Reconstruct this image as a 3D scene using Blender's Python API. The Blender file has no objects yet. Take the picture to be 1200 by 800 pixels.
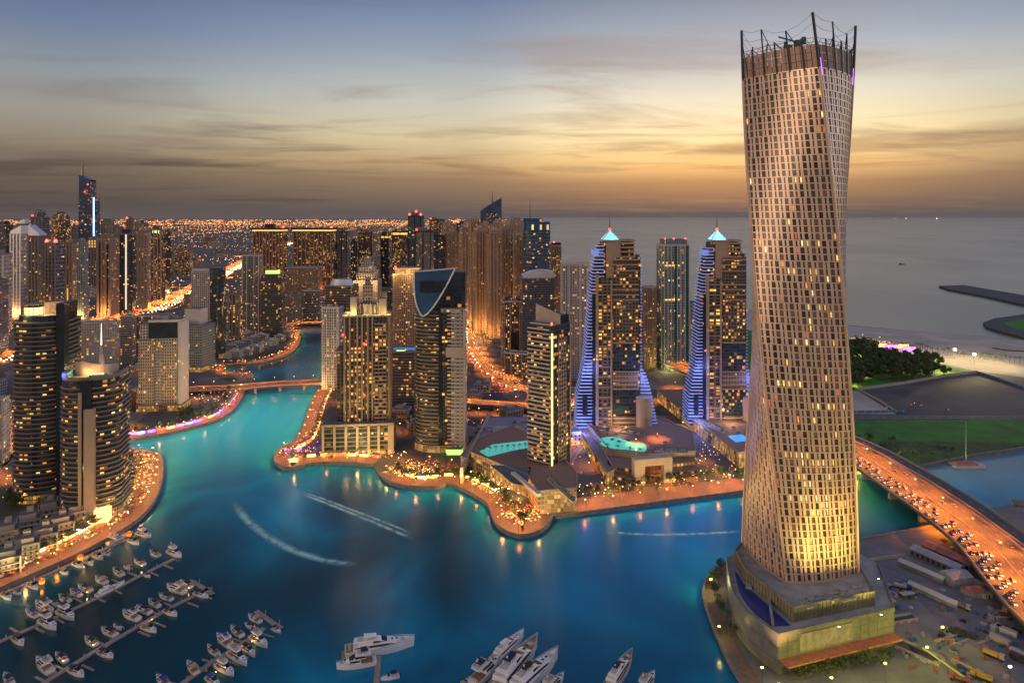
import bpy, bmesh, math, random
from mathutils import Vector, Matrix, geometry
R = math.radians
pi = math.pi
SC = bpy.context.scene
COL = SC.collection
random.seed(11)
# ---------------------------------------------------------------- camera
F, H, U0, V0 = 800.0, 220.0, 600.0, 253.0      # focal length (px of a 1200 px wide picture), eye height, principal column, horizon row
cam_d = bpy.data.cameras.new('camera'); cam = bpy.data.objects.new('camera', cam_d); COL.objects.link(cam)
cam.location = (0, 0, H); cam.rotation_euler = (R(90), 0, 0)
cam_d.sensor_width = 36; cam_d.lens = 24; cam_d.shift_y = -(400 - V0) / 1200.0
cam_d.clip_start = 1; cam_d.clip_end = 250000
SC.camera = cam
SC.view_settings.view_transform = 'Standard'; SC.view_settings.look = 'None'
SC.view_settings.exposure = 0.22; SC.view_settings.gamma = 1.0; SC.view_settings.use_curve_mapping = False
SC.render.engine = 'CYCLES'
cy = SC.cycles
cy.use_denoising = True
try: cy.denoiser = 'OPENIMAGEDENOISE'
except Exception: pass
cy.max_bounces = 5; cy.diffuse_bounces = 2; cy.glossy_bounces = 3; cy.transmission_bounces = 2; cy.volume_bounces = 0
cy.transparent_max_bounces = 6
cy.sample_clamp_indirect = 2.0; cy.sample_clamp_direct = 12.0
cy.use_light_tree = True
cy.caustics_reflective = False; cy.caustics_refractive = False

def lin(c):
    return tuple((x / 255 / 12.92 if x / 255 <= .04045 else ((x / 255 + .055) / 1.055) ** 2.4) for x in c) + (1,)

# ---------------------------------------------------------------- node helper
class NT:
    def __init__(s, tree):
        s.t = tree; s.t.nodes.clear()
    def n(s, typ, **kw):
        nd = s.t.nodes.new(typ)
        for k, v in kw.items():
            if k.startswith('i_'):
                nd.inputs[k[2:].replace('_', ' ')].default_value = v
            else: setattr(nd, k, v)
        return nd
    def l(s, a, b): s.t.links.new(a, b)
    def m(s, op, a, b=None, c=None, clamp=False):
        nd = s.t.nodes.new('ShaderNodeMath'); nd.operation = op; nd.use_clamp = clamp
        for i, x in enumerate((a, b, c)):
            if x is None: continue
            if isinstance(x, (int, float)): nd.inputs[i].default_value = x
            else: s.l(x, nd.inputs[i])
        return nd.outputs[0]
    def mix(s, f, a, b, typ='MIX'):
        nd = s.t.nodes.new('ShaderNodeMix'); nd.data_type = 'RGBA'; nd.blend_type = typ
        for i, x in ((0, f), (6, a), (7, b)):
            if isinstance(x, (int, float, tuple)): nd.inputs[i].default_value = x
            else: s.l(x, nd.inputs[i])
        return nd.outputs[2]
    def ramp(s, f, stops, interp='LINEAR'):
        nd = s.t.nodes.new('ShaderNodeValToRGB'); cr = nd.color_ramp; cr.interpolation = interp
        while len(cr.elements) > 1: cr.elements.remove(cr.elements[-1])
        for i, (p, c) in enumerate(stops):
            e = cr.elements[0] if i == 0 else cr.elements.new(p)
            e.position = p; e.color = c if len(c) == 4 else (*c, 1)
        if f is not None: s.l(f, nd.inputs[0])
        return nd.outputs[0]
    def mr(s, v, a, b, c=0., d=1., smooth=True):
        nd = s.t.nodes.new('ShaderNodeMapRange'); nd.interpolation_type = 'SMOOTHSTEP' if smooth else 'LINEAR'
        s.l(v, nd.inputs[0])
        for i, x in enumerate((a, b, c, d)): nd.inputs[i + 1].default_value = x
        return nd.outputs[0]

# ---------------------------------------------------------------- world: dusk sky, glow to the right of the middle, streaky clouds
W = bpy.data.worlds.new('World'); SC.world = W; W.use_nodes = True
w = NT(W.node_tree)
out = w.n('ShaderNodeOutputWorld'); bg = w.n('ShaderNodeBackground')
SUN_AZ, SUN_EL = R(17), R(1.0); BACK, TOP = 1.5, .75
tc = w.n('ShaderNodeTexCoord'); sx = w.n('ShaderNodeSeparateXYZ'); w.l(tc.outputs['Generated'], sx.inputs[0])
X_, Y_, Z_ = sx.outputs
hor = w.m('SQRT', w.m('ADD', w.m('MULTIPLY', X_, X_), w.m('MULTIPLY', Y_, Y_)))
el = w.m('DIVIDE', Z_, w.m('MAXIMUM', hor, 0.001))           # tangent of the elevation
dt = w.m('DIVIDE', w.m('ADD', w.m('MULTIPLY', X_, math.sin(SUN_AZ)), w.m('MULTIPLY', Y_, math.cos(SUN_AZ))), w.m('MAXIMUM', hor, 0.001))
e01 = w.m('MULTIPLY', el, 2.0, clamp=True)                   # 0..0.5 tangent -> 0..1
def st(rows): return [((253 - y) / 800 * 2, lin(c)) for y, c in rows]
# rows are photograph rows of clear sky, bottom to top
rl = w.ramp(e01, st([(253, (74, 69, 68)), (232, (86, 78, 72)), (205, (104, 92, 82)), (180, (136, 123, 107)), (150, (146, 141, 131)), (110, (134, 140, 146)), (60, (101, 117, 146)), (0, (74, 92, 128)), (-140, (56, 66, 98))]))
rm = w.ramp(e01, st([(253, (88, 81, 78)), (235, (110, 95, 84)), (212, (136, 113, 90)), (190, (182, 154, 114)), (160, (206, 190, 152)), (120, (186, 186, 176)), (60, (138, 150, 168)), (0, (98, 118, 152)), (-140, (64, 76, 112))]))
rr = w.ramp(e01, st([(253, (90, 82, 78)), (235, (120, 100, 84)), (215, (160, 126, 92)), (196, (230, 186, 122)), (165, (248, 224, 168)), (125, (222, 214, 190)), (70, (164, 172, 184)), (0, (118, 130, 150)), (-140, (70, 82, 118))]))
rb = w.ramp(e01, st([(253, (72, 62, 58)), (215, (108, 88, 76)), (170, (132, 106, 88)), (120, (122, 103, 92)), (0, (98, 88, 86)), (-140, (78, 76, 84))]))
c1 = w.mix(w.mr(dt, 0.80, 0.995), rl, rm) if False else w.mix(w.mr(dt, 0.62, 0.93), rl, rm)
c2 = w.mix(w.mr(dt, 0.93, 0.999), c1, rr)
c3 = w.mix(w.mr(dt, 0.0, 0.55), rb, c2)
# clouds in planar coordinates so that they streak towards the horizon
den = w.m('ADD', w.m('MAXIMUM', Z_, 0.0), 0.045)
cu = w.m('DIVIDE', X_, den); cv = w.m('DIVIDE', Y_, den)
cb = w.n('ShaderNodeCombineXYZ'); w.l(w.m('ADD', w.m('MULTIPLY', cu, .26), w.m('MULTIPLY', cv, .18)), cb.inputs[0]); w.l(w.m('MULTIPLY', w.m('SUBTRACT', cv, w.m('MULTIPLY', cu, .25)), .55), cb.inputs[1])
n1 = w.n('ShaderNodeTexNoise', i_Scale=1.7, i_Detail=8.0, i_Roughness=.56, i_Distortion=.7); w.l(cb.outputs[0], n1.inputs['Vector'])
n2 = w.n('ShaderNodeTexNoise', i_Scale=.33, i_Detail=2.0); w.l(cb.outputs[0], n2.inputs['Vector'])
cl = w.mr(w.m('ADD', w.m('MULTIPLY', n1.outputs[0], .72), w.m('MULTIPLY', n2.outputs[0], .42)), .545, .76)
cl = w.m('MULTIPLY', cl, w.mr(el, .30, .12, .55, .88))
ccol = w.ramp(e01, st([(253, (58, 52, 52)), (215, (86, 70, 60)), (185, (112, 96, 84)), (140, (126, 120, 114)), (80, (98, 102, 114)), (0, (74, 83, 106))]))
clit = w.mix(w.mr(dt, .8, .995), ccol, w.mix(.30, ccol, (0.75, .50, .28, 1)))
c4 = w.mix(cl, c3, clit)
# long low streak bank just above the horizon haze
cb2 = w.n('ShaderNodeCombineXYZ'); w.l(w.m('MULTIPLY', dt, 4.0), cb2.inputs[0]); w.l(w.m('MULTIPLY', el, 46.0), cb2.inputs[1]); w.l(w.m('MULTIPLY', X_, 3.0), cb2.inputs[2])
n3 = w.n('ShaderNodeTexNoise', i_Scale=.8, i_Detail=6.0, i_Roughness=.55, i_Distortion=.5); w.l(cb2.outputs[0], n3.inputs['Vector'])
bank = w.m('MULTIPLY', w.mr(n3.outputs[0], .50, .66), w.m('MULTIPLY', w.mr(el, .012, .05), w.mr(el, .17, .07)))
c5 = w.mix(w.m('MULTIPLY', bank, .62), c4, w.mix(w.mr(dt, .7, .99), lin((72, 62, 60)), lin((134, 104, 78))))
# a little of the physical sky on top
sky = w.n('ShaderNodeTexSky', sky_type='NISHITA'); sky.sun_disc = False; sky.sun_elevation = SUN_EL; sky.sun_rotation = SUN_AZ
sky.altitude = 200; sky.dust_density = 3.0
c6 = w.mix(.012, c5, sky.outputs[0], 'ADD')
# unseen sky behind, overhead and far right is brightened to raise the ambient light
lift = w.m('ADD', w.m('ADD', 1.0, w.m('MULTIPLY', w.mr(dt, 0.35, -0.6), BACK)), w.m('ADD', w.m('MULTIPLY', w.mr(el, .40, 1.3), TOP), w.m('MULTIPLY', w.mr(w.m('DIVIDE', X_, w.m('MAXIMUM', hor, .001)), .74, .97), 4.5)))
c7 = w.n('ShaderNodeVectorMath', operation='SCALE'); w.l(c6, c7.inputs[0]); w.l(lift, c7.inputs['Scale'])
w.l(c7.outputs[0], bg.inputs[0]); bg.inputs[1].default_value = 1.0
w.l(bg.outputs[0], out.inputs[0])
# ---------------------------------------------------------------- added fill light: weak, wide, warm, from the left and a little behind, to brighten the twisted tower's front face
sd = bpy.data.lights.new('sun', 'SUN'); so = bpy.data.objects.new('sun', sd); COL.objects.link(so)
sd.energy = 0.62; sd.angle = R(25); sd.color = (1, .68, .44)
dirv = Vector((math.sin(R(-126)) * math.cos(R(9)), math.cos(R(-126)) * math.cos(R(9)), math.sin(R(9))))
so.rotation_euler = dirv.to_track_quat('Z', 'Y').to_euler()

# ---------------------------------------------------------------- materials
M = {}
def mat(name, col, rough=.7, metal=0., noise=0., nscale=.05, emit=None, es=0., bump=0., spec=.5, coat=0.):
    if name in M: return M[name]
    m = bpy.data.materials.new(name); m.use_nodes = True; t = NT(m.node_tree)
    o = t.n('ShaderNodeOutputMaterial'); b = t.n('ShaderNodeBsdfPrincipled'); t.l(b.outputs[0], o.inputs[0])
    col = tuple(col[:3]) + (1,)
    b.inputs['Base Color'].default_value = col; b.inputs['Roughness'].default_value = rough; b.inputs['Metallic'].default_value = metal
    b.inputs['Specular IOR Level'].default_value = spec; b.inputs['Coat Weight'].default_value = coat
    if noise or bump:
        c = t.n('ShaderNodeTexCoord'); n = t.n('ShaderNodeTexNoise', i_Scale=nscale, i_Detail=6.0, i_Roughness=.6); t.l(c.outputs['Object'], n.inputs['Vector'])
        if noise:
            d = tuple(x * (1 - noise) for x in col[:3]) + (1,); l_ = tuple(min(1, x * (1 + noise)) for x in col[:3]) + (1,)
            t.l(t.mix(t.mr(n.outputs[0], .3, .7), d, l_), b.inputs['Base Color'])
            t.l(t.mr(n.outputs[0], .3, .7, rough * .85, min(1, rough * 1.15)), b.inputs['Roughness'])
        if bump:
            bp = t.n('ShaderNodeBump', i_Strength=bump, i_Distance=.3); t.l(n.outputs[0], bp.inputs['Height']); t.l(bp.outputs[0], b.inputs['Normal'])
    if emit:
        b.inputs['Emission Color'].default_value = tuple(emit[:3]) + (1,)
        oi = t.n('ShaderNodeObjectInfo')
        t.l(t.mr(oi.outputs['Random'], 0, 1, es * .55, es * 1.4, False), b.inputs['Emission Strength'])
        m.cycles.emission_sampling = 'NONE'
    M[name] = m; return m

def facade(name, wall, glass=(.02, .026, .034), wu=.5, wv=.6, lit=.1, c1=(1, .30, .04), c2=(1, .60, .15), es=1.7, rough=.75, grough=.12, band=None, mull=0., noise=.12):
    """wall with a window in every UV cell (UV is in bays by storeys); some windows are lit from inside"""
    if name in M: return M[name]
    m = bpy.data.materials.new(name); m.use_nodes = True; t = NT(m.node_tree)
    o = t.n('ShaderNodeOutputMaterial'); b = t.n('ShaderNodeBsdfPrincipled'); t.l(b.outputs[0], o.inputs[0])
    uv = t.n('ShaderNodeUVMap'); s = t.n('ShaderNodeSeparateXYZ'); t.l(uv.outputs[0], s.inputs[0])
    fu, fv = t.m('FLOOR', s.outputs[0]), t.m('FLOOR', s.outputs[1])
    ru, rv = t.m('FRACT', s.outputs[0]), t.m('FRACT', s.outputs[1])
    mu = t.m('LESS_THAN', t.m('ABSOLUTE', t.m('SUBTRACT', ru, .5)), wu / 2)
    mv = t.m('LESS_THAN', t.m('ABSOLUTE', t.m('SUBTRACT', rv, .52)), wv / 2)
    mask = t.m('MULTIPLY', mu, mv)
    oi = t.n('ShaderNodeObjectInfo')
    cb = t.n('ShaderNodeCombineXYZ'); t.l(fu, cb.inputs[0]); t.l(fv, cb.inputs[1]); t.l(t.m('MULTIPLY', oi.outputs['Random'], 97.), cb.inputs[2])
    wn = t.n('ShaderNodeTexWhiteNoise', noise_dimensions='3D'); t.l(cb.outputs[0], wn.inputs[0])
    nz = t.n('ShaderNodeTexNoise', i_Scale=.13, i_Detail=2.0); t.l(cb.outputs[0], nz.inputs['Vector'])
    s2 = t.n('ShaderNodeSeparateColor'); t.l(wn.outputs['Color'], s2.inputs[0])
    thr = t.mr(nz.outputs[0], .32, .68, 0., lit * 2.2)
    on = t.m('LESS_THAN', wn.outputs['Value'], thr)
    br = t.m('POWER', s2.outputs[1], 2.6)
    em = t.m('MULTIPLY', t.m('MULTIPLY', mask, on), t.m('MULTIPLY', t.m('ADD', br, .18), es))
    ec = t.mix(s2.outputs[2], tuple(c1) + (1,), tuple(c2) + (1,))
    tcn = t.n('ShaderNodeTexCoord'); n = t.n('ShaderNodeTexNoise', i_Scale=.06, i_Detail=5.0); t.l(tcn.outputs['Object'], n.inputs['Vector'])
    mp = t.n('ShaderNodeMapping'); mp.inputs['Scale'].default_value = (1, 1, .15); t.l(tcn.outputs['Object'], mp.inputs[0]); t.l(mp.outputs[0], n.inputs['Vector'])
    wl = tuple(x * (1 - noise) for x in wall[:3]) + (1,); wh = tuple(min(1, x * (1 + noise)) for x in wall[:3]) + (1,)
    wc = t.mix(t.mr(n.outputs[0], .3, .7), wl, wh)
    gc = t.mix(s2.outputs[0], tuple(x * .6 for x in glass) + (1,), tuple(min(1, x * 1.9) for x in glass) + (1,))
    if mull:
        mm = t.m('LESS_THAN', t.m('ABSOLUTE', t.m('SUBTRACT', t.m('FRACT', t.m('MULTIPLY', s.outputs[0], mull)), .5)), .44)
        mask2 = t.m('MULTIPLY', mask, mm)
    else: mask2 = mask
    t.l(t.mix(mask2, wc, gc), b.inputs['Base Color'])
    t.l(t.mr(mask, 0, 1, rough, grough, False), b.inputs['Roughness'])
    t.l(ec, b.inputs['Emission Color']); t.l(em, b.inputs['Emission Strength'])
    bp = t.n('ShaderNodeBump', i_Strength=.6, i_Distance=.3); t.l(t.m('SUBTRACT', 1., mask), bp.inputs['Height']); t.l(bp.outputs[0], b.inputs['Normal'])
    m.cycles.emission_sampling = 'NONE'
    M[name] = m; return m

# ---------------------------------------------------------------- mesh building
class MB:
    def __init__(s): s.v = []; s.f = []; s.m = []; s.uv = []
    def face(s, pts, mi=0, uv=None):
        i = len(s.v); s.v += [tuple(p) for p in pts]; s.f.append(tuple(range(i, i + len(pts)))); s.m.append(mi)
        s.uv += uv if uv else [(p[0], p[1]) for p in pts]
    def prism(s, poly, z0, z1, mi=0, mt=None, pu=3.5, pv=3.5, cont=False, top=True, bot=False, poly1=None, offs=0):
        n = len(poly); q = poly1 or poly; mt = mi if mt is None else mt
        tot = sum(math.dist(poly[i], poly[(i + 1) % n]) for i in range(n)); acc = offs * 31.
        sc = max(1, round(tot / pu)) / tot
        for i in range(n):
            a, b = poly[i], poly[(i + 1) % n]; a1, b1 = q[i], q[(i + 1) % n]
            L = math.dist(a, b)
            du = L * sc if cont else max(1, round(L / pu))
            s.face([(a[0], a[1], z0), (b[0], b[1], z0), (b1[0], b1[1], z1), (a1[0], a1[1], z1)], mi, [(acc, z0 / pv), (acc + du, z0 / pv), (acc + du, z1 / pv), (acc, z1 / pv)])
            acc += du
        if top: s.face([(p[0], p[1], z1) for p in q], mt)
        if bot: s.face([(p[0], p[1], z0) for p in reversed(poly)], mt)
    def box(s, x0, x1, y0, y1, z0, z1, mi=0, mt=None, pu=3.5, pv=3.5, bot=True):
        s.prism([(x0, y0), (x1, y0), (x1, y1), (x0, y1)], z0, z1, mi, mt, pu, pv, bot=bot)
    def obox(s, c, ux, uy, hx, hy, z0, z1, mi=0, mt=None, pu=3.5, pv=3.5):
        """box about c with horizontal unit axes ux, uy"""
        P = [(c[0] + ux[0] * a * hx + uy[0] * b * hy, c[1] + ux[1] * a * hx + uy[1] * b * hy) for a, b in ((-1, -1), (1, -1), (1, 1), (-1, 1))]
        s.prism(P, z0, z1, mi, mt, pu, pv, bot=True)
    def cyl(s, x, y, z0, z1, r0, r1=None, n=10, mi=0):
        r1 = r0 if r1 is None else r1
        a = [(x + r0 * math.cos(2 * pi * i / n), y + r0 * math.sin(2 * pi * i / n)) for i in range(n)]
        b = [(x + r1 * math.cos(2 * pi * i / n), y + r1 * math.sin(2 * pi * i / n)) for i in range(n)]
        s.prism(a, z0, z1, mi, bot=True, poly1=b)
    def tube(s, p, q, r, n=5, mi=0, r1=None):
        p, q = Vector(p), Vector(q); d = (q - p); r1 = r if r1 is None else r1
        if d.length < 1e-6: return
        d.normalize(); a = d.orthogonal().normalized(); b = d.cross(a)
        A = [p + (a * math.cos(2 * pi * i / n) + b * math.sin(2 * pi * i / n)) * r for i in range(n)]
        B = [q + (a * math.cos(2 * pi * i / n) + b * math.sin(2 * pi * i / n)) * r1 for i in range(n)]
        for i in range(n):
            j = (i + 1) % n; s.face([A[i], A[j], B[j], B[i]], mi)
        s.face(B, mi); s.face(list(reversed(A)), mi)
    def build(s, name, mats, parent=None, smooth=False, loc=None):
        me = bpy.data.meshes.new(name); me.from_pydata(s.v, [], s.f)
        for m in (mats if isinstance(mats, (list, tuple)) else [mats]): me.materials.append(m)
        me.polygons.foreach_set('material_index', s.m)
        uvl = me.uv_layers.new(name='UVMap'); uvl.data.foreach_set('uv', [c for p in s.uv for c in p])
        if smooth: me.polygons.foreach_set('use_smooth', [True] * len(s.f))
        me.update()
        return link(name, me, parent, loc)
def link(name, me, parent=None, loc=None, rz=0):
    o = bpy.data.objects.new(name, me); COL.objects.link(o)
    if parent: o.parent = parent
    if loc is not None: o.location = loc
    if rz: o.rotation_euler.z = rz
    return o
def tag(o, label=None, cat=None, group=None, kind=None):
    if label: o['label'] = label
    if cat: o['category'] = cat
    if group: o['group'] = group
    if kind: o['kind'] = kind
    return o
def thing(name, label, cat, loc=(0, 0, 0), rz=0, group=None):
    o = bpy.data.objects.new(name, None); COL.objects.link(o); o.location = loc; o.rotation_euler = (0, 0, rz); o.empty_display_size = 1
    return tag(o, label, cat, group)
def dup(o, loc=None, rz=None, label=None, group=None, scale=None, parent=None):
    c = o.copy(); COL.objects.link(c)
    if parent: c.parent = parent
    if loc is not None: c.location = loc
    if rz is not None: c.rotation_euler.z = rz
    if scale is not None: c.scale = scale if isinstance(scale, (tuple, list)) else (scale,) * 3
    if label: c['label'] = label
    if group: c['group'] = group
    for ch in list(o.children): dup(ch, parent=c)
    return c
def gp(u, v, z=0.0):
    Y = F * (H - z) / (v - V0); return ((u - U0) * Y / F, Y)
def gpl(L, z=0.0): return [gp(u, v, z) for u, v in L]
def topz(v, Y): return H - (v - V0) * Y / F
def area(poly): return sum(poly[i][0] * poly[(i + 1) % len(poly)][1] - poly[(i + 1) % len(poly)][0] * poly[i][1] for i in range(len(poly))) / 2
def ccw(poly): return poly if area(poly) > 0 else list(reversed(poly))
def smooth(P, n=6, closed=False):
    out = []; N = len(P)
    for i in range(N if closed else N - 1):
        g = lambda k: P[k % N] if closed else P[max(0, min(N - 1, k))]
        a, b, c, d = g(i - 1), g(i), g(i + 1), g(i + 2)
        for k in range(n):
            t = k / n
            out.append(tuple(.5 * ((2 * b[j]) + (-a[j] + c[j]) * t + (2 * a[j] - 5 * b[j] + 4 * c[j] - d[j]) * t * t + (-a[j] + 3 * b[j] - 3 * c[j] + d[j]) * t ** 3) for j in range(len(b))))
    if not closed: out.append(tuple(P[-1]))
    return out
def sheet(name, poly, z, m, z0=None, side=None, kind='structure', label=None, cat=None):
    """flat ground polygon with optional walls down to z0"""
    poly = ccw(poly); mb = MB()
    tri = geometry.tessellate_polygon([[Vector((p[0], p[1], 0)) for p in poly]])
    for t in tri:
        a = [poly[i] for i in t]
        if area(a) < 0: a.reverse()
        mb.face([(p[0], p[1], z) for p in a], 0)
    if z0 is not None: mb.prism(poly, z0, z, 1, top=False)
    o = mb.build(name, [m, side or m]); tag(o, label, cat, kind=kind); return o
def offs(path, d):
    """path shifted sideways by d (to the left of travel)"""
    out = []
    for i, p in enumerate(path):
        a = path[max(0, i - 1)]; b = path[min(len(path) - 1, i + 1)]
        dx, dy = b[0] - a[0], b[1] - a[1]; L = math.hypot(dx, dy) or 1
        out.append((p[0] - dy / L * d, p[1] + dx / L * d) + tuple(p[2:]))
    return out
def along(path, step, start=0.):
    """points every step metres: (x, y, heading)"""
    out = []; acc = start
    for a, b in zip(path, path[1:]):
        L = math.dist(a[:2], b[:2])
        while acc < L:
            t = acc / L; out.append((a[0] + (b[0] - a[0]) * t, a[1] + (b[1] - a[1]) * t, math.atan2(b[1] - a[1], b[0] - a[0]))); acc += step
        acc -= L
    return out
def ribbon(mb, path, d0, d1, z, mi=0, th=0., dash=None):
    L, Rr = offs(path, d1), offs(path, d0)
    for i in range(len(path) - 1):
        if dash and i % dash[1] >= dash[0]: continue
        mb.face([(Rr[i][0], Rr[i][1], z), (Rr[i + 1][0], Rr[i + 1][1], z), (L[i + 1][0], L[i + 1][1], z), (L[i][0], L[i][1], z)], mi)
        if th:
            for A, B in ((Rr[i], Rr[i + 1]), (L[i + 1], L[i])):
                mb.face([(A[0], A[1], z - th), (B[0], B[1], z - th), (B[0], B[1], z), (A[0], A[1], z)], mi)
            mb.face([(L[i][0], L[i][1], z - th), (L[i + 1][0], L[i + 1][1], z - th), (Rr[i + 1][0], Rr[i + 1][1], z - th), (Rr[i][0], Rr[i][1], z - th)], mi)
ORD = 'first second third fourth fifth sixth seventh eighth ninth tenth eleventh twelfth thirteenth fourteenth fifteenth sixteenth seventeenth eighteenth nineteenth twentieth'.split()
TENS = {2: 'twenty', 3: 'thirty', 4: 'forty', 5: 'fifty', 6: 'sixty', 7: 'seventy', 8: 'eighty', 9: 'ninety'}
TTH = {2: 'twentieth', 3: 'thirtieth', 4: 'fortieth', 5: 'fiftieth', 6: 'sixtieth', 7: 'seventieth', 8: 'eightieth', 9: 'ninetieth'}
def ordn(i):
    i += 1
    if i <= 20: return ORD[i - 1]
    if i > 99: return 'hundred and ' + ordn(i - 101) if i > 100 else 'hundredth'
    return TTH[i // 10] if i % 10 == 0 else TENS[i // 10] + '-' + ORD[i % 10 - 1]
# ---------------------------------------------------------------- ground, water, quays
def water_mat(name, stops, rough, bump, scale, shallow=None):
    m = bpy.data.materials.new(name); m.use_nodes = True; t = NT(m.node_tree)
    o = t.n('ShaderNodeOutputMaterial'); b = t.n('ShaderNodeBsdfPrincipled'); t.l(b.outputs[0], o.inputs[0])
    tc = t.n('ShaderNodeTexCoord'); mp = t.n('ShaderNodeMapping'); t.l(tc.outputs['Object'], mp.inputs[0]); mp.inputs['Scale'].default_value = (scale, scale * .7, scale)
    n = t.n('ShaderNodeTexNoise', i_Scale=1.0, i_Detail=3.0, i_Distortion=.6); t.l(mp.outputs[0], n.inputs['Vector'])
    c = t.ramp(n.outputs[0], stops)
    if shallow:
        for (px, py, r, col, k) in shallow:
            d = t.n('ShaderNodeVectorMath', operation='DISTANCE'); t.l(tc.outputs['Object'], d.inputs[0]); d.inputs[1].default_value = (px, py, -3)
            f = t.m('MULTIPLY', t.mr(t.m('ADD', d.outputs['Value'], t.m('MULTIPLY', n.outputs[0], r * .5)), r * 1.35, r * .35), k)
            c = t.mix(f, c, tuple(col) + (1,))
    t.l(c, b.inputs['Base Color']); b.inputs['Roughness'].default_value = rough; b.inputs['IOR'].default_value = 1.33
    w1 = t.n('ShaderNodeTexNoise', i_Scale=.35, i_Detail=4.0, i_Roughness=.6); t.l(tc.outputs['Object'], w1.inputs['Vector'])
    bp = t.n('ShaderNodeBump', i_Strength=bump, i_Distance=.5); t.l(w1.outputs[0], bp.inputs['Height']); t.l(bp.outputs[0], b.inputs['Normal'])
    return m
sea_m = water_mat('sea_water', [(.35, (.22, .25, .22, 1)), (.6, (.35, .37, .29, 1)), (.75, (.26, .28, .26, 1))], .36, .25, .0011)
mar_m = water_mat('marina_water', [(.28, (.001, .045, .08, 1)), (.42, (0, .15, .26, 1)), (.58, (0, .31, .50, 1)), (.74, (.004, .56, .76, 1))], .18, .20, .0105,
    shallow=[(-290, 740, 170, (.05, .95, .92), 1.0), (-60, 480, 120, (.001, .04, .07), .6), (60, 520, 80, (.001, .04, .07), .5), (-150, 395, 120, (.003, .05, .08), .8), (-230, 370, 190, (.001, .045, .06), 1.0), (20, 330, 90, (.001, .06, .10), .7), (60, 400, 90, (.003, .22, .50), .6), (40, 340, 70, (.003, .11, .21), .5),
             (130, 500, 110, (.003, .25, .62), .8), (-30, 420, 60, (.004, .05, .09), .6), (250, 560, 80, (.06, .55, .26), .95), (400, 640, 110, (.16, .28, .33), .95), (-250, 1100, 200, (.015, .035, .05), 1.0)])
o = sheet('sea', [(-80000, -2000), (80000, -2000), (80000, 120000), (-80000, 120000)], -3.06, sea_m, kind='structure')
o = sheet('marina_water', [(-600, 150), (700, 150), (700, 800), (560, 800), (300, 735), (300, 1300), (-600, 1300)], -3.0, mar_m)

city_g = bpy.data.materials.new('city_ground'); city_g.use_nodes = True
t = NT(city_g.node_tree); o_ = t.n('ShaderNodeOutputMaterial'); b_ = t.n('ShaderNodeBsdfPrincipled'); t.l(b_.outputs[0], o_.inputs[0])
tc_ = t.n('ShaderNodeTexCoord'); vo = t.n('ShaderNodeTexVoronoi', i_Scale=.022, feature='F1', distance='MANHATTAN'); t.l(tc_.outputs['Object'], vo.inputs['Vector'])
n_ = t.n('ShaderNodeTexNoise', i_Scale=.012, i_Detail=8.0); t.l(tc_.outputs['Object'], n_.inputs['Vector'])
sv = t.n('ShaderNodeSeparateColor'); t.l(vo.outputs['Color'], sv.inputs[0])
t.l(t.mix(t.mr(n_.outputs[0], .4, .6), t.ramp(sv.outputs[0], [(0, (.06, .06, .065)), (.35, (.14, .12, .10)), (.6, (.05, .065, .04)), (.8, (.20, .18, .15))], 'CONSTANT'), (.10, .09, .085, 1)), b_.inputs['Base Color']); b_.inputs['Roughness'].default_value = .9
M['city_ground'] = city_g
quay_s = mat('quay_stone', (.20, .18, .16), .8, noise=.3, nscale=.3, bump=.3)
pave = mat('paving', (.23, .14, .095), .75, noise=.2, nscale=.35)
asph = mat('asphalt', (.085, .075, .068), .8, noise=.25, nscale=.12)
white_paint = mat('road_paint', (.75, .75, .72), .6)
sand_m = mat('sand', (.42, .37, .31), .95, noise=.18, nscale=.02, bump=.2)
sandg_m = mat('dusty_ground', (.19, .175, .165), .95, noise=.28, nscale=.045, bump=.4)
dark_lot = mat('dark_soil', (.085, .075, .07), .95, noise=.5, nscale=.012)
grass_m = mat('lawn', (.03, .16, .008), .9, noise=.45, nscale=.05)
scrub_m = mat('scrub', (.045, .085, .018), .95, noise=.6, nscale=.05)
rock_m = mat('rock_armour', (.045, .05, .055), .9, noise=.5, nscale=.08, bump=.8)
conc = mat('concrete', (.36, .34, .31), .8, noise=.15, nscale=.1)

PL = [(-60, 716), (0, 688), (60, 662), (120, 633), (163, 606), (183, 582), (190, 560), (188, 533), (165, 527)]
INL = [(150, 524), (136, 520), (140, 514), (158, 513), (200, 506), (250, 493), (273, 480), (284, 464), (288, 452)]
CH = [(297, 441), (292, 437), (268, 436), (262, 431), (268, 427.5), (298, 425.5), (322, 420), (338, 414), (346, 408), (352, 398), (351, 391), (345, 385), (362, 382.5), (385, 382.5)]
CR = [(388, 400), (380, 430), (373, 455), (364, 472), (354, 500), (345, 516), (330, 524), (322, 533), (324, 542), (339, 547.5), (365, 542), (400, 541), (438, 543.5)]
CT = [(445, 553), (456, 563), (480, 569), (508, 569.5), (526, 566), (545, 573), (570, 588), (576, 601), (582, 613), (595, 622), (613, 626), (632, 621), (643, 612), (648, 604)]
CE = [(700, 597), (760, 589), (868, 575), (950, 563), (1040, 551)]
CW = [(1085, 544), (1140, 533), (1200, 524), (1500, 490), (2200, 450)]
pPL = smooth(gpl(PL), 5); pINL = smooth(gpl(INL), 4); pCH = smooth(gpl(CH), 4); pCR = smooth(gpl(CR), 5); pCT = smooth(gpl(CT), 5); pCE = gpl(CE); pCW = gpl(CW)
coast = gpl([(2400, 425), (1500, 412), (1200, 398), (1080, 388.5), (995, 381), (870, 361), (750, 343), (662, 306), (640, 285), (634, 270), (640, 261)])
main = [(-1500, 250)] + pPL + pINL + pCH + pCR + pCT + pCE + pCW + coast + [(3000, 70000), (-75000, 70000), (-75000, 250)]
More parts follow.
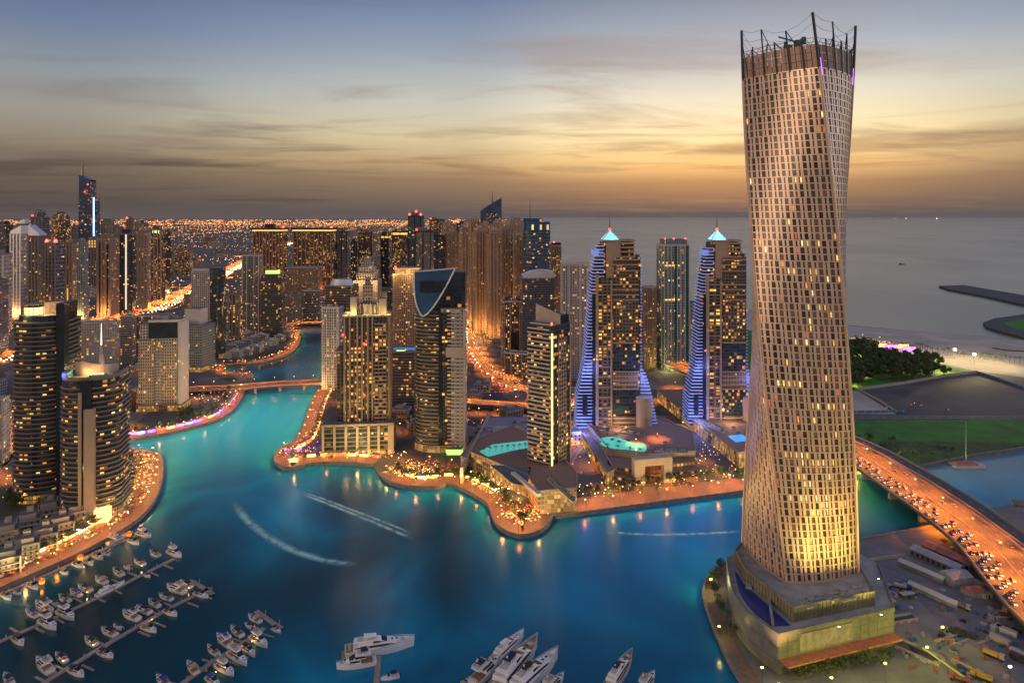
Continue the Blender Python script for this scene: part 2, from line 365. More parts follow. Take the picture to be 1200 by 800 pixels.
sheet('city_ground', main, 0.0, city_g, -7, quay_s)
LC = [(905, 900), (878, 815), (850, 765), (832, 722), (824, 693), (833, 672), (858, 657), (905, 645), (1000, 633), (1060, 622), (1100, 614)]
pLC = smooth(gpl(LC), 6)
lcr = gpl([(1150, 596), (1200, 590), (1500, 565), (2500, 560)])
sheet('construction_ground', pLC + lcr + [(1300, 200), (150, 180)], 0.0, sandg_m, -7, quay_s)
# offshore: breakwater arm, curved reclaimed island
def mound(name, poly, z, m, lbl=None):
    poly = ccw(poly); c = (sum(p[0] for p in poly) / len(poly), sum(p[1] for p in poly) / len(poly))
    mb = MB(); big = [(c[0] + (p[0] - c[0]) * 1.0, c[1] + (p[1] - c[1]) * 1.0) for p in poly]
    mb.prism(big, -6, z, 0); return tag(mb.build(name, [m]), kind='structure')
bw = gpl([(1100, 336), (1130, 335), (1200, 347), (1600, 400), (1600, 422), (1200, 358), (1150, 347), (1112, 340)])
mound('breakwater', bw, 3.0, rock_m)
isl = gpl([(1152, 379), (1165, 374), (1200, 369), (1600, 350), (1700, 420), (1200, 396), (1172, 389), (1156, 384)])
mound('island', isl, 2.0, rock_m)
sheet('island_lawn', gpl([(1176, 379.5), (1200, 374), (1600, 355), (1600, 400), (1200, 389), (1182, 384)]), 2.1, grass_m)
# beach, park, lots, grass
sheet('beach', gpl([(860, 360), (995, 381.5), (1200, 398.5), (1500, 413), (1500, 446), (1200, 442), (1140, 434), (1075, 420), (985, 403), (860, 384)]), .05, sand_m)
sheet('park_lawn', gpl([(860, 384), (985, 403), (1075, 420), (1140, 434), (1110, 440), (1060, 449), (1005, 457), (860, 470)]), .06, grass_m)
sheet('empty_lot', gpl([(1012, 455), (1060, 449.5), (1110, 441), (1145, 438), (1200, 455), (1500, 480), (1500, 486), (1050, 485)]), .05, dark_lot)
sheet('sandy_lot', gpl([(860, 470), (1003, 456.5), (1050, 485), (860, 485)]), .05, sand_m)
sheet('lawn', gpl([(860, 492), (1600, 492), (1600, 512), (1200, 518), (1030, 516), (950, 516), (860, 520)]), .05, grass_m)
sheet('scrub_ground', gpl([(860, 520.2), (950, 512.2), (1030, 512.2), (1200, 512.2), (1600, 509.2), (1500, 490.5), (1200, 523.5), (1085, 543.5), (1040, 550), (950, 562), (860, 572)]) if False else gpl([(860, 520.2), (950, 516.2), (1030, 516.2), (1200, 518.2), (1200, 523.4), (1140, 532.4), (1085, 543.3), (1040, 550), (950, 562), (860, 572)]), .05, scrub_m)

# ---------------------------------------------------------------- roads
def road(name, path, w0, w1, z=.1, lanes=0, mark=True, lit=None):
    mb = MB(); ribbon(mb, path, w0, w1, z, 0); o = tag(mb.build(name, [asph]), kind='structure')
    if mark:
        mk = MB(); ribbon(mk, path, w0 + .4, w0 + .7, z + .04); ribbon(mk, path, w1 - .7, w1 - .4, z + .04)
        fine = [(x, y) for x, y, h in along(path, 4.)]
        n = lanes
        for k in range(1, n):
            d = w0 + (w1 - w0) * k / n; ribbon(mk, fine, d - .12, d + .12, z + .04, dash=(1, 3))
        tag(mk.build('road_markings', [white_paint]), kind='structure')
    return o
# coast-side road beyond the lawn
road('coast_road', gpl([(700, 489), (985, 488.5), (1200, 488.5), (1700, 488.5)]), -4.5, 4.5, .12, 2)
# motorway, far left, running away from us
mw = smooth(gpl([(-420, 560), (-120, 452), (0, 418), (60, 400), (130, 379), (200, 350), (255, 322), (292, 303), (318, 292), (340, 284)]), 6)
road('motorway', mw, -44, -12, .12, 6); road('motorway', mw, -6, 26, .12, 6)
road('service_road', mw, 40, 56, .12, 2); road('service_road', mw, -78, -60, .12, 2)
# boulevard curving through the middle
bl = smooth(gpl([(585, 330), (566, 350), (554, 372), (551, 392), (556, 412), (570, 432), (592, 448), (625, 462), (680, 474), (760, 484)]), 6)
road('boulevard', bl, -15, -2, .12, 4); road('boulevard', bl, 2, 15, .12, 4)
ar = smooth(gpl([(545, 478), (620, 483), (700, 489), (800, 497), (880, 505)]), 4)
road('avenue', ar, -9, 9, .14, 4)
qr = smooth(gpl([(640, 590), (655, 560), (672, 530), (690, 512), (700, 500)]), 4); road('side_street', qr, -5, 5, .14, 2)
br_ = smooth(gpl([(0, 545), (40, 520), (90, 488), (150, 462), (205, 455)]), 4); road('side_street', br_, -6, 6, .14, 2)
b3_ = smooth(gpl([(-60, 600), (-10, 556), (15, 525), (22, 500), (30, 470)]), 4); road('side_street', b3_, -6, 6, .14, 2)
# pavements of the promenade and its coping
def promenade(path, wid, name='promenade'):
    mb = MB(); ribbon(mb, path, .2, wid, .06); tag(mb.build(name, [pave]), kind='structure')
    cp = MB(); ribbon(cp, path, -.5, .9, .55, 0, th=.9); tag(cp.build('quay_coping', [quay_s]), kind='structure')
for pth, wd in ((pPL, 24), (pINL[4:], 12), (pCH, 10), (pCR, 17), (pCT, 15), ([pCT[-1]] + pCE[:-1], 24)):
    promenade(pth, wd)
promenade(pLC[::-1], -9)if False else None
cp = MB(); ribbon(cp, pLC, -.9, .5, .9, 0, th=1.6); ribbon(cp, pCW[:3], -.4, .9, .6, 0, th=1.2); tag(cp.build('quay_coping', [quay_s]), kind='structure')
sheet('quay_walk', pLC[6:-6] + [(p[0] + 9, p[1] + 2) for p in reversed(pLC[6:-6])], .05, pave)
# ---------------------------------------------------------------- lamps and glow
def point(x, y, z, col, p, r=.5, parent=None, name='lamp_light', spot=None):
    key = (tuple(col), round(p), r, spot)
    ld = LD.get(key)
    if ld is None:
        ld = bpy.data.lights.new(name, 'SPOT' if spot else 'POINT'); ld.color = col; ld.energy = p; ld.shadow_soft_size = r
        if spot: ld.spot_size = R(spot); ld.spot_blend = .7
        LD[key] = ld
    o = bpy.data.objects.new(name, ld); COL.objects.link(o); o.location = (x, y, z)
    if parent: o.parent = parent
    return o
LD = {}
ORG = (1, .25, .02); WRM = (1, .56, .18); YEL = (1, .80, .30)
steel = mat('dark_steel', (.08, .08, .085), .45, .8)
bulb_o = mat('sodium_bulb', (.9, .5, .2), .5, emit=(1, .50, .14), es=9)
bulb_w = mat('warm_bulb', (.9, .8, .6), .5, emit=(1, .78, .45), es=9)
bulb_red = mat('beacon_glass', (.5, .02, .02), .4, emit=(1, .05, .03), es=7)
def make_lamp(h, bulb):
    a = MB(); a.cyl(0, 0, 0, h, .14, .08, 6); a.tube((0, 0, h), (1.2, 0, h + .25), .07); a.cyl(0, 0, 0, .5, .3, .2, 6)
    g = MB(); g.box(.9, 1.9, -.28, .28, h + .1, h + .36)
    return a, g
LAMPM = {}
N_LAMP = {}
rnd_l = random.Random(2)
def street_lamp(x, y, rz, h, kind, label, group, power, z0=0., light=True, globe=0):
    k = (h, kind)
    if k not in LAMPM:
        a, g = make_lamp(h, None); r = thing('street_lamp', label, 'street lamp', (x, y, z0), rz, group)
        a.build('pole', steel, r); g.build('lamp_head', bulb_o if kind == 'o' else bulb_w, r); LAMPM[k] = r
    else:
        src = LAMPM[k]; r = src.copy(); COL.objects.link(r); r.location = (x, y, z0); r.rotation_euler = (0, 0, rz); r['label'] = label; r['group'] = group
        for ch in list(src.children):
            if ch.type == 'MESH': c = ch.copy(); COL.objects.link(c); c.parent = r
    if light: point(1.4, 0, h - .05, ORG if kind == 'o' else WRM, power * 4.6, .6, r, spot=152)
    if globe: point(1.4, 0, h + .7, WRM if rnd_l.random() < .5 else YEL, globe, .7, r)  # extra bare light above the lamp head, added for streaks on the water
    return r
def row(path, step, side, h, kind, label, group, power, z0=0., every=1, start=5., turn=pi / 2, globe=0):
    for i, (x, y, a) in enumerate(along(offs(path, side), step, start)):
        street_lamp(x, y, a + turn, h, kind, label, group, power, z0, light=(i % every == 0), globe=globe if i % 2 == 0 else 0)
row(pPL, 19, 3.0, 6, 'o', 'slim street lamp with orange light on the curved promenade of the left bank', 'street lamps of the left promenade', 8500, globe=30000)
row(pINL[5:], 24, 3.0, 6, 'o', 'slim street lamp with orange light on the promenade below the near road bridge', 'street lamps below the near bridge', 9500, globe=30000)
row(pCH, 26, 3.0, 6, 'o', 'small street lamp with orange light beside the far channel', 'street lamps along the far channel', 15000)
row(pCR, 28, 3.0, 6, 'o', 'slim street lamp with orange light on the promenade by the crowned tower', 'street lamps of the middle promenade', 12000, globe=30000)
row(pCT, 20, 3.0, 6, 'o', 'slim street lamp with orange light on the promenade round the circular terrace', 'street lamps by the circular terrace', 9500, globe=30000)
row([pCT[-1]] + pCE[:-1], 23, 4.5, 6, 'o', 'slim street lamp with orange light on the straight quay before the hotel', 'street lamps of the hotel quay', 21000, globe=30000)
row([pCT[-1]] + pCE[:-1], 46, 19, 6, 'o', 'slim street lamp with orange light at the back of the hotel quay', 'street lamps at the back of the hotel quay', 16000, start=20)
row(bl, 46, 0, 10, 'o', 'tall street lamp in the median of the curving boulevard', 'street lamps of the boulevard', 170000)
row(ar, 34, 0, 9, 'o', 'tall street lamp over the avenue between the two stepped towers', 'street lamps of the avenue', 36000)
row(qr, 26, 5, 7, 'o', 'street lamp along the side street by the glass mall', 'street lamps of the mall street', 16000)
row(br_, 30, 6, 8, 'o', 'street lamp on the street behind the two round towers', 'street lamps of the street behind the round towers', 36000)
row(b3_, 26, 6, 8, 'o', 'street lamp on the street at the left edge', 'street lamps of the left edge street', 36000)
row(mw[20:], 125, -9, 16, 'o', 'tall mast lamp in the median of the far motorway', 'mast lamps of the motorway', 1300000)
row(mw[:22], 75, -9, 14, 'o', 'mast lamp in the median of the near end of the motorway', 'mast lamps of the near motorway', 330000)
# ---------------------------------------------------------------- tower builder
def rot(p, a): c, s = math.cos(a), math.sin(a); return (p[0] * c - p[1] * s, p[0] * s + p[1] * c)
BOX = [(-.5, -.5), (.5, -.5), (.5, .5), (-.5, .5)]
def chamf(k): return [(-.5 + k, -.5), (.5 - k, -.5), (.5, -.5 + k), (.5, .5 - k), (.5 - k, .5), (-.5 + k, .5), (-.5, .5 - k), (-.5, -.5 + k)]
ROUND = [(.5 * math.cos(2 * pi * i / 28), .5 * math.sin(2 * pi * i / 28)) for i in range(28)]
BOW = [(-.5, .5), (-.5, -.1)] + [(-.5 * math.cos(pi * i / 14), -.1 - .4 * math.sin(pi * i / 14)) for i in range(1, 14)] + [(.5, -.1), (.5, .5)]
HALFR = [(-.5, .5), (-.5, -.5), (.0, -.5)] + [(.0 + .5 * math.sin(pi / 2 * i / 8), .0 - .5 * math.cos(pi / 2 * i / 8)) for i in range(1, 9)] + [(.5, .5)]
def fit(u0, u1, vb, poly, a, asp):
    s = (u1 - u0) * F * H / (vb - V0) / F; Yb = F * H / (vb - V0); cx = ((u0 + u1) / 2 - U0) * Yb / F; cyy = Yb + s / 2
    for _ in range(25):
        P = [rot((p[0] * s, p[1] * s * asp), a) for p in poly]; P = [(p[0] + cx, p[1] + cyy) for p in P]
        us = [U0 + F * p[0] / p[1] for p in P]; my = min(p[1] for p in P)
        s *= (u1 - u0) / (max(us) - min(us)); cx += ((u0 + u1) / 2 - (min(us) + max(us)) / 2) * cyy / F; cyy += Yb - my
    return s, s * asp, cx, cyy
class T:
    """a tower: an Empty at its base with its parts as children; parts are drawn in local metres"""
    def __init__(s, name, label, u0, u1, vt, vb, a=0., asp=.8, poly=BOX, cat='tower', group=None, h=None):
        s.w, s.d, cx, cyy = fit(u0, u1, vb, poly, R(a), asp); s.a = R(a)
        s.h = h or topz(vt, F * H / (vb - V0)); s.x, s.y = cx, cyy
        s.root = thing(name, label, cat, (cx, cyy, 0), s.a, group); s.u = poly
    def poly(s, k=1., grow=0., u=None):
        w, d = s.w * k + grow * 2, s.d * k + grow * 2
        return [(p[0] * w, p[1] * d) for p in (u or s.u)]
    def part(s, name, mb, m, smooth=False, parent=None): return mb.build(name, m, parent or s.root, smooth)
    def wall(s, m, z0=0, z1=None, k=1., pu=3.2, pv=3.4, roofm=None, u=None, cont=False, name='wall', grow=0.):
        mb = MB(); mb.prism(s.poly(k, grow, u), z0, z1 or s.h, 0, 1, pu, pv, cont=cont); return s.part(name, mb, [m, roofm or M['roof']])
    def bands(s, m, z0, z1, step=3.4, th=.8, out=.9, u=None, k=1., name='balcony_bands'):
        mb = MB(); z = z0
        while z < z1 - th: mb.prism(s.poly(k, out, u), z, z + th, 0, bot=True); z += step
        return s.part(name, mb, m)
    def piers(s, m, xs, z0, z1, wd=1.2, out=.6, side='f', name='pier'):
        for f in xs:
            mb = MB()
            if side == 'f': x = f * s.w; mb.box(x - wd / 2, x + wd / 2, -s.d / 2 - out, -s.d / 2 + .3, z0, z1)
            elif side == 'b': x = f * s.w; mb.box(x - wd / 2, x + wd / 2, s.d / 2 - .3, s.d / 2 + out, z0, z1)
            elif side == 'r': y = f * s.d; mb.box(s.w / 2 - .3, s.w / 2 + out, y - wd / 2, y + wd / 2, z0, z1)
            else: y = f * s.d; mb.box(-s.w / 2 - out, -s.w / 2 + .3, y - wd / 2, y + wd / 2, z0, z1)
            s.part(name, mb, m)
    def block(s, name, x0, x1, y0, y1, z0, z1, m, roofm=None, pu=3.2, pv=3.4):
        """x, y as fractions of half width (-1..1)"""
        mb = MB(); mb.box(x0 * s.w / 2, x1 * s.w / 2, y0 * s.d / 2, y1 * s.d / 2, z0, z1, 0, 1, pu, pv); return s.part(name, mb, [m, roofm or M['roof']])
    def parapet(s, m, z=None, hh=1.4, th=.5, u=None, k=1., name='parapet', grow=0.02):
        z = z or s.h; P = s.poly(k, grow, u); Q = s.poly(k, grow - th, u); mb = MB(); n = len(P)
        mb.prism(P, z - .3, z + hh, top=False); mb.prism(list(reversed(Q)), z - .3, z + hh, top=False)
        for i in range(n):
            j = (i + 1) % n; mb.face([(P[i][0], P[i][1], z + hh), (P[j][0], P[j][1], z + hh), (Q[j][0], Q[j][1], z + hh), (Q[i][0], Q[i][1], z + hh)])
        return s.part(name, mb, m)
    def rooftop(s, z=None, seed=0, m=None):
        z = z or s.h; rnd = random.Random(seed * 7 + int(s.x)); mb = MB()
        for _ in range(5):
            x, y = rnd.uniform(-.32, .32) * s.w, rnd.uniform(-.3, .3) * s.d; a, b = rnd.uniform(1, s.w * .1 + 1), rnd.uniform(1, s.d * .1 + 1)
            mb.box(x - a, x + a, y - b, y + b, z - .2, z + rnd.uniform(1.2, 3.2))
        s.part('roof_plant', mb, m or M['roofp'])
    def beacon(s, x, y, z, r=.8):
        mb = MB(); mb.cyl(x, y, z, z + r * 1.6, r, r * .6, 8); mb.cyl(x, y, z - 1.5, z, .15, n=5); s.part('beacon', mb, bulb_red)
    def mast(s, x, y, z0, z1, r=.35, m=None):
        mb = MB(); mb.tube((x, y, z0), (x, y, z1), r, 6, r1=r * .3); s.part('antenna', mb, m or steel)
    def lit(s, n, z0, z1, ww=1.8, wh=1.9, pu=3.2, pv=3.4, seed=1, u=None, k=1., out=.12, mats=None, clus=.5, vo=.25, grow=0.):
        """single lit windows, each a part: a shallow frame box with a glowing pane"""
        rnd = random.Random(seed + int(s.x * 3)); P = s.poly(k, grow, u); E = []; N = len(P)
        for i in range(N):
            a, b = P[i], P[(i + 1) % N]; L = math.dist(a, b)
            if L < 1.5: continue
            nx, ny = (b[1] - a[1]) / L, -(b[0] - a[0]) / L; wn = rot((nx, ny), s.a); cw = rot(((a[0] + b[0]) / 2, (a[1] + b[1]) / 2), s.a)
            if wn[0] * -(cw[0] + s.x) + wn[1] * -(cw[1] + s.y) > 30: E.append((a, b, L, nx, ny))
        if not E: return
        tot = sum(e[2] for e in E); seen = set(); cf = [rnd.uniform(z0, z1) for _ in range(4)]
        me = WIN.get((ww, wh))
        for _ in range(n):
            r = rnd.random() * tot
            for e in E:
                if r < e[2]: break
                r -= e[2]
            a, b, L, nx, ny = e; nb = max(1, round(L / pu)); c = min(nb - 1, int(r / L * nb))
            zz = rnd.uniform(z0, z1) if rnd.random() > clus else rnd.choice(cf) + rnd.gauss(0, 8)
            zz = max(z0, min(z1 - pv, zz)); fl = int(zz / pv); key = (id(e), c, fl)
            if key in seen: continue
            seen.add(key); tt = (c + .5) / nb; px, py = a[0] + (b[0] - a[0]) * tt + nx * out, a[1] + (b[1] - a[1]) * tt + ny * out
            mi = rnd.choice(mats or ('amber', 'amber', 'amber', 'gold', 'gold', 'pale'))
            k_ = (ww, wh, mi)
            if k_ not in WIN:
                q = MB(); q.box(-ww / 2, ww / 2, -.08, .08, 0, wh, 0); q.box(-ww / 2 - .1, ww / 2 + .1, -.05, .12, -.12, 0, 1); q.box(-.05, .05, -.12, -.081, 0, wh, 1)
                o = q.build('window', [M['win_' + mi], M['frame_d']], s.root); WIN[k_] = o.data
            else: o = link('window', WIN[k_], s.root)
            o.location = (px, py, fl * pv + vo * pv); o.rotation_euler = (0, 0, math.atan2(b[1] - a[1], b[0] - a[0]))
WIN = {}
mat('win_amber', (.3, .2, .1), .4, emit=(1, .30, .035), es=.85); mat('win_gold', (.3, .25, .1), .4, emit=(1, .53, .10), es=1.0)
mat('win_pale', (.3, .3, .25), .4, emit=(1, .68, .24), es=1.05); mat('win_red', (.3, .1, .1), .4, emit=(.9, .12, .04), es=.55)
mat('win_cool', (.3, .3, .35), .4, emit=(.6, .85, 1.), es=1.0)
mat('frame_d', (.06, .06, .06), .5); mat('roof', (.15, .145, .14), .9, noise=.3, nscale=.1); mat('roofp', (.28, .27, .26), .7, noise=.2, nscale=.2)
mat('cream', (.40, .33, .27), .75, noise=.12, nscale=.08); mat('white_wall', (.48, .45, .42), .7, noise=.08, nscale=.08)
mat('tan_wall', (.26, .17, .11), .8, noise=.14, nscale=.06); mat('dark_glass', (.018, .024, .03), .08, noise=.3, nscale=.08)
mat('blue_glass', (.02, .085, .19), .10, noise=.25, nscale=.05); mat('steel_white', (.6, .62, .66), .35, .3)
mat('gold_glow', (.8, .5, .2), .6, emit=(1, .55, .15), es=2.6); mat('white_glow', (.9, .9, .85), .6, emit=(1, .88, .62), es=3.0)
mat('blue_glow', (.2, .4, .9), .6, emit=(.30, .36, 1), es=.48); mat('cyan_glow', (.3, .8, .9), .5, emit=(.25, .68, 1), es=.85)
mat('violet_glow', (.6, .2, .9), .6, emit=(.62, .15, 1), es=2.4); mat('red_glow', (.8, .1, .05), .6, emit=(1, .10, .03), es=2.2); mat('green_glow', (.5, .9, .2), .6, emit=(.65, 1, .25), es=1.0)
mat('pool_water', (.10, .62, .52), .1, emit=(.12, .80, .58), es=.5); mat('pool_blue', (.006, .03, .20), .15)
# facades
facade('f_dark', (.045, .042, .040), wu=.86, wv=.62, lit=.08, es=1.1, mull=2)
facade('f_glass', (.05, .055, .06), glass=(.02, .035, .05), wu=.93, wv=.84, lit=.05, es=.9)
facade('f_teal', (.30, .32, .32), glass=(.02, .10, .12), wu=.72, wv=.74, lit=.07, es=1.0)
facade('f_cream', (.38, .30, .23), wu=.44, wv=.55, lit=.13, es=1.2)
facade('f_white', (.36, .345, .33), wu=.48, wv=.56, lit=.10, es=1.1)
facade('f_grey', (.17, .17, .18), wu=.5, wv=.6, lit=.07, es=1.0)
facade('f_tan', (.33, .215, .14), wu=.42, wv=.56, lit=.12, es=1.0)
facade('f_brown', (.105, .07, .052), wu=.5, wv=.66, lit=.30, c2=(1, .62, .2), es=1.0)
facade('f_blue', (.065, .085, .13), glass=(.02, .05, .10), wu=.82, wv=.7, lit=.07, es=.9)
facade('f_amber', (.15, .11, .085), wu=.62, wv=.6, lit=.30, c1=(1, .34, .05), c2=(1, .55, .13), es=1.5)
facade('f_mall', (.40, .30, .22), glass=(.12, .09, .05), wu=.84, wv=.78, lit=.95, c1=(1, .36, .05), c2=(1, .58, .14), es=.75)
facade('f_house', (.26, .21, .17), wu=.35, wv=.45, lit=.12, es=1.1)
# ---------------------------------------------------------------- the twisted tower
CX, CY = 162.5, 388.0
S2 = 21.6                                   # half side
ZB, ZT, ZC, ZP = 26.5, 298.0, 310.5, 326.5  # facade foot, facade top, crown top, corner post top
A0 = R(-123.1)
def cang(z): return A0 - R(60) * (z - ZB) / (ZT - ZB) - R(45)
def cpt(face, sx, z, off=0.):
    """point on face 0..3, sx in -1..1 along it, off metres outward; slight bow in each face"""
    bow = 4.9 * (1 - sx * sx)
    x, y = sx * S2, -(S2 + off + bow * .6)
    x *= 1 + off / S2 if abs(sx) > .999 else 1
    a = cang(z) + face * pi / 2 + pi / 2
    return (x * math.cos(a) - y * math.sin(a), x * math.sin(a) + y * math.cos(a), z)
# corner direction check: face 0 spans corners at cang+45 and cang-45 degrees
cay = thing('twisted_tower', 'twisted tower with a pinkish grid of small windows, tallest at the right', 'tower', (CX, CY, 0))
clad = mat('cladding', (.74, .55, .41), .36, .4, noise=.10, nscale=.05)
clad2 = mat('cladding_dark', (.46, .30, .21), .55, .1, noise=.15, nscale=.08)
cglass = bpy.data.materials.new('tower_glass'); cglass.use_nodes = True; t = NT(cglass.node_tree)
o_ = t.n('ShaderNodeOutputMaterial'); b_ = t.n('ShaderNodeBsdfPrincipled'); t.l(b_.outputs[0], o_.inputs[0])
uv_ = t.n('ShaderNodeUVMap'); sp_ = t.n('ShaderNodeSeparateXYZ'); t.l(uv_.outputs[0], sp_.inputs[0])
cb_ = t.n('ShaderNodeCombineXYZ'); t.l(t.m('FLOOR', sp_.outputs[0]), cb_.inputs[0]); t.l(t.m('FLOOR', sp_.outputs[1]), cb_.inputs[1])
wn_ = t.n('ShaderNodeTexWhiteNoise', noise_dimensions='2D'); t.l(cb_.outputs[0], wn_.inputs[0])
t.l(t.ramp(wn_.outputs[0], [(0, (.035, .032, .034)), (.4, (.08, .066, .058)), (.7, (.15, .115, .09)), (.88, (.24, .16, .11)), (1, (.30, .14, .09))]), b_.inputs['Base Color'])
b_.inputs['Roughness'].default_value = .18
NF, NB = 72, 16
fh = (ZT - ZB) / NF
glass = MB(); cols = MB(); slab = MB()
for k in range(NF):
    z0, z1 = ZB + k * fh, ZB + (k + 1) * fh
    for f in range(4):
        for i in range(NB):
            a, b = -1 + 2 * i / NB, -1 + 2 * (i + 1) / NB
            glass.face([cpt(f, a, z0, -.45), cpt(f, b, z0, -.45), cpt(f, b, z1, -.45), cpt(f, a, z1, -.45)], 0, [(i + f * 20, k), (i + 1 + f * 20, k), (i + 1 + f * 20, k + .99), (i + f * 20, k + .99)])
            # cladding pier between windows; alternate pairs shift sideways so that openings stagger
            sh = (.10 if (i + k // 3) % 2 else -.10) * 2 / NB
            wv = (.205 + .03 * ((i * 7 + k * 3) % 3)) * 2 / NB
            p0, p1 = max(-1, a - wv + sh * (i > 0)), min(1, a + wv + sh)
            if i == 0: p0, p1 = -1, -1 + 1.5 * wv
            zs = z1 - .62
            cols.face([cpt(f, p0, z0), cpt(f, p1, z0), cpt(f, p1, zs), cpt(f, p0, zs)])
            cols.face([cpt(f, p0, z0, -.45), cpt(f, p0, z0), cpt(f, p0, zs), cpt(f, p0, zs, -.45)])
            cols.face([cpt(f, p1, z0), cpt(f, p1, z0, -.45), cpt(f, p1, zs, -.45), cpt(f, p1, zs)])
            if i == NB - 1:
                p0 = 1 - 1.5 * wv
                cols.face([cpt(f, p0, z0), cpt(f, 1, z0), cpt(f, 1, zs), cpt(f, p0, zs)])
                cols.face([cpt(f, p0, z0, -.45), cpt(f, p0, z0), cpt(f, p0, zs), cpt(f, p0, zs, -.45)])
            o_s = .10
            slab.face([cpt(f, a, z1 - .62, o_s), cpt(f, b, z1 - .62, o_s), cpt(f, b, z1 - .05, o_s), cpt(f, a, z1 - .05, o_s)])
            slab.face([cpt(f, a, z1 - .05, o_s), cpt(f, b, z1 - .05, o_s), cpt(f, b, z1 - .05, -.45), cpt(f, a, z1 - .05, -.45)])
            slab.face([cpt(f, a, z1 - .62, -.45), cpt(f, b, z1 - .62, -.45), cpt(f, b, z1 - .62, o_s), cpt(f, a, z1 - .62, o_s)])
tag(glass.build('window', [cglass], cay), kind='stuff', label='dark and brown windows filling the rest of the twisted tower grid')
cols.build('cladding_panel', [clad], cay); slab.build('floor_band', [clad], cay)
# lit windows
def cwin(f, i, k, m_, tall=1.):
    a, b = -1 + 2 * (i + .30) / NB, -1 + 2 * (i + .78) / NB; z0 = ZB + k * fh + .25; z1 = z0 + (fh - 1.0) * tall
    q = MB(); q.face([cpt(f, a, z0, -.3), cpt(f, b, z0, -.3), cpt(f, b, z1, -.3), cpt(f, a, z1, -.3)])
    for (s_, e_) in ((a, a + .012), (b - .012, b)): q.face([cpt(f, s_, z0, -.22), cpt(f, e_, z0, -.22), cpt(f, e_, z1, -.22), cpt(f, s_, z1, -.22)], 1)
    q.build('window', [M['win_' + m_], M['frame_d']], cay)
rnd = random.Random(5)
vis = []          # which faces look at the camera at a height
def faces_at(z):
    r = []
    for f in range(4):
        p, q = Vector(cpt(f, -.5, z)), Vector(cpt(f, .5, z)); n = Vector((q.y - p.y, -(q.x - p.x), 0)).normalized()
        c = (p + q) / 2 + Vector((CX, CY, 0)); v = (Vector((0, 0, 220)) - c).normalized(); r.append((n.dot(v), f))
    return sorted(r, reverse=True)
used = set()
rows_ = [(14, 4, 8), (13, 4, 6), (9, 3, 6), (10, 6, 9), (11, 6, 6), (16, 5, 7), (17, 5, 5), (24, 6, 9), (27, 8, 5), (42, 3, 12), (43, 6, 8), (38, 3, 12), (47, 4, 9), (33, 4, 9), (50, 3, 6), (56, 3, 7)]
for k, n, c in rows_:
    for _ in range(n):
        i = min(NB - 1, max(0, int(rnd.gauss(c, 2.2)))); f = faces_at(ZB + k * fh)[0][1]
        if (f, i, k) not in used: used.add((f, i, k)); cwin(f, i, k, rnd.choice(['gold', 'pale', 'gold', 'pale']))
while len(used) < 98:
    k = rnd.randrange(2, NF - 2); fa = faces_at(ZB + k * fh); f = fa[0][1] if rnd.random() < .7 or fa[1][0] < .1 else fa[1][1]; i = rnd.randrange(NB)
    if (f, i, k) not in used: used.add((f, i, k)); cwin(f, i, k, rnd.choice(['gold', 'amber', 'gold', 'red', 'pale']))
# foot, crown, posts, rigging
ft = MB()
for f in range(4):
    for i in range(8):
        a, b = -1 + i / 4, -1 + (i + 1) / 4; ft.face([cpt(f, a, 17, .25), cpt(f, b, 17, .25), cpt(f, b, ZB, .25), cpt(f, a, ZB, .25)])
        if i % 2 == 0: ft.face([cpt(f, a + .02, ZB, -1.2), cpt(f, b, ZB, -1.2), cpt(f, b, ZB, .25), cpt(f, a, ZB, .25)])
ft.build('tower_foot', [mat('foot_wall', (.40, .32, .25), .7, noise=.1)], cay)
cr_ = MB(); crg = MB()
for f in range(4):
    for k in range(3):
        z0 = ZT + k * (ZC - ZT) / 3; z1 = z0 + (ZC - ZT) / 3 - .25
        for i in range(NB):
            a, b = -.985 + 1.97 * i / NB, -.985 + 1.97 * (i + 1) / NB - .018
            if f >= 0: cr_.face([cpt(f, a, z0, -.6), cpt(f, b, z0, -.6), cpt(f, b, z1, -.6), cpt(f, a, z1, -.6)]); cr_.face([cpt(f, b, z0, -.9), cpt(f, a, z0, -.9), cpt(f, a, z1, -.9), cpt(f, b, z1, -.9)])
cr_.build('crown_screen', [clad2], cay)
rf = MB(); rf.face([cpt(f, -1, ZT, -.3) for f in range(4)]); rf.build('roof', [M['roof']], cay)
for f in range(4):
    for sx, zt in ((-1, ZP), (-.34, ZP - 3), (.33, ZP - 7), (-.67, ZC + 3), (.0, ZC + 4), (.67, ZC + 2)):
        pm = MB(); z = ZT - 1; r_ = .75 if sx == -1 else .42
        pts = [Vector(cpt(f, sx, z + (zt - z) * j / 5, .1)) for j in range(6)]
        for p, q in zip(pts, pts[1:]): pm.tube(p, q, r_, 6)
        if sx > -1: pm.tube(pts[-1], cpt(f, sx + .22, ZC - 2, -3.0), .25, 5)
        else: pm.tube(pts[-2], cpt(f, -.86, ZT + 2, -.5), .28, 5)
        pm.build('crown_post', [steel], cay)
wr = MB()
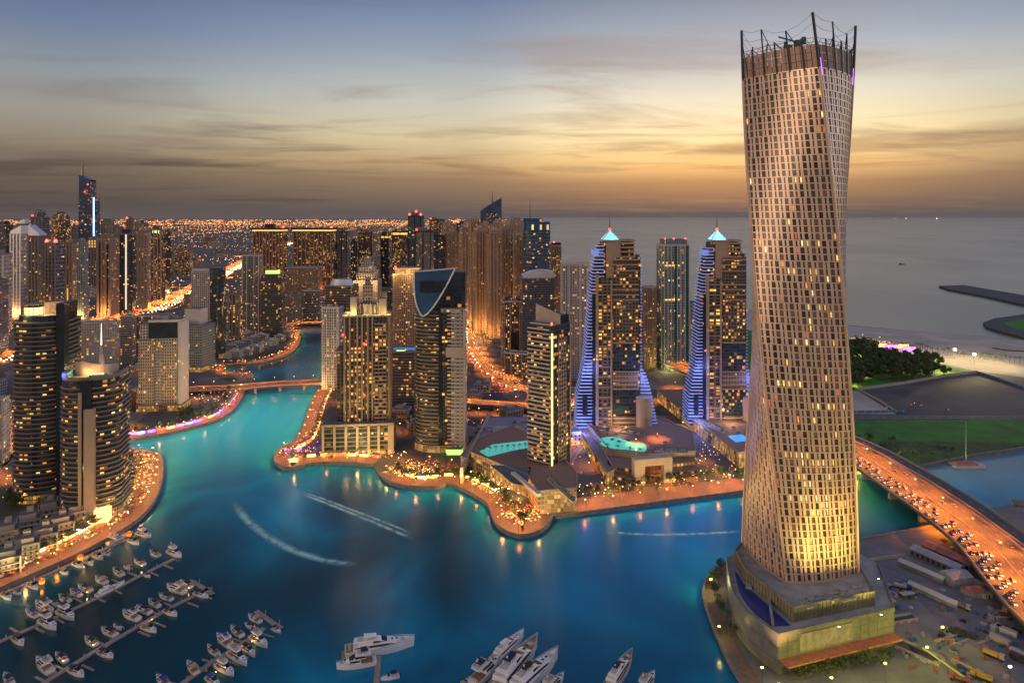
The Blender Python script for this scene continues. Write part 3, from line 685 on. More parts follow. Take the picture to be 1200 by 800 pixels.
for f in range(4):
    tops = [Vector(cpt(f, sx, zt)) for sx, zt in ((-1, ZP - .4), (-.34, ZP - 3.4), (.33, ZP - 7.4), (1, ZP - .4))]
    for zz_ in (ZC + .8, ZC + 3.0):
        for j in range(10): wr.tube(cpt(f, -1 + j / 5, zz_, -.2), cpt(f, -1 + (j + 1) / 5, zz_, -.2), .14, 4)
    for j in range(8): wr.tube(cpt(f, -1 + j / 4, ZC - 4, -1.6), cpt(f, -1 + (j + 1) / 4, ZC + 3, -1.6), .12, 4); wr.tube(cpt(f, -1 + j / 4, ZC + 3, -1.6), cpt(f, -1 + (j + 1) / 4, ZC - 4, -1.6), .12, 4)
    for p, q in zip(tops, tops[1:]):
        mid = (p + q) / 2 - Vector((0, 0, 1.2))
        for drop in (0, 5.0): wr.tube(p - Vector((0, 0, drop)), mid - Vector((0, 0, drop)), .09, 4); wr.tube(mid - Vector((0, 0, drop)), q - Vector((0, 0, drop)), .09, 4)
wr.build('rigging', [steel], cay)
mc = MB(); mc.box(-6, 4, -5, 6, ZT, ZC + 3); mc.box(-2, 1, -2, 1, ZC, ZC + 9); mc.tube((-.5, -.5, ZC + 8), (-14, -8, ZC + 9), .5, 5); mc.tube((-.5, -.5, ZC + 8), (5, 4, ZC + 12), .5, 5); mc.box(4, 6, 3, 5, ZC + 8, ZC + 12)
mc.box(-9, -6, -7, -4, ZC, ZC + 5); mc.cyl(6, -3, ZT, ZC + 5, 1.6, 1.6, 8)
mc.build('window_cleaning_crane', [mat('machine', (.12, .11, .10), .6)], cay)
vl = MB(); p_ = cpt(faces_at(300)[0][1], .0, 300, -.2)
for fc in range(4):
    if faces_at(298)[1][1] == fc:
        for s_ in (-.93, .93):
            a = cpt(fc, s_, 294, .2); b = cpt(fc, s_, 303, .2); vl.tube(a, b, .14, 5)
vl.build('crown_light_strip', [M['violet_glow']], cay)

# ---------------------------------------------------------------- its podium
pod = thing('podium_building', 'grey and yellow-lit podium with a blue curved pool, round the foot of the twisted tower', 'building', (0, 0, 0))
pgrey = mat('podium_wall', (.20, .19, .125), .75, noise=.28, nscale=.10); pdark = mat('podium_curved_wall', (.15, .16, .17), .4, noise=.2, nscale=.2); deck = mat('podium_deck', (.30, .29, .27), .85, noise=.22, nscale=.15)
lowp = [(128, 328), (196, 350), (212, 395), (202, 424), (150, 432), (127, 402)]; cur = smooth([(127, 402), (121.5, 380), (118.5, 362), (120.5, 345), (128, 328)], 6)[1:-1]
LP = lowp + cur; ZL = 18.6
mb = MB(); mb.prism(ccw(LP), 0, ZL, 0, 1, 4, 3.2); mb.build('lower_wall', [pgrey, deck], pod)
cw_ = MB()
cc = [(127, 402)] + cur + [(128, 328)]
for z0, z1, g in ((2.5, 6, .35), (6.4, 13, .55), (13.4, 20.0, .8)):
    A = offs(cc, -g)
    for a, b in zip(A, A[1:]):
        cw_.face([(a[0], a[1], z0), (b[0], b[1], z0), (b[0], b[1], z1), (a[0], a[1], z1)]); cw_.face([(a[0], a[1], z1), (b[0], b[1], z1), (b[0] + .8, b[1], z1), (a[0] + .8, a[1], z1)])
    cw_.face([(A[-1][0], A[-1][1], z0), (A[-1][0] + .9, A[-1][1] + .3, z0), (A[-1][0] + .9, A[-1][1] + .3, z1), (A[-1][0], A[-1][1], z1)])
cw_.build('curved_wall', [pdark], pod)
UP = ccw([(140, 339), (187.5, 353.5), (198, 402), (192, 421), (150, 426), (130, 397), (128.5, 376)])
mb = MB(); mb.prism(UP, ZL - .2, 25.2, 0, 1, 4, 3.2); mb.build('upper_wall', [pgrey, deck], pod)
fm = MB(); P = UP; n = len(P)
for i in range(n):
    a, b = P[i], P[(i + 1) % n]; L = math.dist(a, b); k = int(L / 2.4); u = ((b[0] - a[0]) / L, (b[1] - a[1]) / L); nn = (u[1], -u[0])
    for j in range(k + 1): c = (a[0] + u[0] * L * j / k + nn[0] * .2, a[1] + u[1] * L * j / k + nn[1] * .2); fm.obox(c, u, nn, .16, .25, ZL, 25.6)
    c = ((a[0] + b[0]) / 2, (a[1] + b[1]) / 2); fm.obox(c, u, nn, L / 2, .32, 25.0, 26.3)
fm.build('upper_fins', [pgrey], pod)
pr = MB()
for (a, b) in (((128, 328), (196, 350)), ((196, 350), (212, 395))):
    L = math.dist(a, b); u = ((b[0] - a[0]) / L, (b[1] - a[1]) / L); nn = (u[1], -u[0]); pr.obox(((a[0] + b[0]) / 2, (a[1] + b[1]) / 2), u, nn, L / 2, .35, ZL - .8, ZL + 1.1)
pr.build('parapet', [pgrey], pod)
# pool inside the curved wall
inn = offs(cc, 2.2) if False else [(p[0] + 3.2, p[1]) for p in cc[4:-3]]
pp = inn + [(137.0, 336.0), (126.8, 374)]
mb = MB(); mb.prism(ccw(pp), ZL, ZL + .35, 0); mb.build('pool', [M['pool_blue']], pod)
st_ = MB(); st_.obox((133, 352), (.28, .96), (.96, -.28), 18, .6, ZL, ZL + 2.2); st_.obox((128.5, 371), (.28, .96), (.96, -.28), 3, 1.6, ZL, ZL + 1.6); st_.build('terrace_wall', [deck], pod)
# orange fascia and street canopy on the front, roof clutter
u = (68 / 71.5, 22 / 71.5); nn = (u[1], -u[0])
fa = MB(); fa.obox((162 + nn[0] * 3, 339 + nn[1] * 3), u, nn, 35, 3, 6.2, 7.0); fa.build('canopy', [mat('rust_canopy', (.50, .16, .06), .7, noise=.25, nscale=.4)], pod)
wl = MB(); wl.obox((155 + nn[0] * .25, 336.8 + nn[1] * .25), u, nn, 16, .2, 8.5, 17.0); wl.build('wall_panel', [mat('stained_panel', (.33, .28, .20), .8, noise=.3, nscale=.3)], pod)
rc = MB(); rnd = random.Random(3)
for _ in range(26):
    x, y = rnd.uniform(146, 184), rnd.uniform(343, 352)
    if .31 * (x - 128) + 328 + 6 < y or True:
        a = rnd.uniform(.4, 2.2); rc.obox((x, y + (x - 160) * .3), u, nn, a, rnd.uniform(.3, 1.2), 25.2, 25.2 + rnd.uniform(.3, 1.3))
for j in range(10): rc.obox((150 + j * 4.4, 333.5 + j * 1.42 + 1.5), u, nn, rnd.uniform(.6, 1.6), .5, ZL, ZL + rnd.uniform(.3, 1.0))
rc.tube((150, 349, 25.6), (172, 352, 26.6), .35); rc.tube((152, 345, 25.6), (176, 356, 26.0), .25)
rc.build('roof_clutter', [deck], pod)
# floodlights that colour the yard and podium yellow green
YG = (1, .93, .08)
def flood(x, y, z, col, p, label, r=.5):
    rt = thing('floodlight', label, 'floodlight', (x, y, 0)); a = MB(); a.cyl(0, 0, 0, z, .12, .08, 6); a.build('pole', steel, rt)
    g = MB(); g.box(-.5, .5, -.25, .25, z, z + .5); g.build('lamp_head', [mat('flood_lens_%d' % (col[0] * 100), (.8, .9, .5), .5, emit=col, es=12)], rt)
    point(0, -.6, z + .9, col, p, r, rt); return rt
for (x, y, z, p, l) in ((118, 322, 7, 300, 'short floodlight with green-yellow glow on the quay walk before the podium'), (146, 312, 9, 8000, 'floodlight with green-yellow glow before the left half of the podium wall'),
                        (176, 322, 9, 6000, 'floodlight with green-yellow glow before the middle of the podium wall'), (203, 334, 9, 6000, 'floodlight with green-yellow glow off the right corner of the podium'),
                        (108, 356, 6, 800, 'small yellow floodlight among the trees on the round quay'), (117, 402, 6, 5000, 'yellow floodlight at the far left foot of the twisted tower'),
                        (222, 352, 8, 5000, 'green-yellow floodlight in the building yard'), (190, 303, 7, 4500, 'green-yellow floodlight at the near edge of the building yard')):
    flood(x, y, z, YG if 'green' in l else (1, .85, .2), p, l)
point(168, 330, 40, (1, .62, .16), 1) if False else None
# warm lamps added on the podium roof to brighten the facade
for (x, y) in ((186, 344), (160, 334), (203, 378)):
    fl = thing('added_uplighter', {186: 'uplighter on the right part of the podium roof', 160: 'uplighter at the front corner of the podium roof', 199: 'uplighter at the right edge of the podium'}.get(x, 'uplighter at the right edge of the podium'), 'added_uplighter', (x, y, ZL))
    a = MB(); a.box(-.5, .5, -.4, .4, 0, .6); a.build('housing', steel, fl); g = MB(); g.box(-.4, .4, -.3, .3, .6, .7); g.build('lens', [bulb_w], fl)
    sp = point(0, 0, 1.0, (1, .74, .20), 7000, .6, fl, spot=95); d_ = Vector((CX - x, CY - y, 95)); sp.rotation_euler = (-d_).to_track_quat('Z', 'Y').to_euler()

for i, (x, y, z, p, lab) in enumerate(((196, 292, 10, 135000, 'tall yellow floodlight aimed at the twisted tower from the near yard'), (232, 318, 10, 115000, 'tall yellow floodlight aimed at the twisted tower from the right of the yard'), (122, 312, 6, 60000, 'warm floodlight aimed at the left face of the twisted tower from the quay'))):
    rt = thing('floodlight', lab, 'floodlight', (x, y, 0)); a = MB(); a.cyl(0, 0, 0, z, .14, .1, 6); a.build('pole', steel, rt); g = MB(); g.box(-.6, .6, -.3, .3, z, z + .6); g.build('lamp_head', [bulb_w], rt)
    sp = point(0, 0, z + 1.2, (1, .70, .17) if i < 2 else (1, .5, .2), p, .8, rt, spot=62); d_ = Vector((CX - x, CY - y, 92 - z)); sp.rotation_euler = (-d_).to_track_quat('Z', 'Y').to_euler()
# corner ribs make the edges of the twisting faces read
for f in range(4):
    q = MB(); pts = [Vector(cpt(f, -1, ZB + (ZT - ZB) * j / 44, .25)) for j in range(45)]
    for p_, q_ in zip(pts, pts[1:]): q.tube(p_, q_, .62, 6)
    q.build('corner_rib', [clad], cay)
# joints and a service band on the podium front
for (a, b) in (((128, 328), (196, 350)), ((196, 350), (212, 395))):
    L = math.dist(a, b); uu = ((b[0] - a[0]) / L, (b[1] - a[1]) / L); n2_ = (uu[1], -uu[0]); q = MB()
    for j in range(1, int(L / 5.5)): c = (a[0] + uu[0] * 5.5 * j + n2_[0] * .06, a[1] + uu[1] * 5.5 * j + n2_[1] * .06); q.obox(c, uu, n2_, .10, .10, .2, ZL - .9)
    for z in (10.2, 14.2): c = (a[0] + uu[0] * L / 2 + n2_[0] * .05, a[1] + uu[1] * L / 2 + n2_[1] * .05); q.obox(c, uu, n2_, L / 2, .09, z, z + .14)
    q.build('wall_joints', [pdark], pod)
for j in range(9):
    q = MB(); c = (131 + u[0] * 7.6 * j + nn[0] * .1, 329 + u[1] * 7.6 * j + nn[1] * .1); q.obox(c, u, nn, 1.7, .14, .3, 4.4); q.build('service_door', [pdark], pod)
# ---------------------------------------------------------------- towers one by one
cream, whitew, tanw, steelw = M['cream'], M['white_wall'], M['tan_wall'], M['steel_white']
beige = mat('beige_wall', (.34, .255, .19), .8, noise=.12, nscale=.06)
slabg = mat('balcony_slab', (.19, .165, .14), .8, noise=.15, nscale=.1)
slabw = mat('white_slab', (.42, .39, .36), .7, noise=.1, nscale=.1)
# --- left front: taller round tower
t1 = T('round_tower', 'tall dark round tower with a golden lit drum on its roof, left foreground', 17, 95, 378, 590, 12, .9, BOW)
t1.wall(M['f_dark'], pu=3.4, pv=3.5, cont=True); t1.bands(slabg, 8, t1.h, 3.5, .75, 1.3)
t1.block('glass_shaft', .72, 1.02, -.9, .5, 0, t1.h + 14, M['dark_glass']); t1.block('balcony_recess', -.1, .06, -1.02, -.2, 0, t1.h - 2, M['dark_glass'])
for s_, (a, b) in enumerate(((-.96, 0),)):
    mb = MB(); mb.prism([(p[0] * .86, p[1] * .86) for p in t1.poly()], t1.h, t1.h + 4.5, 0, 1); t1.part('penthouse', mb, [M['f_glass'], M['roof']])
mb = MB(); mb.prism([(p[0] * t1.w * .38 - t1.w * .18, p[1] * t1.d * .40) for p in ROUND], t1.h + 4.5, t1.h + 10, 0, 1, cont=True)
for i in range(14):
    a = 2 * pi * i / 14; mb.cyl(-t1.w * .18 + math.cos(a) * t1.w * .2, math.sin(a) * t1.d * .21, t1.h + 4.5, t1.h + 12, .35, n=5, mi=2)
t1.part('roof_drum', mb, [M['gold_glow'], M['roof'], slabg])
mb = MB(); P = [(t1.w * (.04 + .34 * i / 8), -t1.d * (.16 - .22 * (i / 8) ** 2)) for i in range(9)]
mb.prism(P + [(p[0], p[1] + 1.2) for p in reversed(P)], t1.h + 4, t1.h + 14, 0, bot=True); t1.part('crown_wall', mb, cream)
mb = MB(); mb.prism([(p[0] * t1.w * .40 - t1.w * .18, p[1] * t1.d * .42) for p in ROUND], t1.h + 12, t1.h + 12.8, 0, bot=True); t1.part('drum_roof', mb, slabg)
t1.mast(t1.w * .36, 0, t1.h, t1.h + 36); point(t1.w * .12, -t1.d * .3, t1.h + 7, WRM, 3200, .5, t1.root); point(t1.w * .3, -t1.d * .22, t1.h + 7, WRM, 2200, .5, t1.root); point(-t1.w * .18, -t1.d * .42, t1.h + 6, YEL, 2200, .5, t1.root)
t1.lit(70, 12, t1.h - 4, 2.4, 2.0, 3.4, 3.5, out=.4)
# --- left front: second tower with crescent crown
t2 = T('round_tower', 'dark balconied tower with beige fins, floodlit crescent crown and glowing spire, left foreground', 73, 151, 446, 612, 14, .9, BOW)
t2.wall(M['f_dark'], pu=3.3, pv=3.5, cont=True); t2.bands(slabg, 8, t2.h - 4, 3.5, .75, 1.4)
mb = MB(); mb.box(-t2.w * .08, t2.w * .12, -t2.d * .56, -t2.d * .3, 0, t2.h); t2.part('glass_shaft', mb, M['dark_glass'])
t2.piers(beige, [-.07], 0, t2.h - 8, 2.2, 3.4, name='fin'); t2.piers(beige, [.09], 0, t2.h - 20, 6.5, 4.2, name='fin')
t2.parapet(slabg, hh=2.2)
mb = MB(); n_ = 18; arc = [(math.cos(R(205 + 150 * i / n_)), math.sin(R(205 + 150 * i / n_))) for i in range(n_ + 1)]
arc2 = [(t2.w * (-.42 + .78 * i / n_), t2.d * (.30 - .40 * math.sin(pi * i / n_))) for i in range(n_ + 1)]
for i in range(n_):
    a, b = arc2[i], arc2[i + 1]; za, zb = t2.h + 11 - 1 * abs(i - 6) * .45, t2.h + 11 - 1 * abs(i + 1 - 6) * .45
    mb.face([(a[0], a[1], t2.h - 1), (b[0], b[1], t2.h - 1), (b[0], b[1], zb), (a[0], a[1], za)]); mb.face([(b[0], b[1] + 1.4, t2.h - 1), (a[0], a[1] + 1.4, t2.h - 1), (a[0], a[1] + 1.4, za), (b[0], b[1] + 1.4, zb)])
    mb.face([(a[0], a[1], za), (b[0], b[1], zb), (b[0], b[1] + 1.4, zb), (a[0], a[1] + 1.4, za)])
t2.part('crescent_crown', mb, cream)
mb = MB(); mb.cyl(t2.w * .12, .05 * t2.d, t2.h, t2.h + 15, 2.6, 1.6, 10); mb.cyl(t2.w * .12, .05 * t2.d, t2.h + 15, t2.h + 22, 1.2, .5, 8); t2.part('turret', mb, cream)
mb = MB(); mb.cyl(t2.w * .12, .05 * t2.d, t2.h + 22, t2.h + 38, .4, .1, 6); t2.part('spire', mb, M['white_glow'])
mb = MB(); mb.box(-t2.w * .46, -t2.w * .36, -t2.d * .30, -t2.d * .02, t2.h, t2.h + 5); t2.part('roof_pavilion', mb, mat('teal_roof', (.05, .25, .24), .5))
for fx in (-.26, -.13, 0, .1, .2): point(t2.w * fx, -t2.d * .16, t2.h + 3, WRM, 1500, .4, t2.root)
point(-t2.w * .44, -t2.d * .36, t2.h + 3, (.6, .2, 1), 900, .4, t2.root)
t2.lit(60, 10, t2.h - 6, 2.4, 2.0, 3.3, 3.5, out=.4, seed=3); t2.rooftop(seed=2)
mb = MB(); mb.box(t2.w * .12, t2.w * .42, -t2.d * .62, -t2.d * .4, 0, 9); t2.part('lobby', mb, M['gold_glow'])

# --- white framed block by the near bridge and its neighbours
b3 = T('apartment_tower', 'white framed apartment block with two cream window panels, left of the near bridge', 163, 220, 378, 482, 6, .5)
b3.wall(M['f_white'], z1=b3.h - 2, pu=3.0, pv=3.4, k=.97); b3.block('frame_wall', .88, 1.04, -1.06, 1.06, 0, b3.h + 1.5, whitew); b3.block('roof_slab', -.55, 1.04, -1.08, 1.05, b3.h, b3.h + 3, whitew)
b3.block('window_panel', -1.02, -.26, -1.12, -.8, 0, b3.h * .80, M['f_cream'], pu=2.6, pv=3.4); b3.block('window_panel', .12, .84, -1.14, -.8, 0, b3.h * .74, M['f_cream'], pu=2.6, pv=3.4)
b3.block('balcony_recess', -.55, .86, -1.03, -.5, b3.h * .82, b3.h - 1, M['dark_glass']); b3.bands(slabw, 8, b3.h * .74, 3.4, .5, .5)
b3.lit(40, 6, b3.h * .8, 1.5, 1.9, 2.6, 3.4, out=1.9, seed=5); b3.rooftop(z=b3.h + 3)
b4 = T('office_block', 'teal glass block with a yellow lit outline, behind the white framed block', 198, 252, 382, 436, -6, .7)
b4.wall(M['f_teal'], pu=3, pv=3.6); b4.bands(slabg, 6, b4.h, 3.6, .8, .8); b4.block('glass_screen', -1.02, .05, -1.06, -.9, b4.h * .5, b4.h + 8, M['dark_glass']); b4.block('roof_box', -.35, .6, -.3, .8, b4.h, b4.h + 22, whitew)
mb = MB(); x0, x1, y_, zt = -b4.w * .52, b4.w * .04, -b4.d * .55, b4.h + 8
for p, q in (((x0, y_, b4.h * .55), (x0, y_, zt)), ((x0, y_, zt), (x1, y_, zt - 2)), ((x1, y_, zt - 2), (x1, y_, b4.h * .62))): mb.tube(p, q, .7, 5)
b4.part('outline_light', mb, mat('outline', (.9, .9, .6), .5, emit=(1, .85, .42), es=1.6))
b5 = T('apartment_tower', 'tower half white grid half dark rounded glass, behind the yellow outlined block', 224, 270, 318, 420, 4, .8)
b5.wall(M['f_white'], pu=3.2, pv=3.4, u=[(-.5, -.5), (.1, -.5), (.1, .5), (-.5, .5)]); b5.bands(slabw, 6, b5.h, 3.4, .7, .5, u=[(-.5, -.5), (.05, -.5), (.05, .5), (-.5, .5)])
mb = MB(); mb.prism([(p[0] * b5.w * .52 + b5.w * .26, p[1] * b5.w * .6 - b5.d * .2) for p in ROUND], 0, b5.h + 5, 0, 1, 3, 3.4, cont=True); b5.part('glass_drum', mb, [M['f_glass'], M['roof']])
b5.block('roof_wall', -1, .2, -.9, .9, b5.h, b5.h + 4, whitew); b5.lit(30, 5, b5.h - 5, 1.8, 1.8, out=.8, seed=9)
for (nm, lab, u0, u1, vt, vb, a, asp, fc, bd) in (
    ('apartment_block', 'broad white slab block with grey balconies, behind the crescent crowned tower', 92, 140, 380, 440, 22, .4, 'f_white', slabw),
    ('apartment_block', 'narrow dark and white striped block, left of the white framed block', 141, 158, 371, 430, 8, .8, 'f_grey', slabw),
    ('apartment_block', 'brown low block with white cornice, behind the white framed block', 158, 204, 371, 420, 0, .6, 'f_brown', None),
    ('apartment_block', 'white banded block cut by the left edge, beside the tallest left tower', -20, 12, 470, 545, 10, .8, 'f_white', slabw),
    ('apartment_tower', 'grey tower with vertical strips, left one of the pair above the far channel villas', 283, 308, 300, 394, 6, .8, 'f_grey', None),
    ('apartment_tower', 'dark tower with a green lit roof room, above the far channel villas', 306, 335, 322, 396, 4, .8, 'f_glass', slabg),
    ('apartment_block', 'dark low block with violet glow behind the far bridge', 335, 356, 345, 381, 0, .7, 'f_grey', slabg),
    ('apartment_block', 'white block with a blue glass corner behind the far bridge', 356, 378, 341, 379, 0, .7, 'f_blue', slabw),
    ('apartment_block', 'tan lit podium block before the pair of ribbed brown towers', 335, 378, 314, 350, 0, .6, 'f_tan', None),
    ('apartment_tower', 'pale ornate tower with stacked white tiers, behind the crowned brown tower', 414, 447, 330, 430, 0, .9, 'f_white', slabw),
    ('apartment_tower', 'dark balconied tower with curved glass top, behind the slim white grid tower', 381, 420, 336, 452, -8, .8, 'f_dark', slabg),
    ('apartment_tower', 'slim white grid tower on the quay right of the near bridge', 377, 403, 361, 456, -4, .9, 'f_white', None),
    ('office_block', 'short block with a green and blue lit roof, left of the blue sail tower', 457, 489, 413, 478, 0, .9, 'f_dark', slabg),
    ('apartment_tower', 'brown gridded tower with floodlit golden roof terraces, left of the blue sail tower', 460, 493, 322, 432, 10, .9, 'f_tan', None),
    ('apartment_tower', 'brick dark unfinished tower with stepped top, behind the boulevard', 587, 617, 354, 432, 8, .8, 'f_brown', None),
    ('apartment_block', 'low arcaded block with red lit bays, beside the boulevard', 590, 626, 416, 446, -20, .5, 'f_amber', None),
    ('apartment_tower', 'grey banded tower with a pale curved shell roof, behind the corner tower', 609, 650, 327, 436, 6, .8, 'f_blue', slabg),
    ('apartment_tower', 'white slender tower with slanted roof fin, left of the first stepped tower', 657, 690, 310, 446, -5, .9, 'f_white', None),
    ('apartment_tower', 'tan lit tower with a dark top and red beacon, beside the rounded blue glass tower', 645, 658, 288, 385, 0, 1., 'f_tan', None),
    ('apartment_block', 'brown gridded block seen in the gap between first stepped tower and teal tower', 752, 769, 337, 432, 0, .8, 'f_tan', None),
    ('apartment_block', 'low white block in the gap right of the teal tower', 804, 816, 362, 425, 0, .8, 'f_white', None)):
    k = T(nm, lab, u0, u1, vt, vb, a, asp); k.wall(M[fc], pu=3.2, pv=3.4)
    if bd is not None: k.bands(bd, 5, k.h - 2, 3.4, .75, .7)
    else:
        k.piers(beige if fc in ('f_tan', 'f_brown', 'f_amber') else whitew, [-.46, -.2, .2, .46], 0, k.h, 1.4, .6)
        k.piers(beige if fc in ('f_tan', 'f_brown', 'f_amber') else whitew, [-.4, 0, .4], 0, k.h, 1.4, .5, side='r' if (u0 + u1) / 2 < 600 else 'l')
    k.parapet(slabg if bd is slabg else whitew, hh=1.6); k.rooftop(seed=u0); k.lit(min(34, int(k.h * .28)), 4, k.h - 5, 1.9, 1.8, out=.85 if bd else .15, seed=u0)
    if 'ornate' in lab:
        z = k.h
        for j, (f_, hh_) in enumerate(((.85, 12), (.7, 9), (.5, 7), (.3, 8))): mb = MB(); mb.prism([(p[0] * k.w * f_, p[1] * k.d * f_) for p in chamf(.2)], z, z + hh_, 0, 0); k.part('crown_tier', mb, [M['f_white']]); z += hh_
        for fx in (-.4, 0, .4): point(k.w * fx, -k.d * .75, k.h - 3, WRM, 9000, .8, k.root)
    if 'golden roof' in lab:
        k.block('roof_terrace', -.8, .9, -.8, .8, k.h, k.h + 8, M['f_mall']); k.block('terrace_slab', -.95, 1, -.95, .9, k.h + 8, k.h + 9.5, beige); k.beacon(-k.w * .4, -k.d * .4, k.h + 10, 1.6)
        for fx in (-.5, .1, .5): point(k.w * fx, -k.d * .7, k.h + 3, (1, .6, .2), 12000, .6, k.root)
    if 'green lit roof' in lab: k.block('roof_room', -.6, .5, -.9, .6, k.h, k.h + 8, M['green_glow'])
    if 'green and blue lit' in lab:
        k.block('roof_room', -.5, .2, -.8, -.2, k.h, k.h + 2.5, M['green_glow']); k.block('roof_room', -.9, .9, .1, .8, k.h, k.h + 3, mat('blue_room', (.05, .1, .3), .4, emit=(.1, .3, .9), es=.5))
    if 'shell roof' in lab:
        mb = MB(); n_ = 10
        Q = [(k.w * (-.5 + i / n_), k.h + 12 * math.sin(pi * (.12 + .6 * i / n_))) for i in range(n_ + 1)]
        for i in range(n_):
            a, b = Q[i], Q[i + 1]; mb.face([(a[0], -k.d * .5, a[1]), (b[0], -k.d * .5, b[1]), (b[0], k.d * .3, b[1]), (a[0], k.d * .3, a[1])]); mb.face([(a[0], -k.d * .5, k.h), (b[0], -k.d * .5, k.h), (b[0], -k.d * .5, b[1]), (a[0], -k.d * .5, a[1])])
        k.part('shell_roof', mb, steelw)
    if 'curved glass top' in lab:
        mb = MB(); mb.prism([(p[0] * k.w * .95, p[1] * k.d * .9) for p in ROUND], k.h, k.h + 9, 0, 1, cont=True, poly1=[(p[0] * k.w * .7, p[1] * k.d * .7) for p in ROUND]); k.part('glass_crown', mb, [steelw, M['roof']])
        k.mast(-k.w * .5, -k.d * .4, k.h, k.h + 40, .5)
    if 'slanted roof fin' in lab:
        mb = MB(); Q = [(-.5 * k.w, k.h), (.45 * k.w, k.h), (.45 * k.w, k.h + 13), (-.5 * k.w, k.h + 8)]
        for y_ in (-k.d * .3, -k.d * .3 + 1): mb.face([(q[0], y_, q[1]) for q in (Q if y_ < -k.d * .28 else Q[::-1])])
        mb.face([(Q[3][0], -k.d * .3, Q[3][1]), (Q[2][0], -k.d * .3, Q[2][1]), (Q[2][0], -k.d * .3 + 1, Q[2][1]), (Q[3][0], -k.d * .3 + 1, Q[3][1])]); k.part('roof_fin', mb, steelw)
    if 'stepped top' in lab: k.block('roof_step', -.9, -.2, -.8, .8, k.h, k.h + 8, M['f_brown']); k.block('roof_step', .3, .95, -.8, .8, k.h, k.h + 5, M['f_brown']); k.block('front_recess', -.35, .35, -1.06, -.8, k.h * .1, k.h * .55, M['dark_glass'])
    if 'red beacon' in lab: k.beacon(-k.w * .2, -k.d * .3, k.h + 5, 2.0); k.block('roof_step', -.9, .9, -.8, .8, k.h, k.h + 6, M['dark_glass'])
    if 'left one of the pair' in lab: k.mast(k.w * .3, 0, k.h, k.h + 34, .5)

# --- ribbed brown pair far behind the bridge
for i, (u0, u1, lab) in enumerate(((296, 337, 'ribbed brown slab tower, left one of the matching pair behind the far bridge'), (343, 394, 'ribbed brown slab tower, right one of the matching pair behind the far bridge'))):
    k = T('ribbed_tower', lab, u0, u1, 270, 346, 0, .45); k.wall(M['f_brown'], pu=4, pv=3.8); k.piers(tanw, [-.48 + .96 * j / 9 for j in range(10)], 0, k.h - 3, 3.0, 1.6, name='rib')
    k.block('light_cornice', -1.01, 1.01, -1.06, 1.0, k.h - 2, k.h + 2, mat('cornice_glow', (.8, .6, .3), .6, emit=(1, .66, .2), es=.75)); k.block('roof_slab', -1.08, 1.08, -1.3, 1.1, k.h + 2, k.h + 7, M['dark_glass'])
    k.lit(60, 10, k.h - 8, 3.4, 2.6, 8.5, 3.8, out=.6, seed=i + 30); k.beacon(k.w * .48, -k.d * .4, k.h + 7, 3)
    if i == 0: k.block('roof_room', -.3, .3, -.4, .4, k.h + 7, k.h + 18, M['dark_glass'])
    for fx in (-.35, .05, .4): point(k.w * fx, -k.d * 1.3, 14, ORG, 42000, 2, k.root)

# --- crowned brown tower on the middle quay
ct = T('crowned_tower', 'brown pillared tower with a blazing golden crown, on the middle quay', 402, 459, 372, 530, 8, .85)
ct.wall(M['f_brown'], pu=3.3, pv=3.5); ct.piers(beige, [-.47, -.36, -.2, -.1, .02, .12], 14, ct.h, 1.6, 1.0); ct.piers(beige, [.47], 14, ct.h, 2.2, .9); ct.piers(beige, [-.4, -.2, 0, .2, .4], 14, ct.h, 1.6, .8, 'r')
ct.block('balcony_bay', .34, .84, -1.12, -.8, 14, ct.h - 4, M['f_amber'], pu=4, pv=3.5)
mb = MB(); z = 14
while z < ct.h - 4: mb.box(ct.w * .16, ct.w * .43, -ct.d * .6, -ct.d * .4, z, z + .9); z += 3.5
ct.part('balcony_bands', mb, beige); ct.block('cornice', -1.04, 1.04, -1.06, 1.04, ct.h, ct.h + 1.5, beige)
ct.block('side_wing', -1.28, -.95, -.9, .6, 0, ct.h * .74, M['f_brown']); ct.block('wing_cornice', -1.32, -.93, -.95, .65, ct.h * .74, ct.h * .74 + 1.4, beige)
for (a, b, c, d, z0, z1) in ((-.7, -.45, -.8, -.2, 0, 17), (-.78, -.55, .1, .8, 0, 14), (.5, .8, -.8, -.4, 0, 15), (-.4, .35, -.5, .5, 0, 9), (-.22, .2, -.3, .3, 9, 27), (-.12, .1, -.15, .15, 27, 34), (.55, .8, .2, .7, 0, 19)):
    ct.block('crown_block', a, b, c, d, ct.h + 1.5 + z0, ct.h + 1.5 + z1, M['f_cream'] if z1 > 20 else cream, pu=2.2)
mb = MB()
for i in range(9): mb.cyl(-ct.w * .3 + i * ct.w * .075, -ct.d * .32, ct.h + 1.5, ct.h + 12, .5, n=6)
ct.part('crown_columns', mb, cream)
for fx, fy in ((-.46, -.46), (-.28, -.42), (0, -.44), (.2, -.44), (.44, -.42), (-.42, .1), (.36, .1)): point(ct.w * fx, ct.d * fy, ct.h + 4, (1, .72, .22), 5200, .5, ct.root)
ct.lit(70, 16, ct.h - 5, 1.9, 2.0, 3.3, 3.5, out=.2, seed=8)
for z_ in (.42, .87, .80): ct.beacon(-ct.w * (.05 if z_ != .87 else .5), -ct.d * .56, ct.h * z_, .9)
for fx in (-.4, -.15, .1, .3): point(ct.w * fx, -ct.d * 1.0, 16, (1, .6, .2), 2600, .5, ct.root)
cp_ = T('podium_building', 'beige podium of open bays with uplit pillars, below the crowned tower', 377, 463, 500, 534, 6, .5)
cp_.wall(M['f_dark'], pu=4, pv=4); cp_.block('cornice', -1.02, 1.02, -1.05, 1.0, cp_.h - .5, cp_.h + 1.8, beige); cp_.block('end_wall', .86, 1.03, -1.08, 1, 0, cp_.h, beige)
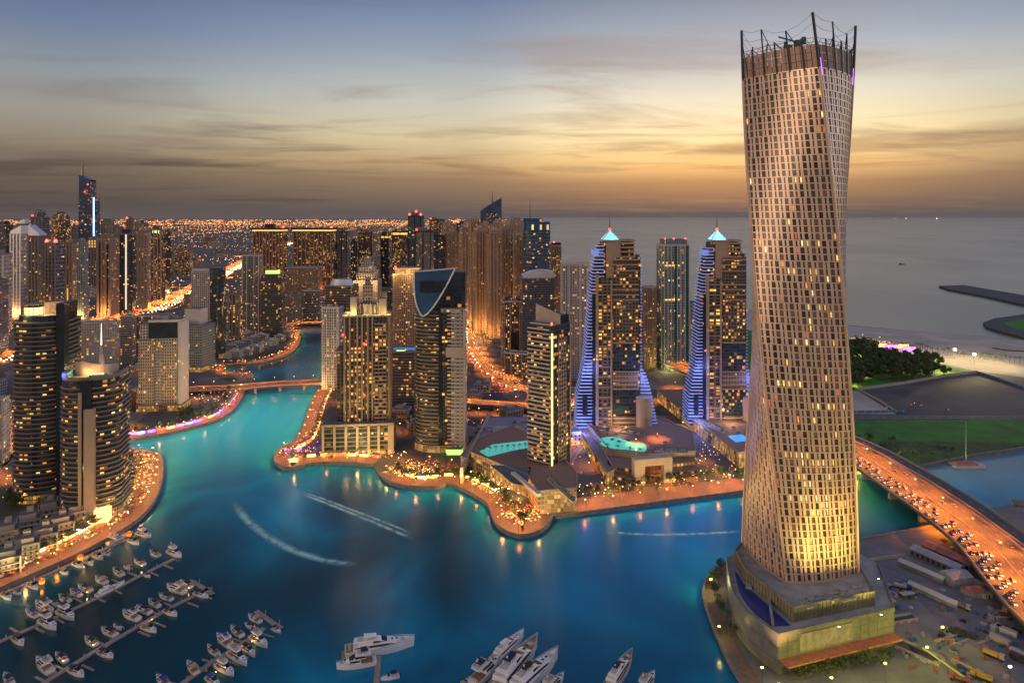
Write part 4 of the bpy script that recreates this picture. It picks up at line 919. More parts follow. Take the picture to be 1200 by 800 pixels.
cp_.piers(beige, [-.48, -.32, -.16, 0, .16, .3], 0, cp_.h, 2.2, 1.6, name='pillar')
for f_ in (-.47, -.31, -.15, .01, .17, .31, .45): point(cp_.w * f_, -cp_.d * .5 - 3.0, 2.0, (1, .5, .12), 1900, .4, cp_.root)
mb = MB(); z = 4
while z < cp_.h - 2: mb.box(-cp_.w * .49, cp_.w * .45, -cp_.d * .5 - .8, -cp_.d * .5 + .2, z, z + .8); z += 4
cp_.part('gallery_bands', mb, slabg); cp_.block('shop_front', -.9, .8, -1.04, -.9, .3, 3.4, M['f_mall'])

# --- blue sail tower
bs = T('sail_tower', 'rounded dark tower with a blue triangular glass sail edged in white on its upper front', 488, 547, 366, 530, 0, .8, BOW)
bs.wall(M['f_dark'], pu=3.2, pv=3.5, cont=True); HB = topz(320, bs.y - bs.d * .45)
mb = MB(); mb.prism([(p[0] * bs.w, p[1] * bs.d) for p in [(-.5, .45), (-.5, -.12), (.5, -.12), (.5, .45)]], bs.h, HB, 0, 1, 3.5, 3.5); bs.part('upper_glass', mb, [M['f_glass'], M['roof']])
mb = MB(); z = 8
left = [(p[0] * bs.w, p[1] * bs.d) for p in BOW if p[0] <= .02]
while z < bs.h: mb.prism([(p[0] * 1.03 - .4, p[1] * 1.03 - .8) for p in left[:1] + left[1:]] + [(.02 * bs.w, .3 * bs.d)], z, z + 1.0, 0, bot=True); z += 3.5
bs.part('balcony_bands', mb, slabg)
bs.block('framed_wing', .05, 1.04, -.9, .3, 0, bs.h + 3, M['f_white'], pu=4.2, pv=3.5); bs.block('dark_slot', -.04, .12, -1.05, -.2, 0, bs.h, M['dark_glass'])
mb = MB(); z = 8
while z < bs.h - 3: mb.box(bs.w * .16, bs.w * .50, -bs.d * .49, -bs.d * .3, z, z + 1.0); z += 3.5
bs.part('balcony_bands', mb, slabw)
bs.block('blank_panel', .1, 1.05, -.97, -.8, bs.h * .68, bs.h * .75, cream); bs.piers(cream, [.07, .5], 0, bs.h + 3, 2.0, -1.0 + .0, name='frame_pier')
zb_ = bs.h - 3; yq = -bs.d * .50 - 2.5
n_ = 16; LE = []; RE = []
for i in range(n_ + 1):
    t_ = i / n_; z = zb_ + (HB + 1.5 - zb_) * t_; LE.append((-bs.w * (.5 - .16 * (1 - t_) ** 4), z)); RE.append((bs.w * (-.30 + .62 * t_ ** .72), z + 3 * t_))
mb = MB()
for i in range(n_):
    P = [LE[i], RE[i], RE[i + 1], LE[i + 1]]; yy = lambda z: yq + (z - zb_) * .05
    mb.face([(p[0], yy(p[1]), p[1]) for p in P]); mb.face([(p[0], yy(p[1]) + 1.2, p[1]) for p in P[::-1]])
    for A, B in ((LE[i + 1], LE[i]), (RE[i], RE[i + 1])): mb.face([(A[0], yy(A[1]), A[1]), (A[0], yy(A[1]) + 1.2, A[1]), (B[0], yy(B[1]) + 1.2, B[1]), (B[0], yy(B[1]), B[1])])
bs.part('blue_sail', mb, M['blue_glass'])
mb = MB(); ring = [(p[0], yy(p[1]) - .2, p[1]) for p in LE] + [(p[0], yy(p[1]) - .2, p[1]) for p in reversed(RE)]
for a, b in zip(ring, ring[1:] + ring[:1]): mb.tube(a, b, .75, 6)
bs.part('sail_rim', mb, steelw)
mb = MB(); zz = HB - 10; mb.box(-bs.w * .38, bs.w * .14, yy(zz) - .9, yy(zz) + .1, zz - 8, zz + 3); bs.part('sail_opening', mb, M['dark_glass'])
mb = MB(); mb.box(-bs.w * .5, bs.w * .28, yq + 2, -bs.d * .1, HB - 1.5, HB); bs.part('roof_slab', mb, M['roof'])
bs.lit(90, 8, bs.h - 4, 2.2, 1.9, 3.2, 3.5, out=.9, seed=12, mats=('amber', 'gold', 'gold', 'amber')); bs.block('entrance', .3, .95, -1.35, -.95, 0, 5, M['green_glow'])

# --- tower with vertical yellow light line, near the circular terrace
yt = T('corner_tower', 'tower with a yellow light line down its front edge, above the circular terrace', 619, 668, 382, 570, 52, .9)
yt.wall(M['f_dark'], pu=3.2, pv=3.5); w_, d_ = yt.w, yt.d
# local -x face looks left-front, -y face looks right-front
mb = MB(); z = 18
while z < yt.h - 2: mb.box(-w_ / 2 - 1.6, -w_ / 2 + .2, -d_ * .42, d_ * .5, z, z + 1.0); mb.box(-w_ / 2 - 1.6, -w_ / 2 + .2, -d_ * .42, d_ * .5, z + 1.0, z + 1.12); z += 3.5
yt.part('balcony_bands', mb, slabw)
mb = MB(); z = 18
while z < yt.h - 12: mb.box(-w_ * .17, w_ * .22, -d_ / 2 - .9, -d_ / 2 + .2, z, z + 1.0); z += 3.5
for fx in (-.17, -.04, .09, .22): mb.box(w_ * fx - .5, w_ * fx + .5, -d_ / 2 - 1.0, -d_ / 2 + .2, 16, yt.h - 11)
yt.part('grid_screen', mb, beige)
mb = MB(); mb.box(-w_ / 2 - .9, -w_ / 2 + .3, -d_ / 2 - .9, -d_ / 2 + .3, 17, yt.h - 6); yt.part('light_line', mb, mat('line_glow', (.9, .85, .5), .5, emit=(1, .80, .30), es=1.5))
mb = MB(); mb.box(w_ / 2 - 1.4, w_ / 2 + .6, -d_ / 2 - .8, -d_ / 2 + 1.2, 0, yt.h + 2); yt.part('corner_pier', mb, beige)
mb = MB(); y0 = -d_ * .5
Q = [(-w_ * .5, yt.h - 1, yt.h + 14), (w_ * .02, yt.h - 1, yt.h + 6)]
A = [(-w_ * .05, -d_ * .5), (-w_ * .05, d_ * .5)]
mb.face([(-w_ * .1, -d_ * .5, yt.h), (-w_ * .1, -d_ * .5, yt.h + 8), (-w_ * .1, d_ * .5, yt.h + 15), (-w_ * .1, d_ * .5, yt.h)]); mb.face([(-w_ * .1 + 1.5, -d_ * .5, yt.h), (-w_ * .1 + 1.5, d_ * .5, yt.h), (-w_ * .1 + 1.5, d_ * .5, yt.h + 15), (-w_ * .1 + 1.5, -d_ * .5, yt.h + 8)])
mb.face([(-w_ * .1, -d_ * .5, yt.h + 8), (-w_ * .1 + 1.5, -d_ * .5, yt.h + 8), (-w_ * .1 + 1.5, d_ * .5, yt.h + 15), (-w_ * .1, d_ * .5, yt.h + 15)]); mb.face([(-w_ * .1, -d_ * .5, yt.h), (-w_ * .1 + 1.5, -d_ * .5, yt.h), (-w_ * .1 + 1.5, -d_ * .5, yt.h + 8), (-w_ * .1, -d_ * .5, yt.h + 8)])
yt.part('slanted_roof_wall', mb, cream); yt.block('roof_room', -.05, .95, -.95, .9, yt.h, yt.h + 7, M['dark_glass']); yt.block('roof_deck', -.98, -.3, -.9, .9, yt.h, yt.h + 1, whitew); yt.beacon(-w_ * .45, -d_ * .45, yt.h + 1, .9)
yt.lit(90, 20, yt.h - 5, 2.3, 2.1, 3.2, 3.5, out=.35, seed=15)

# --- rounded blue glass tower, JBR cluster, far mid towers
k = T('glass_tower', 'blue glass tower with a rounded sloping top and bright rooms in its crown', 613, 645, 272, 400, 0, .8, BOW); k.wall(M['f_blue'], pu=3.4, pv=3.8, cont=True); k.bands(mat('blue_steel', (.10, .16, .26), .4, .3), 10, k.h, 7.6, .8, .4)
k.wall(M['blue_glass'], k.h, k.h + 18, k=.98, cont=True, name='crown_glass'); k.block('roof_fin', -1, .2, -.3, .0, k.h + 18, k.h + 24, M['blue_glass']); k.mast(-k.w * .25, 0, k.h + 20, k.h + 58, .8)
k.lit(26, 20, k.h - 4, 3, 2.2, 3.4, 3.8, out=.4); k.beacon(-k.w * .5, -k.d * .4, k.h * .55, 2.2)
for fx in (-.2, .1, .35):
    mb = MB(); mb.box(k.w * fx, k.w * fx + 3.5, -k.d * .52, -k.d * .45, k.h + 4, k.h + 13); k.part('lit_room', mb, M['win_pale'])
jbr = [(520, 540, 274, 352, 'f_tan'), (519, 533, 262, 330, 'f_cream'), (538, 556, 266, 374, 'f_tan'), (549, 565, 260, 384, 'f_tan'), (553, 571, 272, 392, 'f_tan'), (570, 590, 274, 398, 'f_tan'), (584, 600, 268, 392, 'f_tan'), (594, 606, 262, 372, 'f_cream'), (592, 613, 258, 350, 'f_cream'), (575, 592, 262, 355, 'f_tan'), (603, 616, 280, 392, 'f_cream'), (562, 576, 264, 348, 'f_cream')]
for i, (u0, u1, vt, vb, fc) in enumerate(sorted(jbr)):
    k = T('apartment_tower', '%s tower of the sand coloured cluster along the shore, %s from the left' % ('pale' if fc == 'f_cream' else 'warm lit', ordn(i)), u0, u1, vt, vb, 14 - 3 * (i % 4), 1.0, chamf(.12), group='sand coloured towers along the shore')
    k.wall(M[fc], pu=3.2, pv=3.3); k.piers(mat('jbr_pier', (.36, .25, .17), .8, noise=.1), [-.34, -.12, .12, .34], 0, k.h, 1.6, 1.2); k.piers(M['jbr_pier'], [-.3, 0, .3], 0, k.h, 1.6, 1.0, 'r')
    k.block('roof_tier', -.7, .6, -.7, .6, k.h, k.h + 7, M['f_cream']); k.block('roof_tier', -.4, .3, -.4, .3, k.h + 7, k.h + 12, cream)
    for fx in (-.6, .6): point(k.w * fx, -k.d * .9, 16, (1, .46, .13), 30000, 2, k.root)
    if vb > 350: point(0, -k.d * 1.0, k.h * .45, (1, .50, .18), 52000, 2, k.root) if False else None
k = T('slanted_tower', 'tall dark blue tower with a slanted top and mast, above the shore cluster', 563, 588, 250, 330, 0, .8); k.wall(M['f_blue'], pu=3.5, pv=3.8)
mb = MB(); hh = k.h; P = [(-.5 * k.w, hh, ), (.5 * k.w, hh), (.5 * k.w, hh + 52), (-.1 * k.w, hh + 28), (-.5 * k.w, hh + 8)]
mb.face([(p[0], -k.d / 2, p[1]) for p in P]); mb.face([(p[0], k.d / 2, p[1]) for p in reversed(P)])
for a, b in zip(P[1:], P[2:] + P[:1]): mb.face([(a[0], -k.d / 2, a[1]), (a[0], k.d / 2, a[1]), (b[0], k.d / 2, b[1]), (b[0], -k.d / 2, b[1])])
k.part('slanted_crown', mb, M['blue_glass']); k.mast(.05 * k.w, 0, hh + 30, hh + 74, 2); k.lit(10, 60, hh, 4, 3)
far = [(478, 497, 254, 350, 'f_blue', 'dark blue glass tower with three red lights on its roof'), (486, 508, 272, 356, 'f_grey', 'grey ribbed tower before the dark blue glass tower with red lights'), (505, 521, 277, 352, 'f_blue', 'blue grey tower left of the sand coloured cluster'),
       (459, 479, 272, 338, 'f_brown', 'brown tower with bright lit roof band left of the dark blue glass tower'), (446, 458, 276, 336, 'f_glass', 'dark slim tower left of the brown tower with lit roof band'), (394, 410, 272, 344, 'f_grey', 'dim grey tower right of the matching ribbed pair'),
       (420, 438, 274, 338, 'f_brown', 'dim brown far tower above the pale ornate tower'), (503, 521, 258, 318, 'f_brown', 'brown far tower with a rounded red lit top'), (535, 556, 262, 318, 'f_blue', 'dark far tower with a drum on its roof'),
       (411, 420, 284, 330, 'f_glass', 'slim dark far tower beyond the crowned tower'), (474, 486, 296, 345, 'f_grey', 'lower grey tower between brown and blue ones'), (440, 462, 346, 392, 'f_glass', 'dark mid tower behind the crowned tower')]
for i, (u0, u1, vt, vb, fc, lab) in enumerate(far):
    k = T('far_tower', lab, u0, u1, vt, vb, -8 + 5 * (i % 4), .8, group='towers of the far centre'); k.wall(M[fc], pu=3.6, pv=3.8); k.parapet(M['dark_glass'], hh=3, th=1); k.piers(M['dark_glass'], [-.46, 0, .46], 0, k.h, 2, 1)
    k.block('roof_step', -.7, .2, -.7, .7, k.h, k.h + 12, M[fc]); k.beacon(-k.w * .4, -k.d * .4, k.h + 4, 3.2) if i in (0, 1, 7, 8) else None
    if i == 0: k.beacon(k.w * .1, -k.d * .4, k.h + 12, 3); k.beacon(k.w * .45, -k.d * .4, k.h + 4, 3)
    if 'roof band' in lab: k.block('roof_band', -1.02, 1.02, -1.02, 1, k.h - 8, k.h - 2, M['win_gold'])
    k.lit(14, 10, k.h - 4, 3, 2.4, 3.6, 3.8, seed=i)

# --- the two stepped towers with blue lit terraces and cyan pyramids
def stepped(uc, vb, mpx, lab, arot):
    Yb = F * H / (vb - V0); s = Yb / F * mpx
    r = T('stepped_tower', lab, uc - 31 * mpx, uc + 31 * mpx, 300, vb, arot, .7)
    w, d = r.w, r.d; h1 = topz(272, r.y - d / 2); r.h = h1
    pc = lambda v: topz(v, r.y - d / 2)                      # height of a picture row on the front face
    r.block('core_wall', -.55, 1., -.6, 1., 0, pc(302), M['f_brown'], pu=3.2, pv=3.4)
    r.block('left_shaft', -.78, -.20, -.95, -.3, 0, pc(326), M['f_amber'], pu=5.5, pv=3.4); r.block('beige_fin', -.86, -.76, -1.02, -.2, 0, pc(322), beige); r.block('beige_fin', -.27, -.2, -1.06, -.2, 0, pc(328), beige)
    r.block('dark_slot', -1.0, -.86, -.8, .6, 0, pc(345), M['dark_glass'])
    for (va, vb_, m_) in ((515, 487, 'f_amber'), (486, 455, 'f_glass'), (454, 437, 'f_tan'), (436, 402, 'f_glass'), (401, 352, 'f_amber'), (351, 302, 'f_amber')):
        r.block('front_bay', -.16, .86, -1.0, -.5, max(0, pc(va)) if va < 515 else 0, pc(vb_), M[m_], pu=2.9, pv=3.4)
    mb = MB()
    for v_ in list(range(490, 516, 5)) + list(range(436, 458, 5)) + [402, 352, 346, 340, 334, 318, 311, 305]:
        z = pc(v_)
        if z > 3: mb.box(-w * .09, w * .44, -d * .56, -d * .4, z, z + 1.3)
    for v_ in range(334, 515, 12): z = pc(v_); mb.box(-w * .38, -w * .14, -d * .52, -d * .3, z, z + .9) if z > 3 else None
    r.part('balcony_bands', mb, beige)
    r.block('top_block', -.55, .72, -.7, .8, pc(302), pc(284), M['f_brown']); r.block('beige_tower', -.42, .16, -.9, .5, pc(330), pc(283), beige)
    mb = MB()
    for v_ in (302, 296, 291, 286): z = pc(v_); mb.box(w * .08, w * .36, -d * .52, d * .3, z, z + 1.6)
    r.part('balcony_bands', mb, beige)
    r.block('roof_slab', -.46, .76, -.95, .85, pc(283), pc(283) + 1.5, beige)
    z0 = pc(283) + 1.5; sx_ = w * .17; px = -w * .10
    mb = MB(); P = [(px - sx_, -sx_), (px + sx_, -sx_), (px + sx_, sx_), (px - sx_, sx_)]; z1 = pc(270); e = .4
    mb.prism(P, z0, z1, 0, poly1=[(px - e, -e), (px + e, -e), (px + e, e), (px - e, e)]); r.part('pyramid', mb, M['cyan_glow'])
    mb = MB()
    for p in P: mb.tube((p[0], p[1], z0), (px, 0, z1), .5, 5)
    for j in (.3, .6):
        Q = [(px + (p[0] - px) * (1 - j), p[1] * (1 - j), z0 + (z1 - z0) * j) for p in P]
        for a, b in zip(Q, Q[1:] + Q[:1]): mb.tube(a, b, .3, 4)
    r.part('pyramid_ribs', mb, steelw); mb = MB(); mb.tube((px, 0, z1), (px, 0, pc(252)), .55, 6, r1=.15); r.part('spire', mb, steel); r.beacon(px, 0, z1, 1.3)
    point(px, -sx_ - 5, z0 + 3, (.2, .6, 1), 2500, .5, r.root)
    # sail shaped terraces at the left, slabs with blue light strips
    prof = [(515, -1.62), (470, -1.58), (452, -1.42), (430, -1.28), (400, -1.18), (360, -1.06), (325, -.95), (300, -.78), (290, -.72)]
    def xat(v):
        for (a, xa), (b, xb) in zip(prof, prof[1:]):
            if v <= a and v >= b: return xa + (xb - xa) * (a - v) / (a - b)
        return prof[-1][1]
    wb = MB(); sl = MB(); st = MB(); step = 3.3; z = 6
    while z < pc(291):
        v = V0 + (H - z) * F / (r.y - d / 2); x = xat(v) * w / 2; xr = (-.84 if z < pc(340) else -.5) * w / 2
        wb.box(x + 1.5, xr, -d * .30, d * .42, z, z + step, 0, 1, 3.2, step)
        sl.box(x - .8, xr, -d * .36, d * .45, z + step - .9, z + step); st.box(x - 1.1, x - .8, -d * .36, d * .44, z + step - .75, z + step - .25); st.box(x - .8, xr, -d * .36 - .3, -d * .36, z + step - .75, z + step - .3); z += step
    r.part('terrace_wall', wb, [M['f_dark'], M['roof']]); r.part('terrace_slabs', sl, slabw); r.part('terrace_light_strips', st, M['blue_glow'])
    mb = MB(); mb.box(-w * .70, -w * .60, -d * .40, -d * .3, pc(487), pc(463)); r.part('terrace_opening', mb, M['dark_glass'])
    # right stepped terraces
    sl = MB(); st = MB(); z = 3
    while z < pc(300):
        v = V0 + (H - z) * F / (r.y - d / 2); x = (1.06 + (max(0, (v - 437) / 77) ** .6 * .70 if v > 437 else 0)) * w / 2
        sl.box(w * .5 - 1, x, -d * .30, d * .40, z + step - .9, z + step); sl.box(w * .5 - 1, x - 2, -d * .24, d * .36, z, z + step - .9)
        st.box(x, x + .3, -d * .30, d * .4, z + step - .75, z + step - .3); st.box(w * .5 + .1, x, -d * .30 - .3, -d * .30, z + step - .75, z + step - .3); z += step * (1 if v > 438 else 1)
    r.part('terrace_slabs', sl, slabw); r.part('terrace_light_strips', st, M['blue_glow'])
    mb = MB(); mb.cyl(w * .54, -d * .50, 0, pc(465), 7.5, 7.5, 20); r.part('beige_drum', mb, beige)
    point(-w * .74, -d * .9, 16, (.22, .28, 1), 44000, 1, r.root); point(-w * .62, -d * .6, pc(430), (.22, .28, 1), 26000, 1, r.root); point(w * .66, -d * .7, pc(440), (.22, .28, 1), 22000, 1, r.root)
    point(w * .02, -d * .9, 20, (1, .6, .25), 9000, 1, r.root)
    r.lit(90, 14, pc(345), 1.7, 1.9, 2.9, 3.4, out=.4, seed=int(uc), mats=('amber', 'amber', 'gold', 'red')); r.lit(8, pc(345), pc(306), 1.9, 1.9, out=.1, seed=int(uc) + 1)
    r.block('blue_room', -.95, -.5, -.6, .3, pc(300), pc(293), M['blue_glow']); return r
g1 = stepped(721, 517, 1.0, 'first stepped tower with blue lit terraces and a cyan pyramid, behind the green pool', 0)
g2 = stepped(846, 507, 1.0, 'stepped tower with blue lit terraces and a cyan pyramid, just left of the twisted tower', 0)
k = T('teal_tower', 'teal and white glass tower with white vertical fins, between the two stepped towers', 769, 808, 288, 434, 6, .9, chamf(.1))
k.wall(M['f_teal'], pu=2.8, pv=3.6); k.piers(whitew, [-.46, -.33, -.2, .02, .14, .3, .45], 0, k.h, 1.3, .8); k.piers(whitew, [-.3, 0, .3], 0, k.h, 1.3, .8, 'l'); k.block('dark_strip', -.16, .0, -1.03, -.8, 0, k.h, mat('teal_glass', (.01, .09, .10), .1)); k.block('dark_strip', .68, .86, -1.03, -.8, 0, k.h, M['teal_glass'])
k.block('crown', -.75, .85, -.7, .7, k.h, k.h + 9, M['f_teal']); k.parapet(whitew, hh=2); [k.beacon(k.w * x, -k.d * .3, k.h + 9, 1.3) for x in (-.38, -.05, .38)]
for v_ in (312, 352):
    z = topz(v_, k.y - k.d / 2); mb = MB(); mb.box(-k.w * .48, k.w * .1, -k.d / 2 - .35, -k.d / 2 + .1, z, z + 2.2); k.part('lit_storey', mb, M['win_gold'])
k.lit(40, 8, k.h - 5, 1.9, 2.2, 2.8, 3.6, seed=4, mats=('gold', 'pale'))
for fx in (-.5, 0, .5): point(k.w * fx, -k.d * .8, 5, (1, .85, .3), 16000, 1, k.root)

for k_, g_ in ((t1, 1.6), (t2, 1.8), (b3, 2.2), (b4, 1), (b5, 1), (bs, 1.5), (ct, 2.2), (yt, 2.2)):
    if k_ is not ct: k_.wall(M['f_mall'], 0, 6.5, grow=g_, pu=2.4, pv=3.2, name='shop_front', cont=True)
    k_.bands(slabg, 6.5, 7.8, 9, .6, g_ + .8, name='base_canopy')
# ---------------------------------------------------------------- far left skyline
FL = [(-22, 14, 299, 392, 'f_white', 'white banded far tower at the left edge'), (-6, 16, 264, 340, 'f_glass', 'black glass far tower at the left edge of the skyline'), (12, 33, 274, 372, 'f_white', 'pale blue grey far tower with a chevron roof line near the left edge'),
      (33, 54, 276, 378, 'f_grey', 'grey gridded far tower with a slanted white roof edge'), (36, 58, 254, 330, 'f_blue', 'dark domed far tower with a red lamp on its left shoulder'), (60, 83, 258, 344, 'f_brown', 'brown round topped far tower left of the tallest spire'),
      (53, 75, 285, 384, 'f_blue', 'dark blue far tower with two red lamps on its roof'), (74, 90, 286, 380, 'f_tan', 'tan far tower with one vertical lit bay'), (88, 104, 284, 376, 'f_teal', 'dark teal glass far tower below the tallest spire'),
      (103, 116, 280, 345, 'f_blue', 'blue banded far tower with a bright yellow top'), (114, 140, 279, 372, 'f_tan', 'copper framed far tower with three glass panels'), (140, 159, 275, 368, 'f_glass', 'dark far tower with a white light line down its middle'),
      (148, 157, 257, 330, 'f_grey', 'grey far tower with a small red lamp, behind the white light line'), (161, 177, 272, 362, 'f_cream', 'cream far tower behind the dark one with a light line'), (158, 172, 262, 330, 'f_blue', 'blue grey pair topped far tower'),
      (176, 194, 270, 352, 'f_brown', 'brown far tower with a green lit top'), (193, 201, 272, 346, 'f_glass', 'slim dark far tower at the right end of the left skyline'), (203, 226, 293, 322, 'f_brown', 'low dark brown block right of the left skyline'),
      (118, 134, 259, 318, 'f_grey', 'dim grey far tower right of the tallest spire'), (126, 144, 266, 324, 'f_grey', 'dim curved roof far tower behind the copper framed one'), (20, 34, 262, 318, 'f_grey', 'dim far tower beyond the chevron roofed one'), (84, 94, 266, 320, 'f_blue', 'slim blue far tower just left of the tallest spire'),
      (246, 262, 331, 372, 'f_cream', 'cream block half hidden behind the round glass drum') , (268, 284, 345, 404, 'f_amber', 'short block with red lit rooms right of the round glass drum'), (-30, 10, 330, 420, 'f_grey', 'grey far block low at the left edge')]
for i, (u0, u1, vt, vb, fc, lab) in enumerate(FL):
    rnd = random.Random(i); k = T('far_tower', lab, u0, u1, vt, vb, rnd.choice([-12, -4, 5, 14]), rnd.uniform(.6, .95), ROUND if 'round topped' in lab else BOX, group='towers of the left skyline')
    k.wall(M[fc], pu=3.6, pv=3.8, cont='round topped' in lab)
    if fc not in ('f_glass', 'f_teal') and 'round topped' not in lab: k.piers(beige if fc in ('f_tan', 'f_brown', 'f_cream') else steelw if fc == 'f_white' else slabg, [-.46, -.16, .16, .46], 0, k.h, 3 if 'copper' not in lab else 4, 1.2)
    if fc in ('f_white', 'f_blue'): k.bands(slabw if fc == 'f_white' else slabg, 8, k.h, 7.6, 2.2, .6)
    if 'dome' in lab or 'round topped' in lab:
        mb = MB(); z = k.h; f0 = 1
        for f_ in (.95, .85, .68, .42): mb.prism([(p[0] * k.w * f0, p[1] * k.d * f0) for p in ROUND], z, z + 6, 0, 0, cont=True, poly1=[(p[0] * k.w * f_, p[1] * k.d * f_) for p in ROUND]); z += 6; f0 = f_
        k.part('dome', mb, M[fc])
    elif 'slanted' in lab or 'chevron' in lab:
        mb = MB(); w_, d_ = k.w / 2, k.d / 2; a, b = (22, 4) if 'slanted' in lab else (6, 18)
        for y_, s_ in ((-d_, 1), (d_, -1)):
            P = [(-w_, y_, k.h), (w_, y_, k.h), (w_, y_, k.h + b), (-w_, y_, k.h + a)]; mb.face(P if s_ > 0 else P[::-1])
        mb.face([(-w_, -d_, k.h + a), (w_, -d_, k.h + b), (w_, d_, k.h + b), (-w_, d_, k.h + a)]); mb.face([(w_, -d_, k.h), (w_, d_, k.h), (w_, d_, k.h + b), (w_, -d_, k.h + b)]); mb.face([(-w_, d_, k.h), (-w_, -d_, k.h), (-w_, -d_, k.h + a), (-w_, d_, k.h + a)])
        k.part('roof_wedge', mb, steelw)
    else: k.block('roof_step', -.7, .5, -.7, .7, k.h, k.h + rnd.uniform(5, 14), M[fc]); k.parapet(slabg, hh=2.5, th=1)
    if 'red lamp' in lab: k.beacon(-k.w * .42, -k.d * .4, k.h + 2, 3.4)
    if 'two red' in lab: k.beacon(k.w * .4, -k.d * .4, k.h + 2, 3.4)
    if 'light line' in lab and 'behind' not in lab: mb = MB(); mb.box(-k.w * .06, k.w * .06, -k.d / 2 - 1, -k.d / 2 + .5, 10, k.h); k.part('light_line', mb, mat('white_line', (.9, .85, .7), .5, emit=(1, .85, .62), es=1.0))
    if 'yellow top' in lab: k.block('lit_top', -1.03, 1.03, -1.03, 1, k.h - 26, k.h - 4, M['win_gold'])
    if 'green lit' in lab: k.block('lit_top', -.6, .6, -1.03, 0, k.h - 7, k.h, M['green_glow'])
    if 'vertical lit bay' in lab: k.block('lit_bay', -.25, .25, -1.05, -.8, 4, k.h * .45, M['win_gold'])
    if 'glass panels' in lab: [k.block('glass_panel', a, a + .42, -1.04, -.9, 10, k.h - 10, M['dark_glass']) for a in (-.7, .2)]
    k.lit(16, 8, k.h - 5, 2.8, 2.2, 3.6, 3.8, seed=i, out=.9)
    point(0, -k.d * 1.1, 10, (1, .46, .14), 60000, 2, k.root) if i % 2 == 0 and vb > 330 else None
k = T('spire_tower', 'dark far tower with a needle spire and blue light line, tallest at the left', 92, 117, 232, 328, 0, .7)
k.wall(M['f_blue'], pu=3.8, pv=4, u=[(-.5, -.5), (.5, -.5), (.5, .5), (-.5, .5)]); k.block('upper_shaft', -1, .55, -.9, .9, k.h, k.h + 58, M['f_blue'])
mb = MB(); a_, b_ = -k.w / 2, .55 * k.w / 2
P = [(a_, k.h + 58), (b_, k.h + 58), (b_, k.h + 62), (a_, k.h + 78)]
mb.face([(p[0], -k.d * .45, p[1]) for p in P]); mb.face([(p[0], k.d * .45, p[1]) for p in P[::-1]]); mb.face([(P[3][0], -k.d * .45, P[3][1]), (P[2][0], -k.d * .45, P[2][1]), (P[2][0], k.d * .45, P[2][1]), (P[3][0], k.d * .45, P[3][1])])
k.part('slanted_crown', mb, M['blue_glass']); k.mast(-k.w * .44, 0, k.h + 60, topz(188, k.y), 6.0, M['dark_glass'])
mb = MB(); mb.box(k.w / 2 - .5, k.w / 2 + 2.6, -k.d / 2 - 2, -k.d / 2 + 1, k.h * .28, k.h + 2); k.part('blue_light_line', mb, mat('line_blue', (.5, .7, 1), .4, emit=(.22, .45, 1), es=3.5)); k.lit(14, 30, k.h + 40, 5, 3.4, 3.8, 4)
for u_, v_ in ((-.1, 20), (.1, 45)): k.beacon(k.w * u_, -k.d * .47, k.h + v_, 2.2)

# ---------------------------------------------------------------- low blocks between the towers, each its own building
rnd = random.Random(77)
def inside(p, poly):
    c = False; n = len(poly)
    for i in range(n):
        a, b = poly[i], poly[i - 1]
        if (a[1] > p[1]) != (b[1] > p[1]) and p[0] < (b[0] - a[0]) * (p[1] - a[1]) / (b[1] - a[1]) + a[0]: c = not c
    return c
TOWERS = [(o.location.x, o.location.y) for o in COL.objects if o.get('category') in ('tower',)]
def near_road(p, m=50):
    for pth in (mw[::2], bl[::2], ar):
        for q in pth:
            if abs(q[0] - p[0]) < m * 2.2 and abs(q[1] - p[1]) < m * 2.2 and math.dist(q[:2], p) < m * (2.6 if pth[0] == mw[0] else .6): return True
    return False
placed = []
LOW = {}
def lowblock(x, y, w_, d_, h_, a, fc, lab, grp):
    r = thing('city_block', lab, 'building', (x, y, 0), a, grp); mb = MB(); mb.box(-w_ / 2, w_ / 2, -d_ / 2, d_ / 2, 0, h_, 0, 1, 3.5, 3.4)
    mb.build('wall', [M[fc], M['roof']], r); q = MB()
    if rnd.random() < .6: q.box(-w_ * .3, w_ * .1, -d_ * .2, d_ * .3, h_ - .1, h_ + 3)
    else: q.box(-w_ * .4, -w_ * .2, -d_ * .4, d_ * .4, h_ - .1, h_ + 2.5)
    q.build('roof_plant', M['roofp'], r); e = MB()
    for (x0, x1, y0, y1) in ((-w_ / 2 - .2, w_ / 2 + .2, -d_ / 2 - .2, -d_ / 2 + .4), (-w_ / 2 - .2, w_ / 2 + .2, d_ / 2 - .4, d_ / 2 + .2), (-w_ / 2 - .2, -w_ / 2 + .4, -d_ / 2 + .4, d_ / 2 - .4), (w_ / 2 - .4, w_ / 2 + .2, -d_ / 2 + .4, d_ / 2 - .4)): e.box(x0, x1, y0, y1, h_ - .4, h_ + .9)
    e.build('parapet', [cream if fc in ('f_cream', 'f_tan', 'f_house') else slabw], r); return r
def scatter(n, v0, v1, u0, u1, wr, hr, lab, grp, fcs, gap):
    c = 0
    for _ in range(n * 30):
        if c >= n: break
        v = V0 + 1 / rnd.uniform(1 / (v1 - V0), 1 / (v0 - V0)); u = rnd.uniform(u0, u1); p = gp(u, v)
        if not inside(p, main) or near_road(p): continue
        if any(math.dist(p, q) < gap * .5 + 28 for q in TOWERS) or any(math.dist(p, q) < gap for q in placed): continue
        if inside((p[0] + 25, p[1] - 25), main) is False or inside((p[0] - 25, p[1] - 25), main) is False or inside((p[0] + 30, p[1] + 20), main) is False: continue
        placed.append(p); lowblock(p[0], p[1], rnd.uniform(*wr), rnd.uniform(*wr) * .7, rnd.uniform(*hr), R(rnd.choice([-20, -8, 0, 12, 30])), rnd.choice(fcs), lab(c), grp); c += 1
